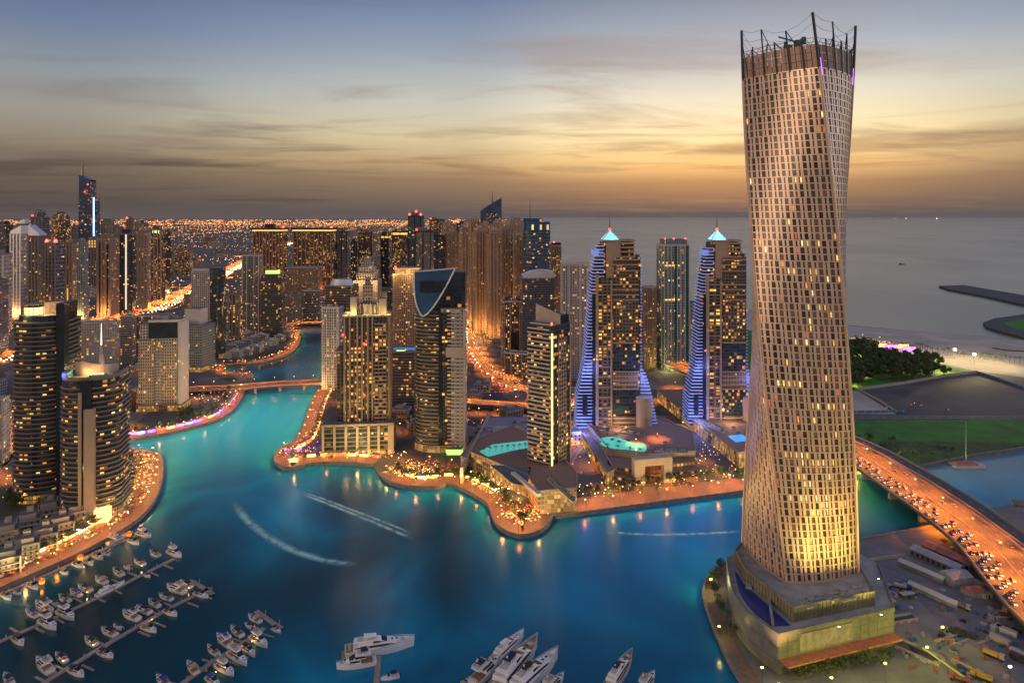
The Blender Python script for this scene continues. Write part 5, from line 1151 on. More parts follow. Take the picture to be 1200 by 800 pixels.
scatter(42, 300, 372, -60, 290, (24, 60), (10, 46), lambda i: 'low city block in the streets left of the ribbed brown pair, ' + ordn(i) + ' by distance list', 'low blocks of the left streets', ['f_cream', 'f_white', 'f_tan', 'f_brown', 'f_house', 'f_grey'], 55) if False else None
scatter(46, 296, 380, -60, 290, (24, 60), (10, 46), lambda i: 'low city block among the streets on the left, short of the skyline towers', 'low blocks of the left streets', ['f_cream', 'f_white', 'f_tan', 'f_brown', 'f_house', 'f_grey'], 55)
scatter(40, 285, 345, 380, 620, (30, 60), (14, 70), lambda i: 'low city block among the towers of the far centre', 'low blocks of the far centre', ['f_cream', 'f_tan', 'f_brown', 'f_amber', 'f_grey'], 60)
scatter(26, 345, 470, 495, 620, (16, 30), (8, 20), lambda i: 'low block beside the curving boulevard', 'low blocks beside the boulevard', ['f_cream', 'f_tan', 'f_amber', 'f_house'], 34)
scatter(34, 380, 520, -40, 165, (16, 30), (7, 18), lambda i: 'low building between the round towers and the motorway', 'low buildings behind the round towers', ['f_cream', 'f_white', 'f_tan', 'f_house'], 30)
scatter(26, 415, 520, 385, 700, (14, 26), (6, 14), lambda i: 'low building in the yards between the central towers', 'low buildings between the central towers', ['f_cream', 'f_mall', 'f_tan', 'f_house'], 28)
scatter(70, 268, 292, -100, 600, (60, 140), (14, 60), lambda i: 'far low building on the plain behind the skyline', 'far buildings on the plain', ['f_cream', 'f_tan', 'f_brown', 'f_grey', 'f_house'], 120)
scatter(60, 258.5, 268, -100, 610, (120, 320), (20, 90), lambda i: 'tiny building near the horizon', 'tiny buildings near the horizon', ['f_tan', 'f_brown', 'f_grey'], 200)
# street and building lights of the plain, too many and small to count
EM = [mat('city_light_orange', (.9, .5, .2), .5, emit=(1, .27, .03), es=3.4), mat('city_light_yellow', (.9, .7, .3), .5, emit=(1, .46, .08), es=2.6), mat('city_light_white', (.9, .9, .8), .5, emit=(1, .88, .66), es=2.6), mat('city_light_red', (.9, .2, .1), .5, emit=(1, .12, .05), es=2.4)]
mb = MB(); rnd = random.Random(9)
def speck(p, s, z):
    m_ = rnd.choices([0, 1, 2, 3], [6, 5, 1.5, .7])[0]; mb.box(p[0] - s, p[0] + s, p[1] - s, p[1] + s, z, z + s * 1.3, m_, m_)
lines = []
for _ in range(150):
    v = V0 + 1 / rnd.uniform(1 / 60, 1 / 7); p = gp(rnd.uniform(-80, 620), v); lines.append((p, rnd.choice([.15, .15, 1.75, -.5]) + rnd.gauss(0, .08), v))
for (p, a, v) in lines:
    n = rnd.randint(20, 46); sp = p[1] * .012
    for j in range(n):
        q = (p[0] + math.cos(a) * sp * j + rnd.gauss(0, 4), p[1] + math.sin(a) * sp * j * 2 + rnd.gauss(0, 4))
        if q[1] > 1500 and inside(q, main): speck(q, q[1] * .00032, 9)
for _ in range(2600):
    v = V0 + 1 / rnd.uniform(1 / 60, 1 / 5); q = gp(rnd.uniform(-60, 640), v)
    if inside(q, main): speck(q, q[1] * rnd.uniform(.00022, .00045), rnd.uniform(6, 30))
for _ in range(2300):
    v = rnd.uniform(300, 400); q = gp(rnd.uniform(-40, 300) if rnd.random() < .6 else rnd.uniform(380, 640), v)
    if inside(q, main) and inside((q[0] + 12, q[1]), main) and inside((q[0] - 12, q[1]), main): speck(q, q[1] * rnd.uniform(.0003, .0006), rnd.uniform(3, 9))
tag(mb.build('city_lights', EM), 'countless orange and yellow street lights glittering over the far plain', 'city lights', kind='stuff')
for i in range(34):       # real lamps that wash the streets of the middle distance
    v = rnd.uniform(300, 400); q = gp(rnd.uniform(-20, 290) if i < 20 else rnd.uniform(385, 610), v)
    if inside(q, main): street_lamp(q[0], q[1], 0, 16, 'o', 'tall mast lamp among the low blocks of the middle distance', 'mast lamps of the middle distance', 260000 if v < 350 else 110000)
# ---------------------------------------------------------------- bridges
rail_m = mat('bridge_rail', (.42, .33, .28), .6, noise=.1)
def bridge(name, lab, path, w0, w1, z, lanes, th=1.6, pier_every=40, dens=None):
    r = thing(name, lab, 'bridge', (0, 0, 0)); mb = MB(); ribbon(mb, path, w0, w1, z, 0, th=th); mb.build('deck', [asph], r)
    for s_, (a, b) in (('l', (w1 - .5, w1)), ('r', (w0, w0 + .5))):
        q = MB(); ribbon(q, path, a, b, z + 1.1, 0, th=1.9); q.build('parapet', [rail_m], r)
    q = MB(); fine = [(x, y) for x, y, h in along(path, 4.)]
    for k in range(1, lanes): d = w0 + (w1 - w0) * k / lanes; ribbon(q, fine, d - .1, d + .1, z + .02, dash=(1, 3))
    ribbon(q, path, w0 + 1.2, w0 + 1.4, z + .02); ribbon(q, path, w1 - 1.4, w1 - 1.2, z + .02); q.build('road_markings', [white_paint], r)
    for x, y, a in along(path, pier_every, 12):
        q = MB(); ux = (math.cos(a), math.sin(a)); uy = (-ux[1], ux[0]); m_ = (w0 + w1) / 2; q.obox((x + uy[0] * m_, y + uy[1] * m_), ux, uy, 1.4, abs(w1 - w0) * .3, -6, z - th); q.build('pier', [conc], r)
    return r
yc = [(300, 252, 268), (354, 290, 312)]
low_ = [(258, 250), (262, 300), (266, 354), (274, 391), (285, 430), (288.5, 457), (290, 500), (289.5, 560), (287, 620), (280, 700), (262, 800), (238, 900), (205, 1010)]
up_ = [(300, 250), (312, 300), (324, 354), (332, 391), (337, 430), (339.5, 460), (342, 500), (341, 553), (336, 610), (326, 654), (318, 700), (300, 800), (275, 900), (240, 1010)]
main_c = smooth([(x + 19, y) for x, y in low_], 5)
bg1 = bridge('road_bridge', 'wide curving road bridge packed with cars, right of the twisted tower', main_c, -19, 19, 9.0, 8, 1.8)
q = MB(); ribbon(q, main_c, -2.2, -1.4, 9.9, 0, th=.9); ribbon(q, main_c, 1.4, 2.2, 9.9, 0, th=.9) if False else None; q.build('median_barrier', [rail_m], bg1)
ramp_c = smooth([(x - 6.0, y) for x, y in up_], 5)
bg2 = bridge('ramp_bridge', 'grey empty slip road bridge running beside the car filled bridge', ramp_c, -6, 6, 10.2, 2, 1.6)
nb = smooth(gpl([(196, 459), (222, 456), (270, 454), (320, 450), (378, 447), (430, 443)], 5), 4)
bridge('road_bridge', 'low straight road bridge over the channel mouth, bathed in orange light', nb, -11, 11, 5.0, 4, 1.6, 30)
fb = smooth(gpl([(318, 387), (338, 381), (352, 379), (386, 378.5), (430, 379)], 5), 4)
bridge('road_bridge', 'small curved far bridge glowing orange and red at the end of the channel', fb, -11, 11, 5.5, 4, 1.6, 40)
vb_ = smooth(gpl([(540, 470), (580, 473), (625, 476), (700, 482), (760, 487)], 7), 4)
bridge('viaduct', 'orange lit viaduct crossing behind the corner tower', vb_, -9, 9, 7.0, 4, 1.8, 30)
row(main_c, 34, -1.8, 9, 'o', 'street lamp in the median of the wide curving bridge', 'street lamps of the wide curving bridge', 125000, 9.0)

row(nb, 24, 0, 8, 'o', 'street lamp on the low straight bridge', 'street lamps of the near channel bridge', 38000, 5.0)
row(fb, 26, 0, 8, 'o', 'street lamp on the small far bridge', 'street lamps of the far channel bridge', 45000, 5.5)
row(offs(vb_, -17), 22, 0, 5, 'o', 'street lamp in front of the orange viaduct', 'street lamps under the viaduct', 30000)
row(vb_, 30, 0, 9, 'o', 'street lamp on top of the orange viaduct', 'street lamps of the viaduct', 24000, 7.0)
# ---------------------------------------------------------------- cars
def car_mesh(col):
    mb = MB(); L, Wd = 4.5, 1.8
    prof = [(-2.25, .35), (-2.2, .85), (-1.7, .98), (-1.15, 1.42), (.45, 1.45), (1.1, .98), (2.1, .85), (2.25, .4)]
    hull = [(-2.25, .3)] + prof[1:3] + prof[5:7] + [(2.25, .3)]
    for s_ in (-1, 1):
        P = [(x, s_ * Wd / 2, z) for x, z in hull]; mb.face(P if s_ > 0 else P[::-1], 0)
        P = [(-1.7, s_ * .9, .98), (1.1, s_ * .9, .98), (.45, s_ * .68, 1.45), (-1.15, s_ * .68, 1.42)]; mb.face(P[::-1] if s_ > 0 else P, 1)
    for (a, b) in zip(hull, hull[1:]): mb.face([(a[0], -.9, a[1]), (a[0], .9, a[1]), (b[0], .9, b[1]), (b[0], -.9, b[1])][::-1] if False else [(a[0], -.9, a[1]), (a[0], .9, a[1]), (b[0], .9, b[1]), (b[0], -.9, b[1])], 0)
    mb.face([(-1.15, -.68, 1.42), (.45, -.68, 1.45), (.45, .68, 1.45), (-1.15, .68, 1.42)], 0)
    mb.face([(1.1, -.9, .98), (1.1, .9, .98), (.45, .68, 1.45), (.45, -.68, 1.45)], 1); mb.face([(-1.7, .9, .98), (-1.7, -.9, .98), (-1.15, -.68, 1.42), (-1.15, .68, 1.42)], 1)
    for x in (-1.4, 1.4):
        for y in (-.92, .72):
            for k in range(8): pass
            A = [(x + .34 * math.cos(2 * pi * i / 10), .34 + .34 * math.sin(2 * pi * i / 10)) for i in range(10)]
            mb.face([(p[0], y, p[1]) for p in A], 2); mb.face([(p[0], y + .2, p[1]) for p in A[::-1]], 2)
            for i in range(10): a, b = A[i], A[(i + 1) % 10]; mb.face([(a[0], y, a[1]), (a[0], y + .2, a[1]), (b[0], y + .2, b[1]), (b[0], y, b[1])], 2)
    for y in (-.75, .4): mb.box(2.2, 2.3, y, y + .35, .55, .8, 3, 3); mb.box(-2.3, -2.18, y, y + .35, .6, .85, 4, 4)
    me = mb.build('tmp', [mat('car_paint_' + col[0], col[1], .3, .2, coat=.6), M['dark_glass'], mat('tyre', (.02, .02, .02), .9), mat('headlight', (.9, .9, .8), .3, emit=(1, .74, .4), es=3.5), mat('taillight', (.6, .02, .02), .3, emit=(1, .05, .02), es=5)])
    m = me.data; bpy.data.objects.remove(me); m.name = 'car'; return m
CARS = [(n, car_mesh((n, c))) for n, c in (('white', (.75, .75, .74)), ('silver', (.45, .46, .47)), ('black', (.03, .03, .035)), ('red', (.38, .03, .02)), ('grey', (.18, .18, .19)), ('sand', (.45, .38, .28)))]
def car(x, y, z, a, where, grp):
    n, me = rnd.choices(CARS, [6, 3, 2, 1.4, 2, 1])[0]; o = link('car', me, None, (x, y, z), a); tag(o, '%s car %s' % (n, where), 'car', grp)
rnd = random.Random(21)
for d in (4.4, 7.8, 11.2, 14.6):
    s = rnd.uniform(2, 8); acc = offs(main_c, d - 0.0)
    for x, y, a in along(acc, 9.6, s):
        if 290 < y < 690 and rnd.random() < .80: car(x + rnd.uniform(-.3, .3), y + rnd.uniform(-1.6, 1.6), 9.02, a + pi, 'with its lights on in the packed lanes of the wide curving bridge', 'cars queueing on the wide curving bridge')
for d in (-13, -8):
    for x, y, a in along(offs(main_c, d), 61, 20 + d): car(x, y, 9.02, a, 'alone on the open lanes of the wide curving bridge', 'cars on the open lanes of the bridge')
for d, s_ in ((5, 1), (8.5, 1), (11.5, 1)):
    for x, y, a in along(offs(bl, d), 14, 10 + d):
        if rnd.random() < .8 and 600 < y < 1330: car(x, y, .2, a, 'in the row of lights on the curving boulevard', 'cars on the curving boulevard')
for i in range(38):      # parking by the viaduct
    u, v = rnd.uniform(562, 612), rnd.choice([449, 452.5, 456, 459.5]); p = gp(u, v); car(p[0], p[1], .05, pi / 2 + rnd.gauss(0, .05), 'parked in the lot between boulevard and viaduct', 'cars parked between boulevard and viaduct')
for i in range(22):
    p = along(offs(qr, rnd.choice([-6, 6, 2])), 8, 0); x, y, a = p[int(rnd.random() * len(p))]; car(x, y, .2, a, 'on the side street by the glass fronted mall', 'cars on the mall side street')
# traffic lights of the far motorway are carried by cars too small to model apart: one row
# ---------------------------------------------------------------- hotel podium, mall, low houses
def simple(name, lab, poly_px, h, fc, roofm=None, pu=4, pv=4, cat='building', z=0):
    P = ccw(gpl(poly_px)); c = (sum(p[0] for p in P) / len(P), sum(p[1] for p in P) / len(P)); r = thing(name, lab, cat, (c[0], c[1], z)); Q = [(p[0] - c[0], p[1] - c[1]) for p in P]
    mb = MB(); mb.prism(Q, 0, h, 0, 1, pu, pv); mb.build('wall', [M[fc] if isinstance(fc, str) else fc, roofm or M['roof']], r)
    e = MB(); n = len(Q)
    for i in range(n):
        a, b = Q[i], Q[(i + 1) % n]; L = math.dist(a, b)
        if L < .5: continue
        u = ((b[0] - a[0]) / L, (b[1] - a[1]) / L); nn = (u[1], -u[0]); e.obox(((a[0] + b[0]) / 2 + nn[0] * .1, (a[1] + b[1]) / 2 + nn[1] * .1), u, nn, L / 2 + .1, .45, h - .9, h + .9)
    e.build('cornice', [beige], r); return r, Q, c
mall, Qm, cm = simple('glass_mall', 'long low mall with glowing glazed front and a pool on its roof', [(552, 553), (619, 583), (630, 603), (676, 598), (676, 578), (640, 540), (600, 520), (560, 535)], 17, 'f_mall', pave, pu=2.6, pv=3.4)
hall, Qh, ch = simple('exhibition_hall', 'low hall with a lilac flat roof and white parapet, behind the roof pool', [(540, 548), (556, 556), (600, 545), (626, 545), (626, 500), (575, 500)], 10, cream, mat('lilac_roof', (.30, .26, .31), .8, noise=.1))
a, b = Qm[0], Qm[1]
mb = MB()
pl = [(p[0] - cm[0], p[1] - cm[1]) for p in gpl([(562, 529), (577, 521), (621, 516), (623, 524), (600, 528), (572, 535)], 17)]
mb.prism(ccw(pl), 17.0, 17.35, 0); mb.build('roof_pool', [M['pool_water']], mall)
ux, uy = (1, 0), (0, 1)
q = MB(); pa, pb = gp(601, 556, 17), gp(632, 582, 17); L = math.dist(pa, pb); u = ((pb[0] - pa[0]) / L, (pb[1] - pa[1]) / L); q.obox(((pa[0] + pb[0]) / 2 - cm[0], (pa[1] + pb[1]) / 2 - cm[1]), u, (-u[1], u[0]), L / 2, 1.6, 17.0, 19.5); q.build('roof_beam', [whitew], mall)
q = MB(); rr = [(p[0] - cm[0], p[1] - cm[1]) for p in gpl([(575, 545), (622, 548), (618, 570), (600, 566)], 17)]; q.prism(ccw(rr), 17.0, 17.6); q.build('dark_skylight', [M['dark_glass']], mall)
q = MB(); rr = [(p[0] - ch[0], p[1] - ch[1]) for p in gpl([(578, 505), (612, 505), (612, 512), (578, 512)], 10)]; q.prism(ccw(rr), 10, 15); q.build('roof_room', [M['f_white'], M['roof']], hall)
# tall white wall running down to the water
wa, wb_ = gp(541, 566), gp(574, 498); L = math.dist(wa, wb_); u = ((wb_[0] - wa[0]) / L, (wb_[1] - wa[1]) / L)
wl_ = thing('long_wall', 'long pale wall with square openings running inland beside the lilac roof', 'wall', ((wa[0] + wb_[0]) / 2, (wa[1] + wb_[1]) / 2, 0)); q = MB(); q.obox((0, 0), u, (-u[1], u[0]), L / 2, 1.2, 0, 13); q.build('wall', [cream], wl_)
q = MB()
for j in range(14): q.obox((u[0] * (j - 6.5) * L / 15, u[1] * (j - 6.5) * L / 15), u, (-u[1], u[0]), .8, 1.25, 9, 10.6)
q.build('opening', [M['dark_glass']], wl_)
for j in range(6):
    f = (j + .5) / 6; x = cm[0] + a[0] + (b[0] - a[0]) * f - 5; y = cm[1] + a[1] + (b[1] - a[1]) * f - 6
    street_lamp(x, y, 0, 4, 'w', 'short warm lamp before the glazed mall front', 'warm lamps before the mall', 1500)
# hotel podium of the stepped towers
H1, Q1, c1_ = simple('hotel_podium', 'beige terraced hotel podium with a green pool, below the first stepped tower', [(674, 497), (716, 548), (760, 553), (815, 549), (812, 525), (770, 505), (700, 478)], 15, cream, pave)
q = MB(); pp_ = [(p[0] - c1_[0], p[1] - c1_[1]) for p in smooth(gpl([(704, 514), (722, 512), (738, 518), (756, 521), (755, 529), (735, 527), (716, 525), (703, 520)], 15), 4, True)]
q.prism(ccw(pp_), 15, 15.4); q.build('pool', [M['pool_water']], H1)
for nm, px_, z0, z1, m_ in (('terrace_block', [(712, 560), (742, 564), (742, 552), (712, 548)], 0, 11, 'f_amber'), ('terrace_block', [(708, 566), (745, 571), (745, 561), (708, 556)], 0, 6.5, 'f_amber'), ('terrace_block', [(788, 558), (815, 555), (815, 545), (788, 548)], 0, 11, 'f_amber'), ('terrace_block', [(788, 563), (818, 560), (818, 553), (788, 556)], 0, 6.5, 'f_amber')):
    q = MB(); q.prism(ccw([(p[0] - c1_[0], p[1] - c1_[1]) for p in gpl(px_)]), z0, z1, 0, 1, 3.5, 3.6); q.build(nm, [M[m_], pave], H1)
q = MB(); A_, B_ = gp(744, 569), gp(788, 565)
def fr(t0, t1, z0, z1, m_='cream', dep=7, nm='gate_wall'):
    q = MB(); L = math.dist(A_, B_); u = ((B_[0] - A_[0]) / L, (B_[1] - A_[1]) / L); n_ = (-u[1], u[0]); mid = (A_[0] + u[0] * L * (t0 + t1) / 2 + n_[0] * dep / 2 - c1_[0], A_[1] + u[1] * L * (t0 + t1) / 2 + n_[1] * dep / 2 - c1_[1])
    q.obox(mid, u, n_, L * (t1 - t0) / 2, dep / 2, z0, z1, 0, 0, 3.5, 3.6); q.build(nm, [M[m_]], H1)
fr(0, .27, 0, 21); fr(.78, 1, 0, 21); fr(.27, .78, 15, 21); q = fr(.27, .78, 0, 15, 'f_amber', 12, 'lobby_glass') if False else None
q = MB(); L = math.dist(A_, B_); u = ((B_[0] - A_[0]) / L, (B_[1] - A_[1]) / L); n_ = (-u[1], u[0]); q.obox((A_[0] + u[0] * L * .525 + n_[0] * 9 - c1_[0], A_[1] + u[1] * L * .525 + n_[1] * 9 - c1_[1]), u, n_, L * .25, 3, 0, 15, 0, 0, 2.4, 3); q.build('lobby_glass', [facade('f_lobby', (.10, .04, .03), glass=(.1, .03, .02), wu=.8, wv=.7, lit=.5, c1=(1, .22, .05), c2=(1, .4, .12), es=.5)], H1)
H2, Q2, c2_ = simple('hotel_podium', 'long beige arcade wing with rows of warm lights, below the second stepped tower', [(770, 470), (866, 548), (878, 546), (900, 538), (900, 500), (800, 470)], 13, 'f_mall', pave, pu=2.6, pv=4.3)
q = MB(); pp_ = [(p[0] - c2_[0], p[1] - c2_[1]) for p in gpl([(853, 511), (870, 509), (878, 516), (862, 518)], 13)]; q.prism(ccw(pp_), 13, 13.4); q.build('pool', [mat('pool_sky', (.05, .4, .8), .1, emit=(.05, .35, .85), es=.6)], H2)
H3, Q3, c3_ = simple('hotel_wing', 'long low hotel wing with amber windows left of the terraced podium', [(668, 498), (712, 570), (720, 566), (680, 496)], 11, 'f_mall', pave, pu=2.4, pv=3.6)
for (u_, v_) in ((705, 572), (690, 548), (678, 524), (838, 551), (822, 540), (805, 527), (790, 514), (855, 563), (812, 563), (722, 574), (752, 572), (782, 569), (697, 585), (833, 570), (800, 500), (700, 506), (745, 540), (770, 533), (725, 506)):
    p = gp(u_, v_); street_lamp(p[0], p[1], -pi / 2, 5, 'o' if v_ > 530 else 'w', 'short lamp around the two hotel podiums', 'lamps round the hotel podiums', 20000 if v_ < 560 else 16000, 15 if (u_, v_) in ((700, 506), (745, 540), (770, 533), (725, 506)) else 0)
# villas by the far channel and terraced houses at the left
rnd = random.Random(4)
def villa(x, y, a, s, lab, grp, m_=None, storeys=3):
    r = thing('villa', lab, 'house', (x, y, 0), a, grp); m_ = m_ or whitew
    q = MB(); q.box(-s, s, -s * .7, s * .7, 0, storeys * 3.2, 0, 1, 3.2, 3.2); q.build('wall', [M['f_house'] if m_ is not whitew else M['f_white'], m_], r)
    q = MB(); q.box(-s * .5, s * .3, -s * .3, s * .4, storeys * 3.2, storeys * 3.2 + 2.6); q.build('roof_room', [m_], r)
    q = MB(); q.box(-s * 1.1, -s * .2, -s * 1.1, -s * .7, 0, storeys * 3.2 - 3.2); q.build('front_bay', [m_], r)
    q = MB(); q.box(-s * 1.05, s * 1.05, -s * .75, -s * .7 + .1, storeys * 3.2 - .2, storeys * 3.2 + .9); q.build('parapet', [m_], r)
for i, (u_, v_) in enumerate([(270, 411), (279, 408), (288, 405), (297, 401), (306, 398), (314, 395), (322, 393), (330, 390), (272, 400), (282, 397), (292, 394), (302, 391), (276, 418), (288, 416), (299, 412), (309, 408), (319, 404), (328, 399), (335, 394), (266, 404), (262, 396)]):
    p = gp(u_, v_); villa(p[0], p[1], rnd.choice([.2, .3, -.1, .5]), rnd.uniform(8, 13), 'white waterside villa among those on the inner bend of the far channel', 'villas by the far channel')
LT = [(8, 668), (30, 652), (52, 640), (72, 626), (92, 612), (112, 600), (8, 636), (34, 622), (58, 608), (80, 597)]
HLAB = ['house with roof terrace nearest the left edge, behind the dining strip', 'second beige house along the dining strip', 'third beige house along the dining strip', 'fourth beige house along the dining strip', 'fifth beige house along the dining strip', 'beige house closest to the two round towers on the dining strip',
        'back row beige house at the left edge', 'second back row beige house from the left', 'third back row beige house from the left', 'back row beige house right behind the round towers']
for i, (u_, v_) in enumerate(LT):
    x, y = gp(u_, v_); a = R(33); s = 7.5 if i < 6 else 7
    r = thing('terrace_house', HLAB[i], 'house', (x, y, 0), a, 'stepped beige houses behind the dining strip')
    for nm, b_ in (('lower_wall', (-s, s, -6, 6, 0, 9)), ('upper_wall', (-s * .8, s * .6, -3.5, 6, 9, 13)), ('stair_room', (-s * .2, s * .35, 1.5, 5.5, 13, 15.8)), ('side_wall', (s - .7, s + .1, -8, 6, 0, 10.5)), ('balcony', (-s, s - .7, -8, -6, 3.0, 3.5)), ('balcony', (-s, s - .7, -8, -6, 6.1, 6.6))):
        q = MB(); q.box(*b_, 0, 1, 3.2, 3.0); q.build(nm, [M['f_house'] if nm == 'lower_wall' else cream, M['roof'] if 'wall' in nm else cream], r)
    q = MB(); q.box(-s, s - .7, -6.2, -5.8, 9, 10.1); q.box(-s - .1, -s + .5, -5.8, 5.8, 9, 10.1); q.box(-s + .5, s - .7, 5.6, 6.05, 9, 10.1); q.build('parapet', [cream], r)
# ---------------------------------------------------------------- trees
leafm = mat('leaves', (.055, .085, .022), .8, noise=.5, nscale=.4); bark = mat('bark', (.12, .085, .055), .9, noise=.3, nscale=2); palm_m = mat('palm_leaf', (.06, .10, .03), .6, noise=.4, nscale=.6)
def crown_mesh(seed, r, hz, n=240):
    rn = random.Random(seed); mb = MB(); cl = [(rn.gauss(0, r * .42), rn.gauss(0, r * .42), hz + rn.uniform(-.35, .55) * r, rn.uniform(.35, .62) * r) for _ in range(8)]
    for _ in range(n):
        cx, cy_, cz, cr = rn.choice(cl); d = Vector((rn.gauss(0, 1), rn.gauss(0, 1), rn.gauss(0, .8))).normalized() * cr * rn.uniform(.65, 1.05); c = Vector((cx, cy_, cz)) + d
        nrm = (d.normalized() + Vector((rn.gauss(0, .5), rn.gauss(0, .5), rn.gauss(0, .5)))).normalized(); a = nrm.orthogonal().normalized(); b = nrm.cross(a); s = r * rn.uniform(.10, .2)
        mb.face([c - a * s, c - b * s * .7, c + a * s, c + b * s * .7])
    return mb
def palm_mesh(seed, h):
    rn = random.Random(seed); mb = MB()
    for k in range(15):
        a = 2 * pi * k / 15 + rn.uniform(-.2, .2); L = rn.uniform(2.2, 3.1); up = rn.uniform(.1, .9); pr = Vector((0, 0, h)); w_ = .42
        for j in range(4):
            t_ = (j + 1) / 4; q = Vector((math.cos(a) * L * t_, math.sin(a) * L * t_, h + up * L * t_ - 1.2 * t_ * t_ * L * .75)); s_ = Vector((-math.sin(a), math.cos(a), 0)) * w_; w2 = w_ * .75
            mb.face([pr - s_, pr + s_, q + s_ * .75 - Vector((0, 0, .1)), q - s_ * .75 - Vector((0, 0, .1))]); pr = q; w_ = w2
    return mb
protos = {}
def tree(kind, x, y, z=0., s=1., lab='', grp=''):
    v = rnd.randrange(3); k = (kind, v)
    if k not in protos:
        r = thing(kind, lab, 'tree', (x, y, z), rnd.uniform(0, 6), grp); r.scale = (s,) * 3; t_ = MB()
        if kind == 'palm_tree':
            t_.tube((0, 0, 0), (.15, .1, 6), .2, 6, r1=.14); t_.build('trunk', [bark], r); palm_mesh(v, 6).build('crown', [palm_m], r)
        else:
            t_.tube((0, 0, 0), (.1, 0, 2.6), .24, 6, r1=.16)
            for j in range(4): a = j * 1.6 + v; t_.tube((.1, 0, 2.4), (math.cos(a) * 1.3, math.sin(a) * 1.3, 4.2), .11, 5, r1=.05)
            t_.build('trunk', [bark], r); crown_mesh(v + 5, 2.9, 4.8, 240 if kind == 'shade_tree' else 800).build('crown', [leafm], r)
        protos[k] = r
    else: r = dup(protos[k], (x, y, z), rnd.uniform(0, 6), lab, grp, s)
    return r
rnd = random.Random(31)
def trees_along(path, side, step, kind, lab, grp, sc=(.8, 1.2), z=0, start=3):
    for x, y, a in along(offs(path, side), step, start): tree(kind, x + rnd.uniform(-1.5, 1.5), y + rnd.uniform(-1.5, 1.5), z, rnd.uniform(*sc), lab, grp)
trees_along(pPL, 19, 11, 'palm_tree', 'palm on the left dining promenade', 'palms of the left promenade')
trees_along(pPL, 26, 9, 'shade_tree', 'dark leafy tree at the back of the left promenade', 'shade trees behind the left promenade')
trees_along(pCR, 16, 12, 'palm_tree', 'palm on the promenade by the crowned tower', 'palms of the middle promenade')
trees_along(pCT, 15, 7, 'shade_tree', 'leafy tree behind the circular terrace promenade', 'trees behind the circular terrace')
trees_along([pCT[-1]] + pCE[:-1], 26, 9, 'shade_tree', 'leafy tree at the back of the straight hotel quay', 'trees at the back of the hotel quay', (.9, 1.5))
trees_along([pCT[-1]] + pCE[:-1], 12, 15, 'palm_tree', 'palm on the straight hotel quay', 'palms of the hotel quay')
trees_along(pINL[5:], 17, 10, 'shade_tree', 'leafy tree on the promenade below the near bridge', 'trees below the near bridge')
trees_along(bl, 21, 22, 'palm_tree', 'palm beside the curving boulevard', 'palms of the boulevard', (1., 1.5)); trees_along(pCH, 12, 18, 'palm_tree', 'palm beside the far channel', 'palms of the far channel')
for _ in range(190):
    u, v = rnd.uniform(985, 1110), rnd.uniform(405, 455)
    if (v < 405 + (u - 985) * .2) or v > 457 - (u - 1000) * .13: continue
    p = gp(u, v); tree('park_tree', p[0], p[1], 0, rnd.uniform(1.6, 3.2), 'dense dark tree in the seaside park', 'trees of the seaside park')
for u, v, n, kk in ((380, 495, 12, 'palm_tree'), (470, 490, 14, 'shade_tree'), (550, 560, 8, 'shade_tree'), (20, 590, 22, 'shade_tree'), (55, 600, 12, 'palm_tree'), (250, 480, 10, 'palm_tree'), (215, 490, 9, 'shade_tree'), (520, 545, 8, 'palm_tree'), (590, 515, 0, 'palm_tree')):
    for _ in range(n):
        p = gp(u + rnd.gauss(0, 9), v + rnd.gauss(0, 4))
        if inside(p, main) and inside((p[0], p[1] - 6), main): tree(kk, p[0], p[1], 0, rnd.uniform(.8, 1.4), 'garden tree between the towers and the promenade', 'garden trees between towers and promenade')
for u in range(560, 626, 7): p = gp(u, 531 - (u - 560) * .09, 17); tree('palm_tree', p[0], p[1], 17, .8, 'palm beside the roof pool of the mall', 'palms by the roof pool')
for u, v in ((703, 524), (712, 527), (724, 529), (738, 531), (750, 533), (762, 529), (758, 517), (744, 513), (712, 509)): p = gp(u, v, 15); tree('palm_tree', p[0], p[1], 15, .9, 'palm round the green hotel pool', 'palms by the green pool')
for i in range(9):
    p = pLC[14 + i * 2] if 14 + i * 2 < len(pLC) else pLC[-8]; 
    tree('palm_tree' if i % 2 else 'shade_tree', p[0] + 7, p[1] + 3, 0, rnd.uniform(.9, 1.3), 'tree on the round quay by the twisted tower', 'trees on the round quay')
# ---------------------------------------------------------------- dining strips: parasols, tables, lit stalls
can = {c: mat('canvas_' + c, k, .8) for c, k in (('red', (.45, .05, .03)), ('cream', (.60, .50, .36)), ('dark', (.06, .05, .05)), ('orange', (.65, .22, .04)), ('violet', (.30, .08, .40)))}
pm_ = {}
def parasol(x, y, z, c, lab, grp, s=1.):
    if c not in pm_:
        r = thing('parasol', lab, 'parasol', (x, y, z), 0, grp); q = MB(); q.cyl(0, 0, 0, 2.5, .05, n=5); q.build('pole', [steel], r); q = MB(); q.cyl(0, 0, 2.3, 3.1, 1.8, .08, 8); q.build('canopy', [can[c]], r)
        q = MB(); q.cyl(0, 0, .7, .76, .5, n=8); q.build('table', [M['cream']], r) if False else None; pm_[c] = r
    else: r = dup(pm_[c], (x, y, z), 0, lab, grp, s)
for x, y, a in along(offs(pPL, 9), 6.0, 2):
    for k in range(2):
        if rnd.random() < .75: c = rnd.choice(['red', 'cream', 'cream', 'dark', 'orange']); d = k * 3.6; parasol(x - math.sin(a) * d, y + math.cos(a) * d, 0, c, c + ' parasol over the tables of the left dining promenade', 'parasols of the left dining promenade')
stall_m = mat('stall_glow', (.9, .7, .4), .5, emit=(1, .56, .14), es=2.2)
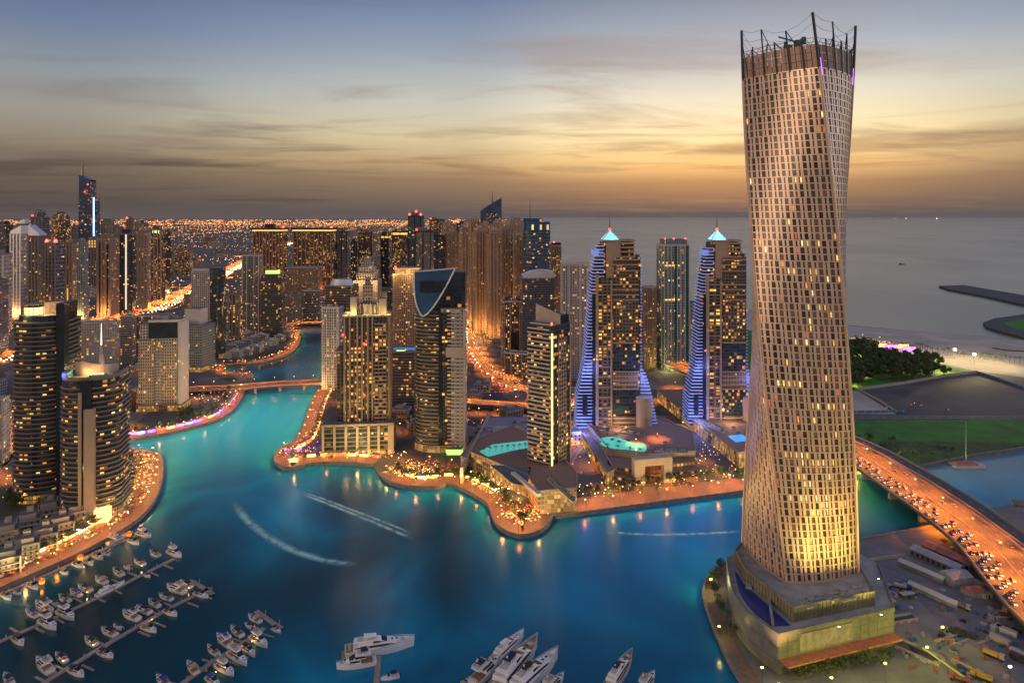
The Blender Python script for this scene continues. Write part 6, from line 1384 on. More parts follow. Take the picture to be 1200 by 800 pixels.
def stall(x, y, a, lab, grp, gm=None, s=1., light=(ORG, 900), h=3.4):
    r = thing('restaurant_pavilion', lab, 'pavilion', (x, y, 0), a, grp); q = MB(); q.box(-4.2 * s, 4.2 * s, -2.6, 2.6, h, h + .35); q.build('roof', [slabg], r)
    q = MB(); q.box(-3.9 * s, 3.9 * s, .6, 2.4, 0, h - .05); q.build('lit_interior', [gm or stall_m], r)
    for px_ in (-3.9 * s, 3.9 * s): q = MB(); q.box(px_ - .12, px_ + .12, -2.4, -2.2, 0, h); q.build('post', [steel], r)
    if light: point(0, -1.4, h - .5, light[0], light[1], .4, r)
for i, (x, y, a) in enumerate(along(offs(pPL, 23), 10.2, 3)):
    stall(x, y, a, 'glowing restaurant pavilion on the left dining promenade', 'restaurant pavilions of the left promenade', None if i % 3 else mat('stall_bright', (.9, .8, .6), .5, emit=(1, .78, .38), es=3.0), light=((1, .42, .08) if i % 4 else (1, .12, .03), 17000))
for i, (x, y, a) in enumerate(along(offs(pINL[6:], 11), 9.5, 3)):
    g_ = [M['violet_glow'], M['red_glow'], stall_m, mat('pink_glow', (.9, .3, .6), .5, emit=(1, .22, .6), es=2.0), mat('stall_blue', (.2, .3, .9), .5, emit=(.25, .3, 1), es=2.2)][i % 5]
    stall(x, y, a, 'colourfully lit pavilion on the promenade below the near bridge', 'coloured pavilions below the near bridge', g_, light=([(.6, .2, 1), (1, .12, .04), ORG, (1, .2, .5), (.3, .3, 1)][i % 5], 7000))
cc_ = gp(348, 531)
for _ in range(44):
    a, d = rnd.uniform(0, 6.28), rnd.uniform(0, 16) ** 1.0; c = rnd.choice(['violet', 'dark', 'orange', 'cream']); parasol(cc_[0] + math.cos(a) * d, cc_[1] + 3 + math.sin(a) * d * .9, 0, c, c + ' parasol on the violet lit round terrace', 'parasols of the violet lit terrace')
for u, v, col in ((338, 533, (.55, .15, 1)), (350, 528, (1, .3, .6)), (362, 530, (.5, .2, 1)), (348, 538, (1, .5, .2)), (372, 524, (.6, .1, 1))):
    p = gp(u, v); r = thing('festoon_mast', 'mast with a coloured lamp on the violet lit round terrace', 'lamp', (p[0], p[1], 0), 0, 'coloured lamp masts of the round terrace'); q = MB(); q.cyl(0, 0, 0, 5, .08, n=5); q.build('pole', [steel], r)
    q = MB(); q.cyl(0, 0, 5, 5.6, .4, n=8); q.build('lamp_head', [M['violet_glow'] if col[2] == 1 else M['red_glow']], r); point(0, 0, 4.4, col, 9000, .4, r)
cc_ = gp(612, 604)
for _ in range(40):
    a, d = rnd.uniform(0, 6.28), rnd.uniform(2, 13); c = rnd.choice(['red', 'red', 'orange', 'dark']); parasol(cc_[0] + math.cos(a) * d, cc_[1] + math.sin(a) * d, 0, c, c + ' parasol on the red lit circular terrace', 'parasols of the red lit circular terrace')
for j in range(6):
    a = j * 1.05; p = (cc_[0] + math.cos(a) * 8, cc_[1] + math.sin(a) * 8); r = thing('festoon_mast', 'mast with a red lamp on the circular terrace', 'lamp', (p[0], p[1], 0), 0, 'red lamp masts of the circular terrace'); q = MB(); q.cyl(0, 0, 0, 4.4, .08, n=5); q.build('pole', [steel], r); q = MB(); q.cyl(0, 0, 4.4, 5.1, .5, n=8); q.build('lamp_head', [M['red_glow']], r); point(0, 0, 3.8, (1, .13, .03) if j % 2 else ORG, 11000, .4, r)
cc_ = gp(485, 553)
for _ in range(44):
    a, d = rnd.uniform(0, 3.3), rnd.uniform(2, 19); parasol(cc_[0] + math.cos(a) * d * 1.5, cc_[1] - 6 + math.sin(a) * d, 0, rnd.choice(['dark', 'orange', 'cream']), 'parasol on the orange lit forecourt of the sail tower', 'parasols before the sail tower')
for i, (x, y, a) in enumerate(along(offs(pCR[8:], 15), 12, 3)): stall(x, y, a, 'lit pavilion on the promenade before the crowned tower', 'pavilions before the crowned tower', None if i % 3 else M['red_glow'], light=(ORG, 7000))
for i, (x, y, a) in enumerate(along(offs(pCT[6:30], 16), 13, 3)): stall(x, y, a, 'lit pavilion between the sail tower and the circular terrace', 'pavilions near the circular terrace', [None, mat('stall_bright', (0, 0, 0)), M['green_glow']][i % 3], light=(ORG, 8000))
for i, (u, v) in enumerate(((1020, 405), (1032, 407), (1044, 409), (1058, 408), (1066, 411), (1010, 404))):
    p = gp(u, v); stall(p[0], p[1], 0, 'lit beach pavilion at the top of the seaside park', 'beach pavilions', M['violet_glow'] if i % 2 == 0 else M['gold_glow'], 2.6, light=((.8, .3, 1) if i % 2 == 0 else ORG, 30000), h=7)
for u, v, lab in ((1119, 421, 'left tall floodlight mast by the beach'), (1142, 427, 'right tall floodlight mast by the beach')):
    p = gp(u, v); r = thing('floodlight_mast', lab, 'floodlight', (p[0], p[1], 0)); q = MB(); q.cyl(0, 0, 0, 14, .3, n=6); q.build('pole', [steel], r); q = MB(); q.box(-2, 2, -.6, .6, 14, 16.4); q.build('lamp_head', [mat('flood_white', (1, 1, .9), .5, emit=(1, .88, .6), es=16)], r); point(0, -2, 14, (1, .78, .35), 330000, 1, r)
for u, v in ((1000, 440), (990, 452), (1060, 436), (1090, 428), (1030, 424), (1010, 398), (1030, 401), (1075, 430), (1045, 444), (1015, 418), (1098, 436), (995, 430)):
    p = gp(u, v); street_lamp(p[0], p[1], 0, 9, 'w', 'warm lamp between the trees of the seaside park', 'lamps of the seaside park', 60000)
# beach groynes / jetty at right
q = MB(); A_ = gpl([(1163, 408), (1180, 411), (1200, 412), (1260, 416)]); ribbon(q, A_, -2, 2, 1.6, 0, th=1.4); tag(q.build('beach_jetty', [rock_m]), 'dark timber jetty on the beach near the right edge', 'jetty')
# ---------------------------------------------------------------- pontoons and boats
Z = -3.0
def wp(u, v): return gp(u, v, Z)
wood = mat('pontoon_deck', (.30, .24, .20), .8, noise=.2, nscale=.8); gel = mat('gelcoat', (.88, .87, .85), .25, coat=.5); gelw = mat('boat_cream', (.55, .48, .40), .4); bglass = mat('boat_glass', (.01, .012, .016), .08); teak = mat('teak', (.30, .18, .10), .7, noise=.2, nscale=1)
cans = {'blue': mat('cover_blue', (.015, .05, .28), .7), 'navy': mat('cover_navy', (.01, .015, .05), .7), 'dark': mat('cover_dark', (.02, .02, .022), .7), 'tan': mat('cover_tan', (.36, .26, .17), .7)}
def hull_mesh(L, B, D, fl=.18):
    """lofted hull: pointed bow at +x, transom at -x"""
    mb = MB(); n = 12; S = []
    for i in range(n + 1):
        t_ = i / n; x = -L / 2 + L * t_; w_ = B / 2 * (1 - max(0, (t_ - .45) / .55) ** 2.1) * (.88 + .12 * min(1, t_ * 3)); hh = D * (1 + .45 * t_ ** 2)
        wl_ = w_ * (.82 if t_ < .9 else .6); S.append([(x - .25 * 0, -w_, hh), (x * .97, -wl_, .0), (x * .97, wl_, .0), (x, w_, hh)])
    for a, b in zip(S, S[1:]):
        for j in range(3): mb.face([a[j], a[j + 1], b[j + 1], b[j]], 0)
    mb.face([S[0][3], S[0][2], S[0][1], S[0][0]], 0)
    dk = MB()
    for a, b in zip(S, S[1:]): dk.face([(a[0][0], a[0][1] * .94, a[0][2] - .12), (b[0][0], b[0][1] * .94, b[0][2] - .12), (b[3][0], b[3][1] * .94, b[3][2] - .12), (a[3][0], a[3][1] * .94, a[3][2] - .12)])
    rl = MB()
    for s_ in (0, 3):
        P = [Vector((s[s_][0], s[s_][1] * .96, s[s_][2] + (.5 if i > 5 else 0))) for i, s in enumerate(S)]
        for i in range(6, n): rl.tube(P[i], P[i + 1], .045 * L / 11, 4); rl.tube((P[i].x, P[i].y, P[i].z - .5), P[i], .035 * L / 11, 4)
    return mb, dk, rl, S
def house(x0, x1, w_, z0, z1, fr=.5, bk=.1, tp=.85):
    """cabin trunk with a raked front"""
    mb = MB(); H_ = z1 - z0; A = [(x0, -w_ / 2), (x1, -w_ / 2 * .8), (x1, w_ / 2 * .8), (x0, w_ / 2)]; B_ = [(x0 + bk * H_, -w_ / 2 * tp), (x1 - fr * H_ * 2, -w_ / 2 * .72), (x1 - fr * H_ * 2, w_ / 2 * .72), (x0 + bk * H_, w_ / 2 * tp)]
    mb.prism(A, z0, z1, 0, bot=True, poly1=B_); return mb
BP = {}
def make_boat(kind, cov, deckc):
    L, B, D = {'open_boat': (7.5, 2.5, 1.0), 'cabin_cruiser': (11.5, 3.7, 1.5), 'flybridge_cruiser': (15.5, 4.7, 2.0), 'motor_yacht': (30, 6.6, 3.2)}[kind]
    r = thing(kind, 'boat', 'boat', (0, 0, Z)); h_, dk, rl, S = hull_mesh(L, B, D)
    h_.build('hull', [gel], r, smooth=False); dk.build('deck', [gel if deckc == 'white' else teak], r); rl.build('railing', [steelw], r)
    if kind == 'open_boat':
        q = MB(); q.box(-.4, .9, -.8, .8, D - .1, D + .75); q.build('console', [gel], r); q = MB(); q.box(.2, .95, -.85, .85, D + .6, D + 1.15); q.build('windscreen', [bglass], r)
        q = MB(); q.box(-2.6, -.2, -1.1, 1.1, D + 1.5, D + 1.65); q.build('canopy', [cans[cov]], r); q = MB(); q.box(-L / 2 - .5, -L / 2, -.35, .35, .1, D + .6); q.build('outboard_motor', [cans['dark']], r)
        q = MB(); q.box(-3.2, -2.5, -1, 1, D - .1, D + .35); q.build('seat', [gelw], r)
    elif kind == 'motor_yacht':
        q = house(-11.5, 9.5, B * .80, D - .1, D + 1.7, 1.5, .1, .92); q.build('cabin', [gel], r)
        q = house(-10.5, 6.4, B * .815, D + .55, D + 1.25, 1.0, .1, .97); q.build('side_window', [bglass], r)
        q = house(-9.5, 3.4, B * .62, D + 1.7, D + 2.9, 1.6, .2, .86); q.build('saloon', [gel], r)
        q = house(-3.0, 3.0, B * .60, D + 1.95, D + 2.6, 1.9, 0, .9); q.build('windscreen', [bglass], r)
        q = house(-11.0, -.4, B * .60, D + 2.9, D + 3.08, .5); q.build('flybridge_deck', [gel], r)
        q = house(-7.0, -1.6, B * .44, D + 4.3, D + 4.5, .5, .5, .95); q.build('canopy', [cans[cov] if cov else gel], r)
        for y in (-1, 1): q = MB(); q.tube((-6.4, y * B * .22, D + 3.0), (-5.6, y * B * .2, D + 4.35), .14, 5); q.build('canopy_pole', [gel], r); q = MB(); q.tube((-2.2, y * B * .2, D + 3.0), (-2.8, y * B * .18, D + 4.35), .10, 5); q.build('canopy_pole', [gel], r)
        q = MB(); q.box(-3.2, -2.2, -1.0, 1.0, D + 3.05, D + 3.7); q.build('helm', [gelw], r); q = MB(); q.box(-9.6, -7.6, -1.4, 1.4, D + 3.05, D + 3.45); q.build('sun_bed', [gelw], r)
        q = MB(); q.tube((-6.0, 0, D + 4.45), (-6.5, 0, D + 5.7), .14, 5); q.box(-6.8, -5.8, -.14, .14, D + 5.2, D + 5.4); q.build('radar_mast', [gel], r)
        q = MB(); q.box(-14.6, -11.6, -B * .38, B * .38, D + .0, D + .08); q.build('cockpit_floor', [teak], r); q = MB(); q.box(-16.4, -14.9, -B * .38, B * .38, .4, .65); q.build('swim_platform', [teak], r)
        q = MB(); q.box(8.8, 10.6, -1.1, 1.1, D + .5, D + 1.05); q.build('bow_sun_pad', [gelw], r); q = MB(); q.box(-13.4, -12.6, -1.6, 1.6, D, D + .6); q.build('stern_seat', [gelw], r)
        for x_ in (4.8, 6.8): q = MB(); q.box(x_, x_ + .7, -.4, .4, D + 1.55, D + 1.78); q.build('hatch', [bglass], r)
    else:
        k = L / 11.5
        q = house(-1.2 * k, 3.4 * k, B * .74, D - .1, D + 1.15 * k, .7); q.build('cabin', [gel], r)
        q = MB(); q.box(-1.0 * k, 1.9 * k, -B * .375, B * .375, D + .45 * k, D + .85 * k); q.build('side_window', [bglass], r)
        q = house(-.2 * k, 2.1 * k, B * .62, D + 1.1 * k, D + 1.75 * k, .8); q.build('windscreen', [bglass], r)
        q = MB(); q.box(-4.6 * k, -1.4 * k, -B * .40, B * .40, D - .1, D + .05); q.build('cockpit_floor', [teak], r)
        q = MB(); q.box(-5.2 * k, -4.6 * k, -B * .34, B * .34, D - .1, D + .5 * k); q.build('stern_seat', [gelw], r)
        for hx in (3.0, 4.0): q = MB(); q.box(hx * k, (hx + .5) * k, -.35, .35, D + (.9 if hx < 3.4 else .32) * k, D + (1.02 if hx < 3.4 else .55) * k); q.build('hatch', [bglass], r)
        if kind == 'cabin_cruiser':
            q = MB(); n = 6; 
            for i in range(n):
                a, b = -1.15 + 2.3 * i / n, -1.15 + 2.3 * (i + 1) / n; za, zb = [D + 1.7 + .45 * (1 - (t / 1.15) ** 2) for t in (a, b)]
                q.face([(-4.2, a * 1.3, za), (-.6, a * 1.3, za + .15), (-.6, b * 1.3, zb + .15), (-4.2, b * 1.3, zb)]); q.face([(-4.2, a * 1.3, za - .1), (-4.2, b * 1.3, zb - .1), (-.6, b * 1.3, zb + .05), (-.6, a * 1.3, za + .05)])
            q.build('canopy', [cans[cov]], r)
            for y in (-1.3, 1.3): q = MB(); q.tube((-4.2, y, D), (-4.1, y * 1.1, D + 1.75), .05, 4); q.build('canopy_pole', [steelw], r)
        else:
            q = house(-2.6 * k, 1.0 * k, B * .70, D + 1.15 * k, D + 2.1 * k, .5); q.build('saloon', [gel], r)
            q = MB(); q.box(-2.5 * k, .4 * k, -B * .36, B * .36, D + 1.45 * k, D + 1.85 * k); q.build('side_window', [bglass], r)
            q = MB(); q.box(-4.2 * k, .1 * k, -B * .36, B * .36, D + 2.1 * k, D + 2.28 * k); q.build('flybridge_deck', [gel], r)
            for y in (-1, 1): q = MB(); q.box(-3.9 * k, 0, y * B * .35 - .08, y * B * .35 + .08, D + 2.28 * k, D + 2.75 * k); q.build('flybridge_coaming', [gel], r)
            q = MB(); q.box(-1.0 * k, -.2 * k, -.8, .8, D + 2.28 * k, D + 2.9 * k); q.build('helm', [gelw], r)
            q = MB(); q.box(-3.4 * k, -1.2 * k, -B * .32, B * .32, D + 3.3 * k, D + 3.42 * k); q.build('canopy', [cans[cov] if cov else gel], r)
            for x in (-3.2 * k, -1.4 * k):
                for y in (-1, 1): q = MB(); q.tube((x, y * B * .33, D + 2.2 * k), (x, y * B * .3, D + 3.32 * k), .08, 4); q.build('canopy_pole', [steelw], r)
            q = MB(); q.tube((-3.1 * k, 0, D + 3.4 * k), (-3.5 * k, 0, D + 4.7 * k), .10, 5); q.box(-3.9 * k, -2.9 * k, -.12, .12, D + 4.0 * k, D + 4.2 * k); q.build('radar_mast', [gel], r)
            q = MB(); q.box(-L / 2 - 1.2, -L / 2 + .1, -B * .38, B * .38, .3, .5); q.build('swim_platform', [teak], r)
    return r
def boat(kind, cov, u, v, hd, lab, grp, s=1., deckc='white', bow=None):
    p = wp(u, v); k = (kind, cov, deckc)
    if k not in BP: BP[k] = make_boat(kind, cov, deckc); r = BP[k]; r.location = (p[0], p[1], Z - .25); r.rotation_euler.z = hd; r.scale = (s,) * 3; r['label'] = lab; r['group'] = grp
    else: r = dup(BP[k], (p[0], p[1], Z - .25), hd, lab, grp, s)
    if not grp and 'group' in r: del r['group']
    return r
def pontoon(pts, fingers, lab, wd=1.4):
    P = [wp(u, v) for u, v in pts]; r = thing('pontoon', lab, 'pontoon', (P[0][0], P[0][1], Z)); o = P[0]; Q = [(p[0] - o[0], p[1] - o[1]) for p in P]
    q = MB(); ribbon(q, Q, -wd, wd, .55, 0, th=.6); q.build('walkway', [wood], r); L = sum(math.dist(a, b) for a, b in zip(Q, Q[1:]))
    a = math.atan2(Q[-1][1] - Q[0][1], Q[-1][0] - Q[0][0])
    for f, side, ln in fingers:
        c = (Q[0][0] + (Q[-1][0] - Q[0][0]) * f, Q[0][1] + (Q[-1][1] - Q[0][1]) * f); b = a + side * pi / 2; u = (math.cos(b), math.sin(b)); q = MB(); q.obox((c[0] + u[0] * (ln / 2 + wd), c[1] + u[1] * (ln / 2 + wd)), u, (-u[1], u[0]), ln / 2, .55, 0, .5); q.build('finger', [wood], r)
    for x, y, h in along(Q, 14, 4): q = MB(); q.cyl(x + 1.2 * math.sin(h), y - 1.2 * math.cos(h), -1, 3.2, .22, n=7); q.build('mooring_pile', [conc], r)
    return r, a
DK = [('first', [(0, 697), (60, 671), (100, 653), (150, 632), (172, 623)], 'orange lit pontoon just off the left promenade'), ('second', [(-40, 773), (0, 752), (60, 726), (120, 698), (160, 677), (204, 655)], 'long second pontoon from the left promenade'),
      ('third', [(20, 822), (60, 795), (110, 764), (160, 735), (200, 712), (246, 689)], 'long third pontoon, below the second'), ('fourth', [(190, 830), (215, 800), (250, 775), (280, 757), (310, 736), (335, 732)], 'fourth pontoon, nearest the open water')]
DA = {}
for nm, pts, lab in DK:
    P0, P1 = wp(*pts[1]), wp(*pts[-1])
    n = 7; fg = [((j + .5) / n, (1 if j % 2 else -1), 9) for j in range(n)] + ([((j + .9) / n, (-1 if j % 2 else 1), 9) for j in range(n - 1)] if nm != 'first' else [])
    if nm == 'fourth': pts = pts[:5]
    r, a = pontoon(pts, fg, lab); DA[nm] = math.atan2(P1[1] - P0[1], P1[0] - P0[0])
q, _ = pontoon([(330, 737), (318, 729), (300, 716)], [], 'short cross pontoon at the outer end of the fourth pontoon'); q, _ = pontoon([(250, 697), (235, 687), (222, 680)], [], 'short cross pontoon at the outer end of the third pontoon'); pontoon([(440, 812), (442, 790), (444, 758)], [], 'narrow pontoon beside the largest yacht')
C_, O_, Fb = 'cabin_cruiser', 'open_boat', 'flybridge_cruiser'
BL = {'first': [(8, 700, C_, 'navy', -1), (21, 695.5, O_, 'dark', -1), (39, 688, C_, 'dark', -1), (76, 671.5, O_, 'tan', -1), (91.5, 663, C_, 'navy', -1), (104, 660, C_, 'tan', -1), (115, 653.5, C_, 'navy', -1), (125, 650, O_, 'dark', -1), (157, 636, C_, 'dark', -1), (169, 628, Fb, 'blue', -1)],
      'second': [(37, 720, C_, 'blue', 1), (50, 713.5, Fb, 'navy', 1), (57, 733, Fb, 'navy', -1), (64, 708, O_, 'dark', 1), (75, 702.5, C_, 'dark', 1), (78, 722, Fb, 'navy', -1), (88, 696, C_, 'blue', 1), (99, 691, C_, 'dark', 1), (118, 681, C_, 'tan', 1), (138, 671.5, C_, 'navy', 1), (149, 666, O_, 'tan', 1), (163, 660, C_, 'navy', 1), (181, 649.5, C_, 'dark', 1), (205, 650, Fb, 'tan', -1), (22, 752, C_, 'navy', -1), (172, 675, O_, 'dark', -1)],
      'third': [(51, 782, Fb, 'tan', 1), (71, 772, C_, 'dark', 1), (90, 789, C_, 'navy', -1), (106, 753, C_, 'dark', 1), (124.5, 768, C_, 'navy', -1), (127, 742, C_, 'navy', 1), (138, 735.5, O_, 'dark', 1), (153, 723, Fb, 'dark', 1), (168, 716, C_, 'navy', 1), (175, 738, C_, 'tan', -1), (180, 708, C_, 'dark', 1), (194, 701, C_, 'navy', 1), (200, 719, C_, 'dark', -1), (206, 692, Fb, 'tan', 1), (218, 686, C_, 'dark', 1), (236, 698, C_, 'dark', -1)],
      'fourth': [(225, 784, C_, 'tan', 1), (249, 763, C_, 'dark', 1), (250, 800, C_, 'blue', -1), (262, 752.5, Fb, 'blue', 1), (264, 786, Fb, 'tan', -1), (277, 741.5, C_, 'dark', 1), (279, 773, Fb, 'tan', -1), (291, 734, O_, 'dark', 1), (292, 764, C_, 'navy', -1), (298, 726, C_, 'tan', 1), (304, 753, Fb, 'tan', -1), (324, 739, O_, 'dark', -1), (190, 799, C_, 'blue', 1), (9, 797, C_, 'navy', 1)]}
KN = {C_: 'cruiser', O_: 'open boat', Fb: 'two-deck cruiser'}
for nm, L in BL.items():
    cnt = {}
    for (u, v, kd, cov, sd) in sorted(L):
        a = DA[nm] + sd * pi / 2; key = (kd, cov, sd); cnt[key] = cnt.get(key, 0) + 1; sidet = 'upper left' if sd > 0 else 'lower right'
        tot = sum(1 for x in L if (x[2], x[3], x[4]) == key)
        pos = '' if tot == 1 else ', %s such from the left' % ordn(cnt[key] - 1)
        boat(kd, cov, u, v, a + rnd.gauss(0, .04), '%s with %s cover, %s side of the %s pontoon%s' % (KN[kd], cov, sidet, nm, pos.replace('such ', '')), 'boats at the %s pontoon' % nm, rnd.uniform(.92, 1.08))
def vang(a, b): p, q = wp(*a), wp(*b); return math.atan2(q[1] - p[1], q[0] - p[0]), math.dist(p, q)
def yacht(stern, bow, kind, cov, lab, deckc='white', wide=1.):
    a, L = vang(stern, bow); p, q = wp(*stern), wp(*bow); base = {'motor_yacht': 30, Fb: 15.5, C_: 11.5, O_: 7.5}[kind]; m_ = ((stern[0] + bow[0]) / 2, (stern[1] + bow[1]) / 2)
    r = boat(kind, cov, m_[0], m_[1], a, lab, None, 1, deckc); s = L / base; r.scale = (s, s * wide, s); r.location.x, r.location.y = (p[0] + q[0]) / 2, (p[1] + q[1]) / 2
yacht((404, 768), (486, 756), 'motor_yacht', None, 'largest white yacht, lying across the end of the narrow pontoon', wide=1.15)
yacht((441, 776), (394, 784), Fb, 'navy', 'cream hulled yacht with a navy canopy, left of the narrow pontoon'); yacht((468, 792), (446, 797), O_, 'dark', 'small tender tucked right of the narrow pontoon')
yacht((578, 778), (614, 745), 'motor_yacht', None, 'slim white yacht, farthest of the group at the bottom middle'); yacht((578, 818), (630, 757), 'motor_yacht', 'navy', 'yacht with a brown bow deck and navy cover, in the bottom middle group', 'teak'); yacht((596, 822), (654, 771), 'motor_yacht', 'dark', 'long smooth white yacht, right one of the bottom middle group')
yacht((552, 806), (585, 776), Fb, 'dark', 'stubby white yacht, left one of the bottom middle group'); yacht((636, 818), (661, 794), Fb, 'tan', 'small yacht cut by the bottom edge, right of the bottom middle group'); yacht((712, 812), (741, 770), 'motor_yacht', 'navy', 'cream yacht pointing up, bottom edge right of the middle', 'teak'); yacht((750, 816), (767, 792), Fb, 'tan', 'small yacht cut by the bottom edge, rightmost of all')
yacht((538, 812), (551, 796), C_, 'tan', 'little cruiser cut by the bottom edge, left of the bottom middle group')
yacht((112, 700), (146, 684), 'motor_yacht', None, 'long white trip boat alongside the second pontoon'); yacht((125, 639), (149, 628), Fb, 'tan', 'covered trip boat alongside the first pontoon')
for u, v, lab in ((151.5, 628, 'orange glowing round kiosk near the end of the first pontoon'), (94, 656, 'orange glowing round kiosk halfway along the first pontoon'), (49, 684, 'orange glowing round kiosk at the near end of the first pontoon')):
    p = wp(u, v); r = thing('kiosk', lab, 'kiosk', (p[0], p[1], Z + .5)); q = MB(); q.cyl(0, 0, 0, 2.0, 1.5, n=12); q.build('wall', [mat('kiosk_glow', (.9, .4, .1), .6, emit=(1, .32, .03), es=1.2)], r); q = MB(); q.cyl(0, 0, 2.0, 3.4, 2.1, .1, 12); q.build('roof', [can['orange']], r); point(0, 0, 4.2, ORG, 700, .3, r)
for nm, idx in (('second', 8), ('second', 2), ('third', 3), ('third', 9), ('fourth', 4), ('fourth', 8), ('third', 14), ('fourth', 10), ('third', 1), ('second', 12)):
    b_ = sorted(BL[nm])[idx % len(BL[nm])]; p = wp(b_[0] + 3, b_[1] + (6 if b_[4] > 0 else -9)); r = thing('pontoon_lamp', 'low orange lamp bollard on the %s pontoon' % nm, 'lamp', (p[0], p[1], Z + .5), 0, 'lamp bollards of the pontoons'); q = MB(); q.cyl(0, 0, 0, 1.1, .12, n=6); q.build('post', [steel], r); q = MB(); q.cyl(0, 0, 1.1, 1.4, .18, n=8); q.build('lamp_head', [bulb_o], r); point(0, 0, 1.9, (1, .5, .15), 260, .25, r)
# pale ribbons painted on the water in place of boat light trails
trail_m = bpy.data.materials.new('trail_paint'); trail_m.use_nodes = True; t = NT(trail_m.node_tree); o_ = t.n('ShaderNodeOutputMaterial'); b_ = t.n('ShaderNodeBsdfPrincipled'); tr = t.n('ShaderNodeBsdfTransparent'); mx = t.n('ShaderNodeMixShader')
b_.inputs['Base Color'].default_value = (.40, .80, .76, 1); b_.inputs['Roughness'].default_value = .7; uv_ = t.n('ShaderNodeUVMap'); sp_ = t.n('ShaderNodeSeparateXYZ'); t.l(uv_.outputs[0], sp_.inputs[0])
tcw = t.n('ShaderNodeTexCoord'); nw = t.n('ShaderNodeTexNoise', i_Scale=.16, i_Detail=5.0); t.l(tcw.outputs['Object'], nw.inputs['Vector'])
ed = t.m('MULTIPLY', t.m('SUBTRACT', 1., t.m('ABSOLUTE', t.m('SUBTRACT', t.m('MULTIPLY', sp_.outputs[1], 2.), 1.))), 1.0); en = t.m('MULTIPLY', t.mr(sp_.outputs[0], 0., .25), t.mr(sp_.outputs[0], 1., .8))
t.l(t.m('MULTIPLY', t.m('MULTIPLY', ed, en), t.mr(nw.outputs[0], .30, .62, .35, .95)), mx.inputs[0]); t.l(tr.outputs[0], mx.inputs[1]); t.l(b_.outputs[0], mx.inputs[2]); t.l(mx.outputs[0], o_.inputs[0])
def trail(px_, wd, lab):
    P = smooth([wp(u, v) for u, v in px_], 8); q = MB(); n = len(P); L, Rr = offs(P, wd), offs(P, -wd)
    for i in range(n - 1): q.face([(Rr[i][0], Rr[i][1], Z + .02), (Rr[i + 1][0], Rr[i + 1][1], Z + .02), (L[i + 1][0], L[i + 1][1], Z + .02), (L[i][0], L[i][1], Z + .02)], 0, [(i / n, 0), ((i + 1) / n, 0), ((i + 1) / n, 1), (i / n, 1)])
    tag(q.build('trail', [trail_m]), lab, 'trail', kind='stuff')
trail([(272, 583), (285, 604), (310, 626), (345, 645), (385, 657), (420, 661)], 4.2, 'long curved pale painted light wake in the middle of the left basin'); trail([(346, 574), (375, 583), (420, 600), (462, 616), (484, 626)], 2.2, 'straight pale painted light wake before the middle quay'); trail([(350, 577), (379, 588), (424, 606), (486, 632)], 2.6, 'second straight painted light wake below the first')
trail([(700, 622), (760, 626), (820, 625), (868, 622)], 3.0, 'faint painted light wake before the twisted tower'); trail([(330, 452), (345, 440), (362, 428), (378, 420)], 1.6, 'thin painted light wake above the near bridge') if False else None

# ---------------------------------------------------------------- building yard, right bottom
rnd = random.Random(8)
def P2(u, v): return gp(u, v)
def box_thing(name, lab, cat, u, v, w_, d_, h_, a, m_, extra=None, grp=None):
    p = gp(u, v); r = thing(name, lab, cat, (p[0], p[1], .0), R(a), grp); q = MB(); q.box(-w_ / 2, w_ / 2, -d_ / 2, d_ / 2, 0.05, h_); q.build('body', [m_], r)
    if name == 'site_cabin' or name == 'container':
        q = MB(); q.box(-w_ / 2 - .15, w_ / 2 + .15, -d_ / 2 - .15, d_ / 2 + .15, h_, h_ + .2); q.build('roof', [slabw if name == 'site_cabin' else m_], r)
        q = MB()
        for j in range(int(w_ / 1.2)): q.box(-w_ / 2 + .5 + j * 1.2, -w_ / 2 + .62 + j * 1.2, -d_ / 2 - .07, -d_ / 2 + .02, .1, h_)
        q.build('ribs', [m_], r); q = MB(); q.box(-.5, .5, -d_ / 2 - .09, -d_ / 2 + .01, .1, min(2.1, h_ - .2)); q.build('door', [M['dark_glass']], r)
    return r
shedr = mat('shed_red', (.42, .13, .09), .8, noise=.4, nscale=.25); shedg = mat('shed_grey', (.32, .32, .34), .7, noise=.25, nscale=.25)
def shed(u0, v0, w_, d_, h_, a, m_, lab):
    p = gp(u0, v0); r = thing('shed', lab, 'shed', (p[0], p[1], 0), R(a)); q = MB(); q.box(-w_ / 2, w_ / 2, -d_ / 2, d_ / 2, 0, h_, 0, 0); q.build('wall', [M['f_grey'] if 'long' in lab else shedg], r)
    q = MB(); n = 2
    for s_ in (-1, 1): P = [(-w_ / 2 - .5, 0, h_ + 1.8), (w_ / 2 + .5, 0, h_ + 1.8), (w_ / 2 + .5, s_ * (d_ / 2 + .5), h_ + .1), (-w_ / 2 - .5, s_ * (d_ / 2 + .5), h_ + .1)]; q.face(P if s_ < 0 else P[::-1]); q.face([(x, y, z - .2) for x, y, z in (P[::-1] if s_ < 0 else P)])
    for x in (-w_ / 2, w_ / 2): q.face([(x, -d_ / 2, h_), (x, d_ / 2, h_), (x, 0, h_ + 1.7)])
    q.build('roof', [m_], r)
shed(1112, 655, 30, 9, 4, 118, shedr, 'long shed with a patchy red roof beside the bridge'); shed(1098, 660, 30, 8, 4, 118, shedg, 'long shed with a grey roof left of the red roofed one'); shed(1120, 682, 14, 10, 5, 12, shedg, 'grey shed at the near end of the red roofed one'); shed(1140, 697, 10, 7, 3.5, 10, shedr, 'small red roofed shed beside a tan box')
shed(1093, 700, 26, 3, 2.6, 122, mat('white_sheet', (.55, .55, .58), .6), 'narrow white sheet roofed walkway left of the sheds'); shed(1080, 672, 26, 3, 2.6, 122, M['white_sheet'], 'second narrow white roofed walkway nearer the twisted tower')
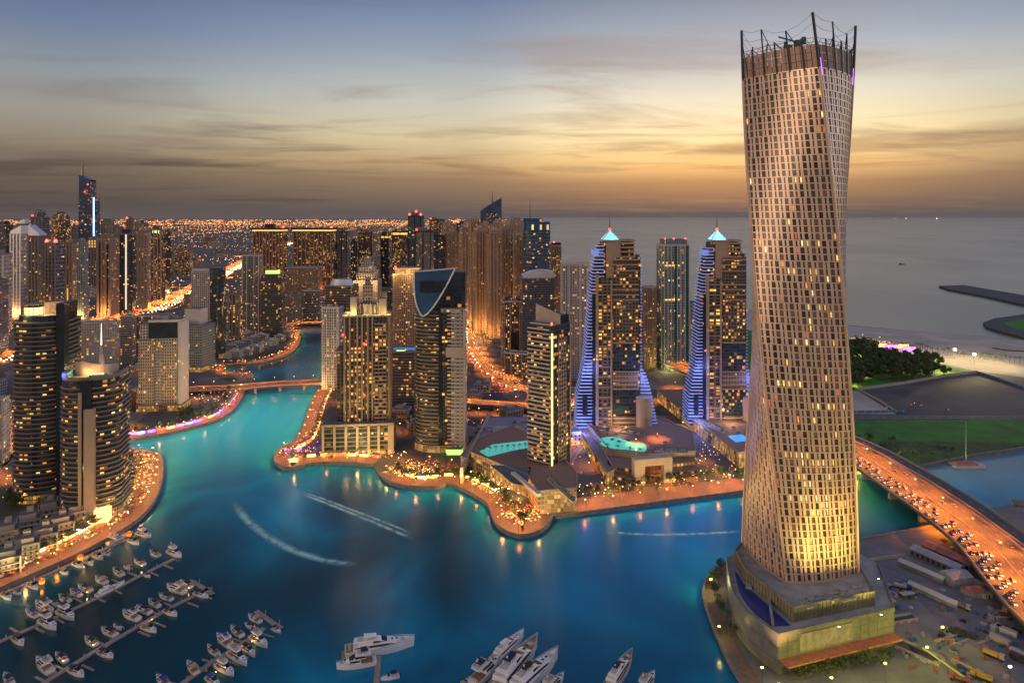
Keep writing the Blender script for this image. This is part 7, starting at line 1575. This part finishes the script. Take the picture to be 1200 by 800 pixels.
CL = [(1157, 700, 6, 2.4, 2.6, 20, cream, 'tan box cabin beside the small red roofed shed'), (1125, 668, 6, 2.4, 2.6, 28, M['white_sheet'], 'white box cabin against the bridge wall'), (1180, 742, 9, 2.6, 2.6, 128, M['white_sheet'], 'white cabin under the near bend of the bridge'), (1172, 752, 9, 2.6, 2.6, 118, cream, 'cream cabin left of the white one under the bridge'), (1168, 738, 6, 2.6, 2.6, 20, shedg, 'grey cabin among the piles under the bridge'), (1152, 688, 12, 2.6, 2.6, 125, shedg, 'long grey cabin by the bridge wall'), (1196, 770, 9, 2.6, 2.8, 120, shedr, 'rusty cabin at the right edge'), (1063, 700, 8, 3, 2.6, 12, mat('green_box', (.05, .12, .08), .7), 'dark green box by the dug trench'), (1180, 715, 6, 2.5, 2.5, 35, shedr, 'red brown cabin beside the bridge foot')]
for (u, v, a, b, c, an, m_, lab) in CL: box_thing('site_cabin', lab, 'cabin', u, v, a, b, c, an, m_)
# pits with retaining walls
for u, v, w_, d_, a, lab in ((1052, 726, 22, 5, 14, 'long narrow dug trench with red barriers beside the podium'), (1115, 752, 16, 5, 22, 'short dark trench in the middle of the building yard'), (1078, 765, 20, 8, -50, 'wide shored pit lit green in front of the podium')):
    p = gp(u, v); r = thing('trench', lab, 'trench', (p[0], p[1], .0), R(a)); q = MB(); q.box(-w_ / 2, w_ / 2, -d_ / 2, d_ / 2, .02, .10); q.build('trench_bed', [dark_lot], r)
    for s_ in (-1, 1): q = MB(); q.box(-w_ / 2, w_ / 2, s_ * d_ / 2 - .25, s_ * d_ / 2 + .25, 0, 1.2); q.build('shoring', [conc], r)
    for k in range(int(w_ / 2.4)):
        for s_ in (-1, 1): q = MB(); q.box(-w_ / 2 + k * 2.4, -w_ / 2 + k * 2.4 + 1.6, s_ * (d_ / 2 + .9) - .12, s_ * (d_ / 2 + .9) + .12, .05, .9); q.build('barrier', [mat('barrier_red', (.55, .10, .07), .6) if k % 2 else slabw], r)
# crane lorries, diggers
def truck(u, v, a, body, load, lab, name='truck'):
    p = gp(u, v); r = thing(name, lab, 'truck', (p[0], p[1], 0), R(a)); q = MB(); q.box(-4.5, 4.2, -1.2, 1.2, .8, 1.3); q.build('chassis', [steel], r); q = MB(); q.prism([(2.2, -1.25), (4.6, -1.25), (4.6, 1.25), (2.2, 1.25)], 1.0, 3.2, poly1=[(2.2, -1.2), (4.3, -1.2), (4.3, 1.2), (2.2, 1.2)]); q.build('cab', [body], r)
    q = MB(); q.box(4.42, 4.6, -1.0, 1.0, 1.9, 2.8); q.build('windscreen', [M['dark_glass']], r); q = MB(); q.box(-4.5, 1.8, -1.3, 1.3, 1.3, 2.6); q.build('load_bed', [load], r)
    for x in (-3.4, -2.2, 3.2):
        for y in (-1.3, 1.3):
            q = MB(); A = [(x + .55 * math.cos(i * pi / 5), .55 + .55 * math.sin(i * pi / 5)) for i in range(10)]; q.face([(c[0], y - .17, c[1]) for c in A]); q.face([(c[0], y + .17, c[1]) for c in A[::-1]])
            for i in range(10): c, d = A[i], A[(i + 1) % 10]; q.face([(c[0], y - .17, c[1]), (c[0], y + .17, c[1]), (d[0], y + .17, d[1]), (d[0], y - .17, d[1])])
            q.build('wheel', [M['tyre']], r)
    return r
yel = mat('machine_yellow', (.55, .34, .03), .5, noise=.15, nscale=.8)
truck(1127, 712, -50, slabw, slabg, 'white pick up truck on the yard track'); truck(1165, 770, -48, cream, yel, 'yellow bedded truck in the lower right of the yard'); truck(1196, 775, -60, slabw, steel, 'dark truck at the right edge of the yard'); truck(1132, 745, 150, steel, steel, 'black truck in the middle of the yard'); truck(1118, 742, 140, M['machine'], steel, 'dark truck behind the black one'); truck(1058, 690, -30, M['cover_blue'] if 'cover_blue' in M else slabw, slabw, 'blue cabbed truck by the podium')
r = truck(1124, 797, 150, shedr, shedr, 'red crane lorry with a long yellow boom raised over the yard', 'crane_lorry'); q = MB(); q.tube((-2, 0, 2.4), (15, 0, 11), .55, 4, r1=.35); q.build('boom', [mat('boom_yellow', (.75, .72, .12), .5)], r)
r = truck(1150, 795, 140, yel, yel, 'yellow crane lorry at the bottom edge of the yard', 'crane_lorry'); q = MB(); q.tube((-2, 0, 2.4), (12, 0, 5), .5, 4, r1=.3); q.build('boom', [yel], r)
# piles of material, each a heap of its own
for i in range(170):
    reg = [(1010, 1075, 680, 700), (1030, 1070, 684, 715), (1060, 1130, 735, 790), (1150, 1200, 715, 760), (1090, 1150, 620, 700), (1100, 1180, 700, 800)][i % 6]; u, v = rnd.uniform(reg[0], reg[1]), rnd.uniform(reg[2], reg[3]); p = gp(u, v); r = thing('material_pile', 'heap of building material lying in the yard beside the twisted tower', 'pile', (p[0], p[1], 0), rnd.uniform(0, 3), 'heaps of material in the building yard')
    q = MB(); m_ = rnd.choice([shedg, shedr, cream, M['tan_wall'], steel, mat('blue_tarp', (.05, .12, .3), .7), slabw, conc])
    if i % 3 == 0:
        for k in range(5): q.box(-2.2 + rnd.uniform(-.3, .3), 2.2, -1 + k * .4, -.7 + k * .4, .02, .35 + rnd.uniform(0, .5))
    elif i % 3 == 1: q.cyl(0, 0, 0, rnd.uniform(.7, 1.5), rnd.uniform(1.2, 2.6), .3, 9)
    else:
        for k in range(4): x, y = rnd.uniform(-1.6, 1.6), rnd.uniform(-1.2, 1.2); q.box(x - .7, x + .7, y - .5, y + .5, .02, rnd.uniform(.5, 1.6))
    q.build('stack', [m_], r)
# wall beside the bridge, green netting, glasshouse beds below the podium
q = MB(); ribbon(q, offs(main_c, 20.5)[:30], -.3, .3, 8.0, 0, th=8.0); 
for j in range(13):
    p = gp(935 + j * 9, 796 - j * 1.7); tree('shade_tree', p[0], p[1], 0, rnd.uniform(.7, 1.1), 'small tree lit yellow green before the podium', 'trees lit green before the podium')
# service barge with crane and small pier on the right basin
p = gp(1132, 545, Z); r = thing('work_barge', 'small work barge with a red deck moored at the lawn quay', 'barge', (p[0], p[1], Z)); q = MB(); q.prism([(-14, -7), (12, -9), (16, 0), (12, 6), (-14, 6)], -.4, 1.6); q.build('hull', [slabw], r); q = MB(); q.box(-11, 8, -5, 4, 1.6, 2.6); q.build('deck_load', [shedr], r); q = MB(); q.tube((2, 3, 1.6), (2, 3, 38), .35, 5, r1=.12); q.build('mast', [steelw], r)
for i, (u, v) in enumerate(((1057, 310), (1048, 256.6), (1062, 256.4), (1098, 256.9), (1172, 340))):
    if i == 4: continue
    p = gp(u, v, Z); s = 14 if i == 0 else 90; r = thing('ship', ['small dark ship alone out at sea', 'left of three ships on the horizon', 'middle one of three ships on the horizon', 'right of three ships on the horizon'][i], 'ship', (p[0], p[1], Z)); q = MB(); q.prism([(-s, -s * .2), (s * .8, -s * .2), (s, 0), (s * .8, s * .2), (-s, s * .2)], -1, s * .22); q.build('hull', [steel if i == 0 else slabw], r); q = MB(); q.box(-s * .8, -s * .3, -s * .12, s * .12, s * .22, s * .5); q.build('bridge_house', [slabw if i else steel], r)
    if i: q = MB(); q.box(-s * .3, s * .1, -s * .1, s * .1, s * .3, s * .55); q.build('lights', [bulb_w], r)
for i, (x, y) in enumerate([(gp(1185, 592)[0], gp(1185, 592)[1])]): stall(x + 6, y, 0, 'white marquee at the right edge beyond the bridge', None, slabw, light=None)

rnd = random.Random(61)
for i, (u, v, pw) in enumerate([(20, 520, 40000), (10, 560, 30000), (30, 590, 9000), (60, 470, 30000), (150, 470, 26000), (150, 500, 16000), (240, 462, 16000), (225, 470, 9000), (120, 450, 40000), (395, 470, 22000), (385, 505, 12000), (470, 505, 14000), (470, 470, 26000), (540, 520, 16000), (505, 545, 9000), (530, 550, 9000), (475, 540, 9000), (560, 520, 12000), (590, 440, 30000), (640, 450, 34000), (660, 500, 22000), (700, 460, 36000), (760, 470, 34000), (790, 455, 34000), (600, 400, 60000), (640, 420, 50000), (530, 430, 40000), (300, 380, 60000), (260, 372, 60000), (345, 372, 60000), (430, 440, 40000), (690, 545, 16000), (665, 575, 12000)]):
    x, y = gp(u, v); street_lamp(x, y, rnd.uniform(0, 6), 8, 'o', 'orange street lamp in the gaps between the tower blocks', 'street lamps between the tower blocks', pw)

for _ in range(70):
    a = rnd.choice([(690, 800, 500, 545), (770, 880, 500, 540), (560, 620, 500, 545)]); u, v = rnd.uniform(a[0], a[1]), rnd.uniform(a[2], a[3]); z = 15 if a[0] == 690 else 13 if a[0] == 770 else 10; p = gp(u, v, z)
    P_ = {15: [(q[0] + c1_[0], q[1] + c1_[1]) for q in Q1], 13: [(q[0] + c2_[0], q[1] + c2_[1]) for q in Q2], 10: [(q[0] + ch[0], q[1] + ch[1]) for q in Qh]}[z]
    if not inside(p, P_) or not inside((p[0], p[1] - 4), P_): continue
    if rnd.random() < .5 and z == 15: parasol(p[0], p[1], z, rnd.choice(['cream', 'orange', 'dark']), 'parasol on the roof deck of the hotel', 'parasols of the hotel roof deck', 1.3)
    else:
        r = thing('roof_unit', 'cooling unit on one of the low hotel and hall roofs', 'roof unit', (p[0], p[1], z), rnd.uniform(0, 1.5), 'cooling units on the low roofs'); q = MB(); q.box(-1.6, 1.6, -1.1, 1.1, 0, 1.5); q.build('casing', [M['roofp']], r); q = MB(); q.cyl(-.7, 0, 1.5, 1.8, .55, n=10); q.build('fan', [steel], r); q = MB(); q.cyl(.7, 0, 1.5, 1.8, .55, n=10); q.build('fan', [steel], r)

sheet('yard_track', (lambda A: [p[:2] for p in offs(A, 7)] + [p[:2] for p in reversed(offs(A, -7))])(smooth(gpl([(985, 652), (1030, 664), (1075, 690), (1110, 722), (1150, 752), (1200, 790), (1240, 830)]), 5)), .03, mat('packed_track', (.15, .15, .165), .85, noise=.2, nscale=.2))
def low_wall(px, h, m_, lab, name='low_wall'):
    P = gpl(px); r = thing(name, lab, 'wall', (P[0][0], P[0][1], 0)); Q = [(p[0] - P[0][0], p[1] - P[0][1]) for p in P]; q = MB(); ribbon(q, Q, -.25, .25, h, 0, th=h); q.build('panel', [m_], r)
    q = MB()
    for x, y, a in along(Q, 9, 0): q.obox((x, y), (math.cos(a), math.sin(a)), (-math.sin(a), math.cos(a)), .35, .4, 0, h + .25)
    q.build('post', [conc], r)
low_wall([(1008, 457), (1060, 450), (1110, 441), (1145, 437)], 3.5, slabw, 'long white hoarding between the park and the dark empty lot'); low_wall([(1145, 437), (1170, 445), (1200, 456), (1240, 470)], 3.0, mat('blue_hoarding', (.06, .16, .32), .6), 'blue hoarding on the right side of the dark empty lot')
low_wall([(985, 484), (1020, 484), (1062, 483)], 3.0, M['blue_hoarding'], 'blue hoarding in front of the sandy lot by the coast road'); low_wall([(1005, 457), (1030, 470), (1052, 484)], 2.5, slabw, 'slanting white fence between sandy lot and dark lot')
low_wall([(1000, 661), (1030, 656), (1060, 652)], 2.0, slabw, 'short white fence at the far side of the building yard')
for i, (u, v) in enumerate([(985 + 6 * k, 400 + k * .75 + rnd.uniform(-1, 1)) for k in range(36)]): p = gp(u, v); tree('palm_tree', p[0], p[1], 0, rnd.uniform(1.3, 2.0), 'palm along the back of the beach', 'palms at the back of the beach')
for u, v in ((1068, 474), (1074, 473), (1080, 475), (1110, 480), (1040, 478)): p = gp(u, v); car(p[0], p[1], .06, rnd.uniform(0, 3), 'parked alone on the dark empty lot', 'cars on the empty lot')
q = MB(); n_ = 0
for pth, ds, st_ in ((mw, (-41, -37, -32, -28, -23, -18, -15, -3, 1, 6, 11, 16, 21), 26), (bl, (-13, -10, -6), 24)):
    for d in ds:
        for x, y, a in along(offs(pth, d), st_, rnd.uniform(0, 20)):
            if rnd.random() < .62:
                f = 1 if d > -10 else -1; ux = (math.cos(a) * f, math.sin(a) * f); uy = (-ux[1], ux[0]); s_ = 1 if pth is bl else 1.25
                q.obox((x, y), ux, uy, 2.2 * s_, .9 * s_, .3, 1.4 * s_, 0, 0); m1 = 1 if f * ux[1] < 0 or ux[1] < 0 else 2
                q.obox((x - ux[0] * 2.3 * s_, y - ux[1] * 2.3 * s_), ux, uy, .15, .8 * s_, .5, 1.1 * s_, 2, 2); q.obox((x + ux[0] * 2.3 * s_, y + ux[1] * 2.3 * s_), ux, uy, .15, .8 * s_, .5, 1.1 * s_, 1, 1)
tag(q.build('distant_cars', [M['car_paint_grey'], mat('far_headlight', (.9, .9, .8), .3, emit=(1, .78, .42), es=16), mat('far_taillight', (.6, .02, .02), .3, emit=(1, .07, .02), es=10)]), 'stream of far cars with their lights on along the motorway and boulevard', 'cars', kind='stuff')

shrub_me = {}
for i in range(40):
    u, v = rnd.uniform(1003, 1195), rnd.uniform(520, 540); 
    if v > 549 - (u - 1040) * .155: continue
    p = gp(u, v); k = i % 3
    if k not in shrub_me: shrub_me[k] = crown_mesh(90 + k, 1.5, .9, 90).build('shrub', [leafm]); o = shrub_me[k]; o.location = (p[0], p[1], 0); o.rotation_euler.z = i
    else: o = shrub_me[k].copy(); COL.objects.link(o); o.location = (p[0], p[1], 0); o.rotation_euler.z = i; o.scale = (rnd.uniform(.8, 2),) * 3
    tag(o, 'low dark shrub on the scrubby ground between lawn and quay', 'shrub', 'shrubs on the scrubby ground')
for i in range(4): p = gp(1005 + i * 14, 520 + rnd.uniform(-1, 8)); tree('shade_tree', p[0], p[1], 0, rnd.uniform(.9, 1.6), 'small tree on the scrubby ground by the right basin', 'trees by the right basin')

for u, v, col, pw, lab in ((1003, 553, (1, .80, .12), 150000, 'yellow globe lamp left of the basin under the wide bridge'), (1022, 551, (1, .62, .10), 110000, 'amber globe lamp in the middle of the quay under the wide bridge'), (1012, 557, (.8, 1, .2), 60000, 'green yellow globe lamp on the quay under the wide bridge')):
    p = gp(u, v - 3); r = thing('globe_lamp', lab, 'lamp', (p[0], p[1], 0)); q = MB(); q.cyl(0, 0, 0, 4, .12, n=6); q.build('pole', [steel], r); q = MB(); q.cyl(0, 0, 4, 5.2, .6, n=10); q.build('globe', [bulb_w], r); point(0, -1.2, 5.0, col, pw, 1.0, r)
p = gp(1098, 622); r = thing('globe_lamp', 'orange lamp glowing at the foot of the wide bridge by the building yard', 'lamp', (p[0], p[1], 0)); q = MB(); q.cyl(0, 0, 0, 3, .12, n=6); q.build('pole', [steel], r); q = MB(); q.cyl(0, 0, 3, 3.8, .4, n=10); q.build('globe', [bulb_o], r); point(-1, -1, 4.2, ORG, 16000, .5, r)

# strings of small lights along the promenades
q = MB(); rl_ = random.Random(5)
def sprinkle(path, d0, d1, n, cols, zmax=4.0):
    P = along(path, 1.5, 0)
    for _ in range(n):
        x, y, a = rl_.choice(P); d = rl_.uniform(d0, d1); x, y = x - math.sin(a) * d, y + math.cos(a) * d; z = rl_.uniform(1.8, zmax); s_ = rl_.choice([.08, .1, .14, .2, .3]) * max(1, y / 700); m_ = rl_.choice(cols); q.box(x - s_, x + s_, y - s_, y + s_, z, z + s_ * 1.6, m_, m_)
sprinkle(pPL, 6, 30, 420, [0, 0, 0, 1, 1, 2, 3]); sprinkle(pINL[5:], 6, 18, 130, [0, 1, 3, 4, 4, 2]); sprinkle(pCR, 6, 22, 220, [0, 0, 1, 4, 3]); sprinkle(pCT, 6, 30, 420, [0, 0, 1, 1, 3, 2]); sprinkle([pCT[-1]] + pCE[:-1], 16, 40, 200, [0, 0, 1, 2]); sprinkle(pCH, 5, 16, 150, [0, 0, 1, 3])
for u, v, ru, rv, n in ((348, 531, 20, 8, 110), (612, 606, 24, 9, 110), (490, 550, 34, 9, 130), (430, 536, 40, 4, 70), (60, 520, 40, 30, 110), (40, 570, 36, 16, 90), (395, 505, 20, 14, 60), (740, 540, 60, 18, 110), (840, 535, 40, 18, 90), (250, 470, 26, 8, 60), (590, 560, 30, 12, 60), (640, 545, 20, 25, 50), (560, 500, 40, 14, 40)):
    for _ in range(n):
        p = gp(u + rl_.gauss(0, ru * .5), v + rl_.gauss(0, rv * .5))
        if inside(p, main) and inside((p[0], p[1] - 4), main): s_ = rl_.choice([.08, .1, .14, .2, .28]); z = rl_.uniform(1.5, 4.5); m_ = rl_.choice([0, 0, 1, 1, 2, 3] if u != 348 else [4, 4, 0, 2, 3]); q.box(p[0] - s_, p[0] + s_, p[1] - s_, p[1] + s_, z, z + s_ * 1.6, m_, m_)
FL_ = [mat('bulb_string_' + n, (.9, .7, .4), .5, emit=c, es=e) for n, c, e in (('amber', (1, .32, .04), 5), ('gold', (1, .50, .10), 5), ('white', (1, .80, .45), 6), ('red', (1, .10, .03), 5), ('violet', (.6, .18, 1), 5))]
tag(q.build('festoon_lights', FL_), 'countless tiny coloured bulbs strung over the promenades and terraces', 'festoon lights', kind='stuff')

for kk, (lab, pts, zr, m_) in enumerate((('low planted bed on the hotel roof deck', [(725, 507), (760, 512), (758, 508), (730, 503)], 15, 'leaf'), ('second low planted bed on the hotel roof deck', [(766, 530), (806, 532), (805, 527), (768, 525)], 15, 'leaf'), ('planted bed along the edge of the mall roof', [(640, 562), (672, 590), (675, 586), (644, 558)], 17, 'leaf'), ('planted bed on the roof of the long arcade wing', [(800, 488), (848, 508), (852, 505), (806, 485)], 13, 'leaf'))):
    P = ccw(gpl(pts, zr)); c = (sum(p[0] for p in P) / 4, sum(p[1] for p in P) / 4); r = thing('planter', lab, 'planter', (c[0], c[1], zr)); q = MB(); q.prism([(p[0] - c[0], p[1] - c[1]) for p in P], 0, .8); q.build('box', [cream], r)
    q = MB(); rl = random.Random(kk)
    for _ in range(240):
        a, b = rl.random(), rl.random(); x = (P[0][0] * (1 - a) + P[1][0] * a) * (1 - b) + (P[3][0] * (1 - a) + P[2][0] * a) * b - c[0]; y = (P[0][1] * (1 - a) + P[1][1] * a) * (1 - b) + (P[3][1] * (1 - a) + P[2][1] * a) * b - c[1]; z = rl.uniform(.8, 2.2); s_ = rl.uniform(.25, .6); t_ = rl.uniform(0, 3)
        q.face([(x - s_ * math.cos(t_), y - s_ * math.sin(t_), z), (x, y - s_ * .3, z - .3), (x + s_ * math.cos(t_), y + s_ * math.sin(t_), z + .2), (x, y + s_ * .4, z + .4)])
    q.build('foliage', [leafm], r)
# ---------------------------------------------------------------- the air
hz = bpy.data.materials.new('haze'); hz.use_nodes = True; t = NT(hz.node_tree); o_ = t.n('ShaderNodeOutputMaterial'); pv_ = t.n('ShaderNodeVolumePrincipled'); pv_.inputs['Color'].default_value = (.66, .58, .52, 1); pv_.inputs['Density'].default_value = 1.2e-5
pv_.inputs['Anisotropy'].default_value = .2; t.l(pv_.outputs[0], o_.inputs['Volume'])
q = MB(); q.box(-81000, 81000, -2500, 121000, -12, 560); tag(q.build('haze', [hz]), 'thin dusk haze over city and sea', 'haze', kind='stuff')
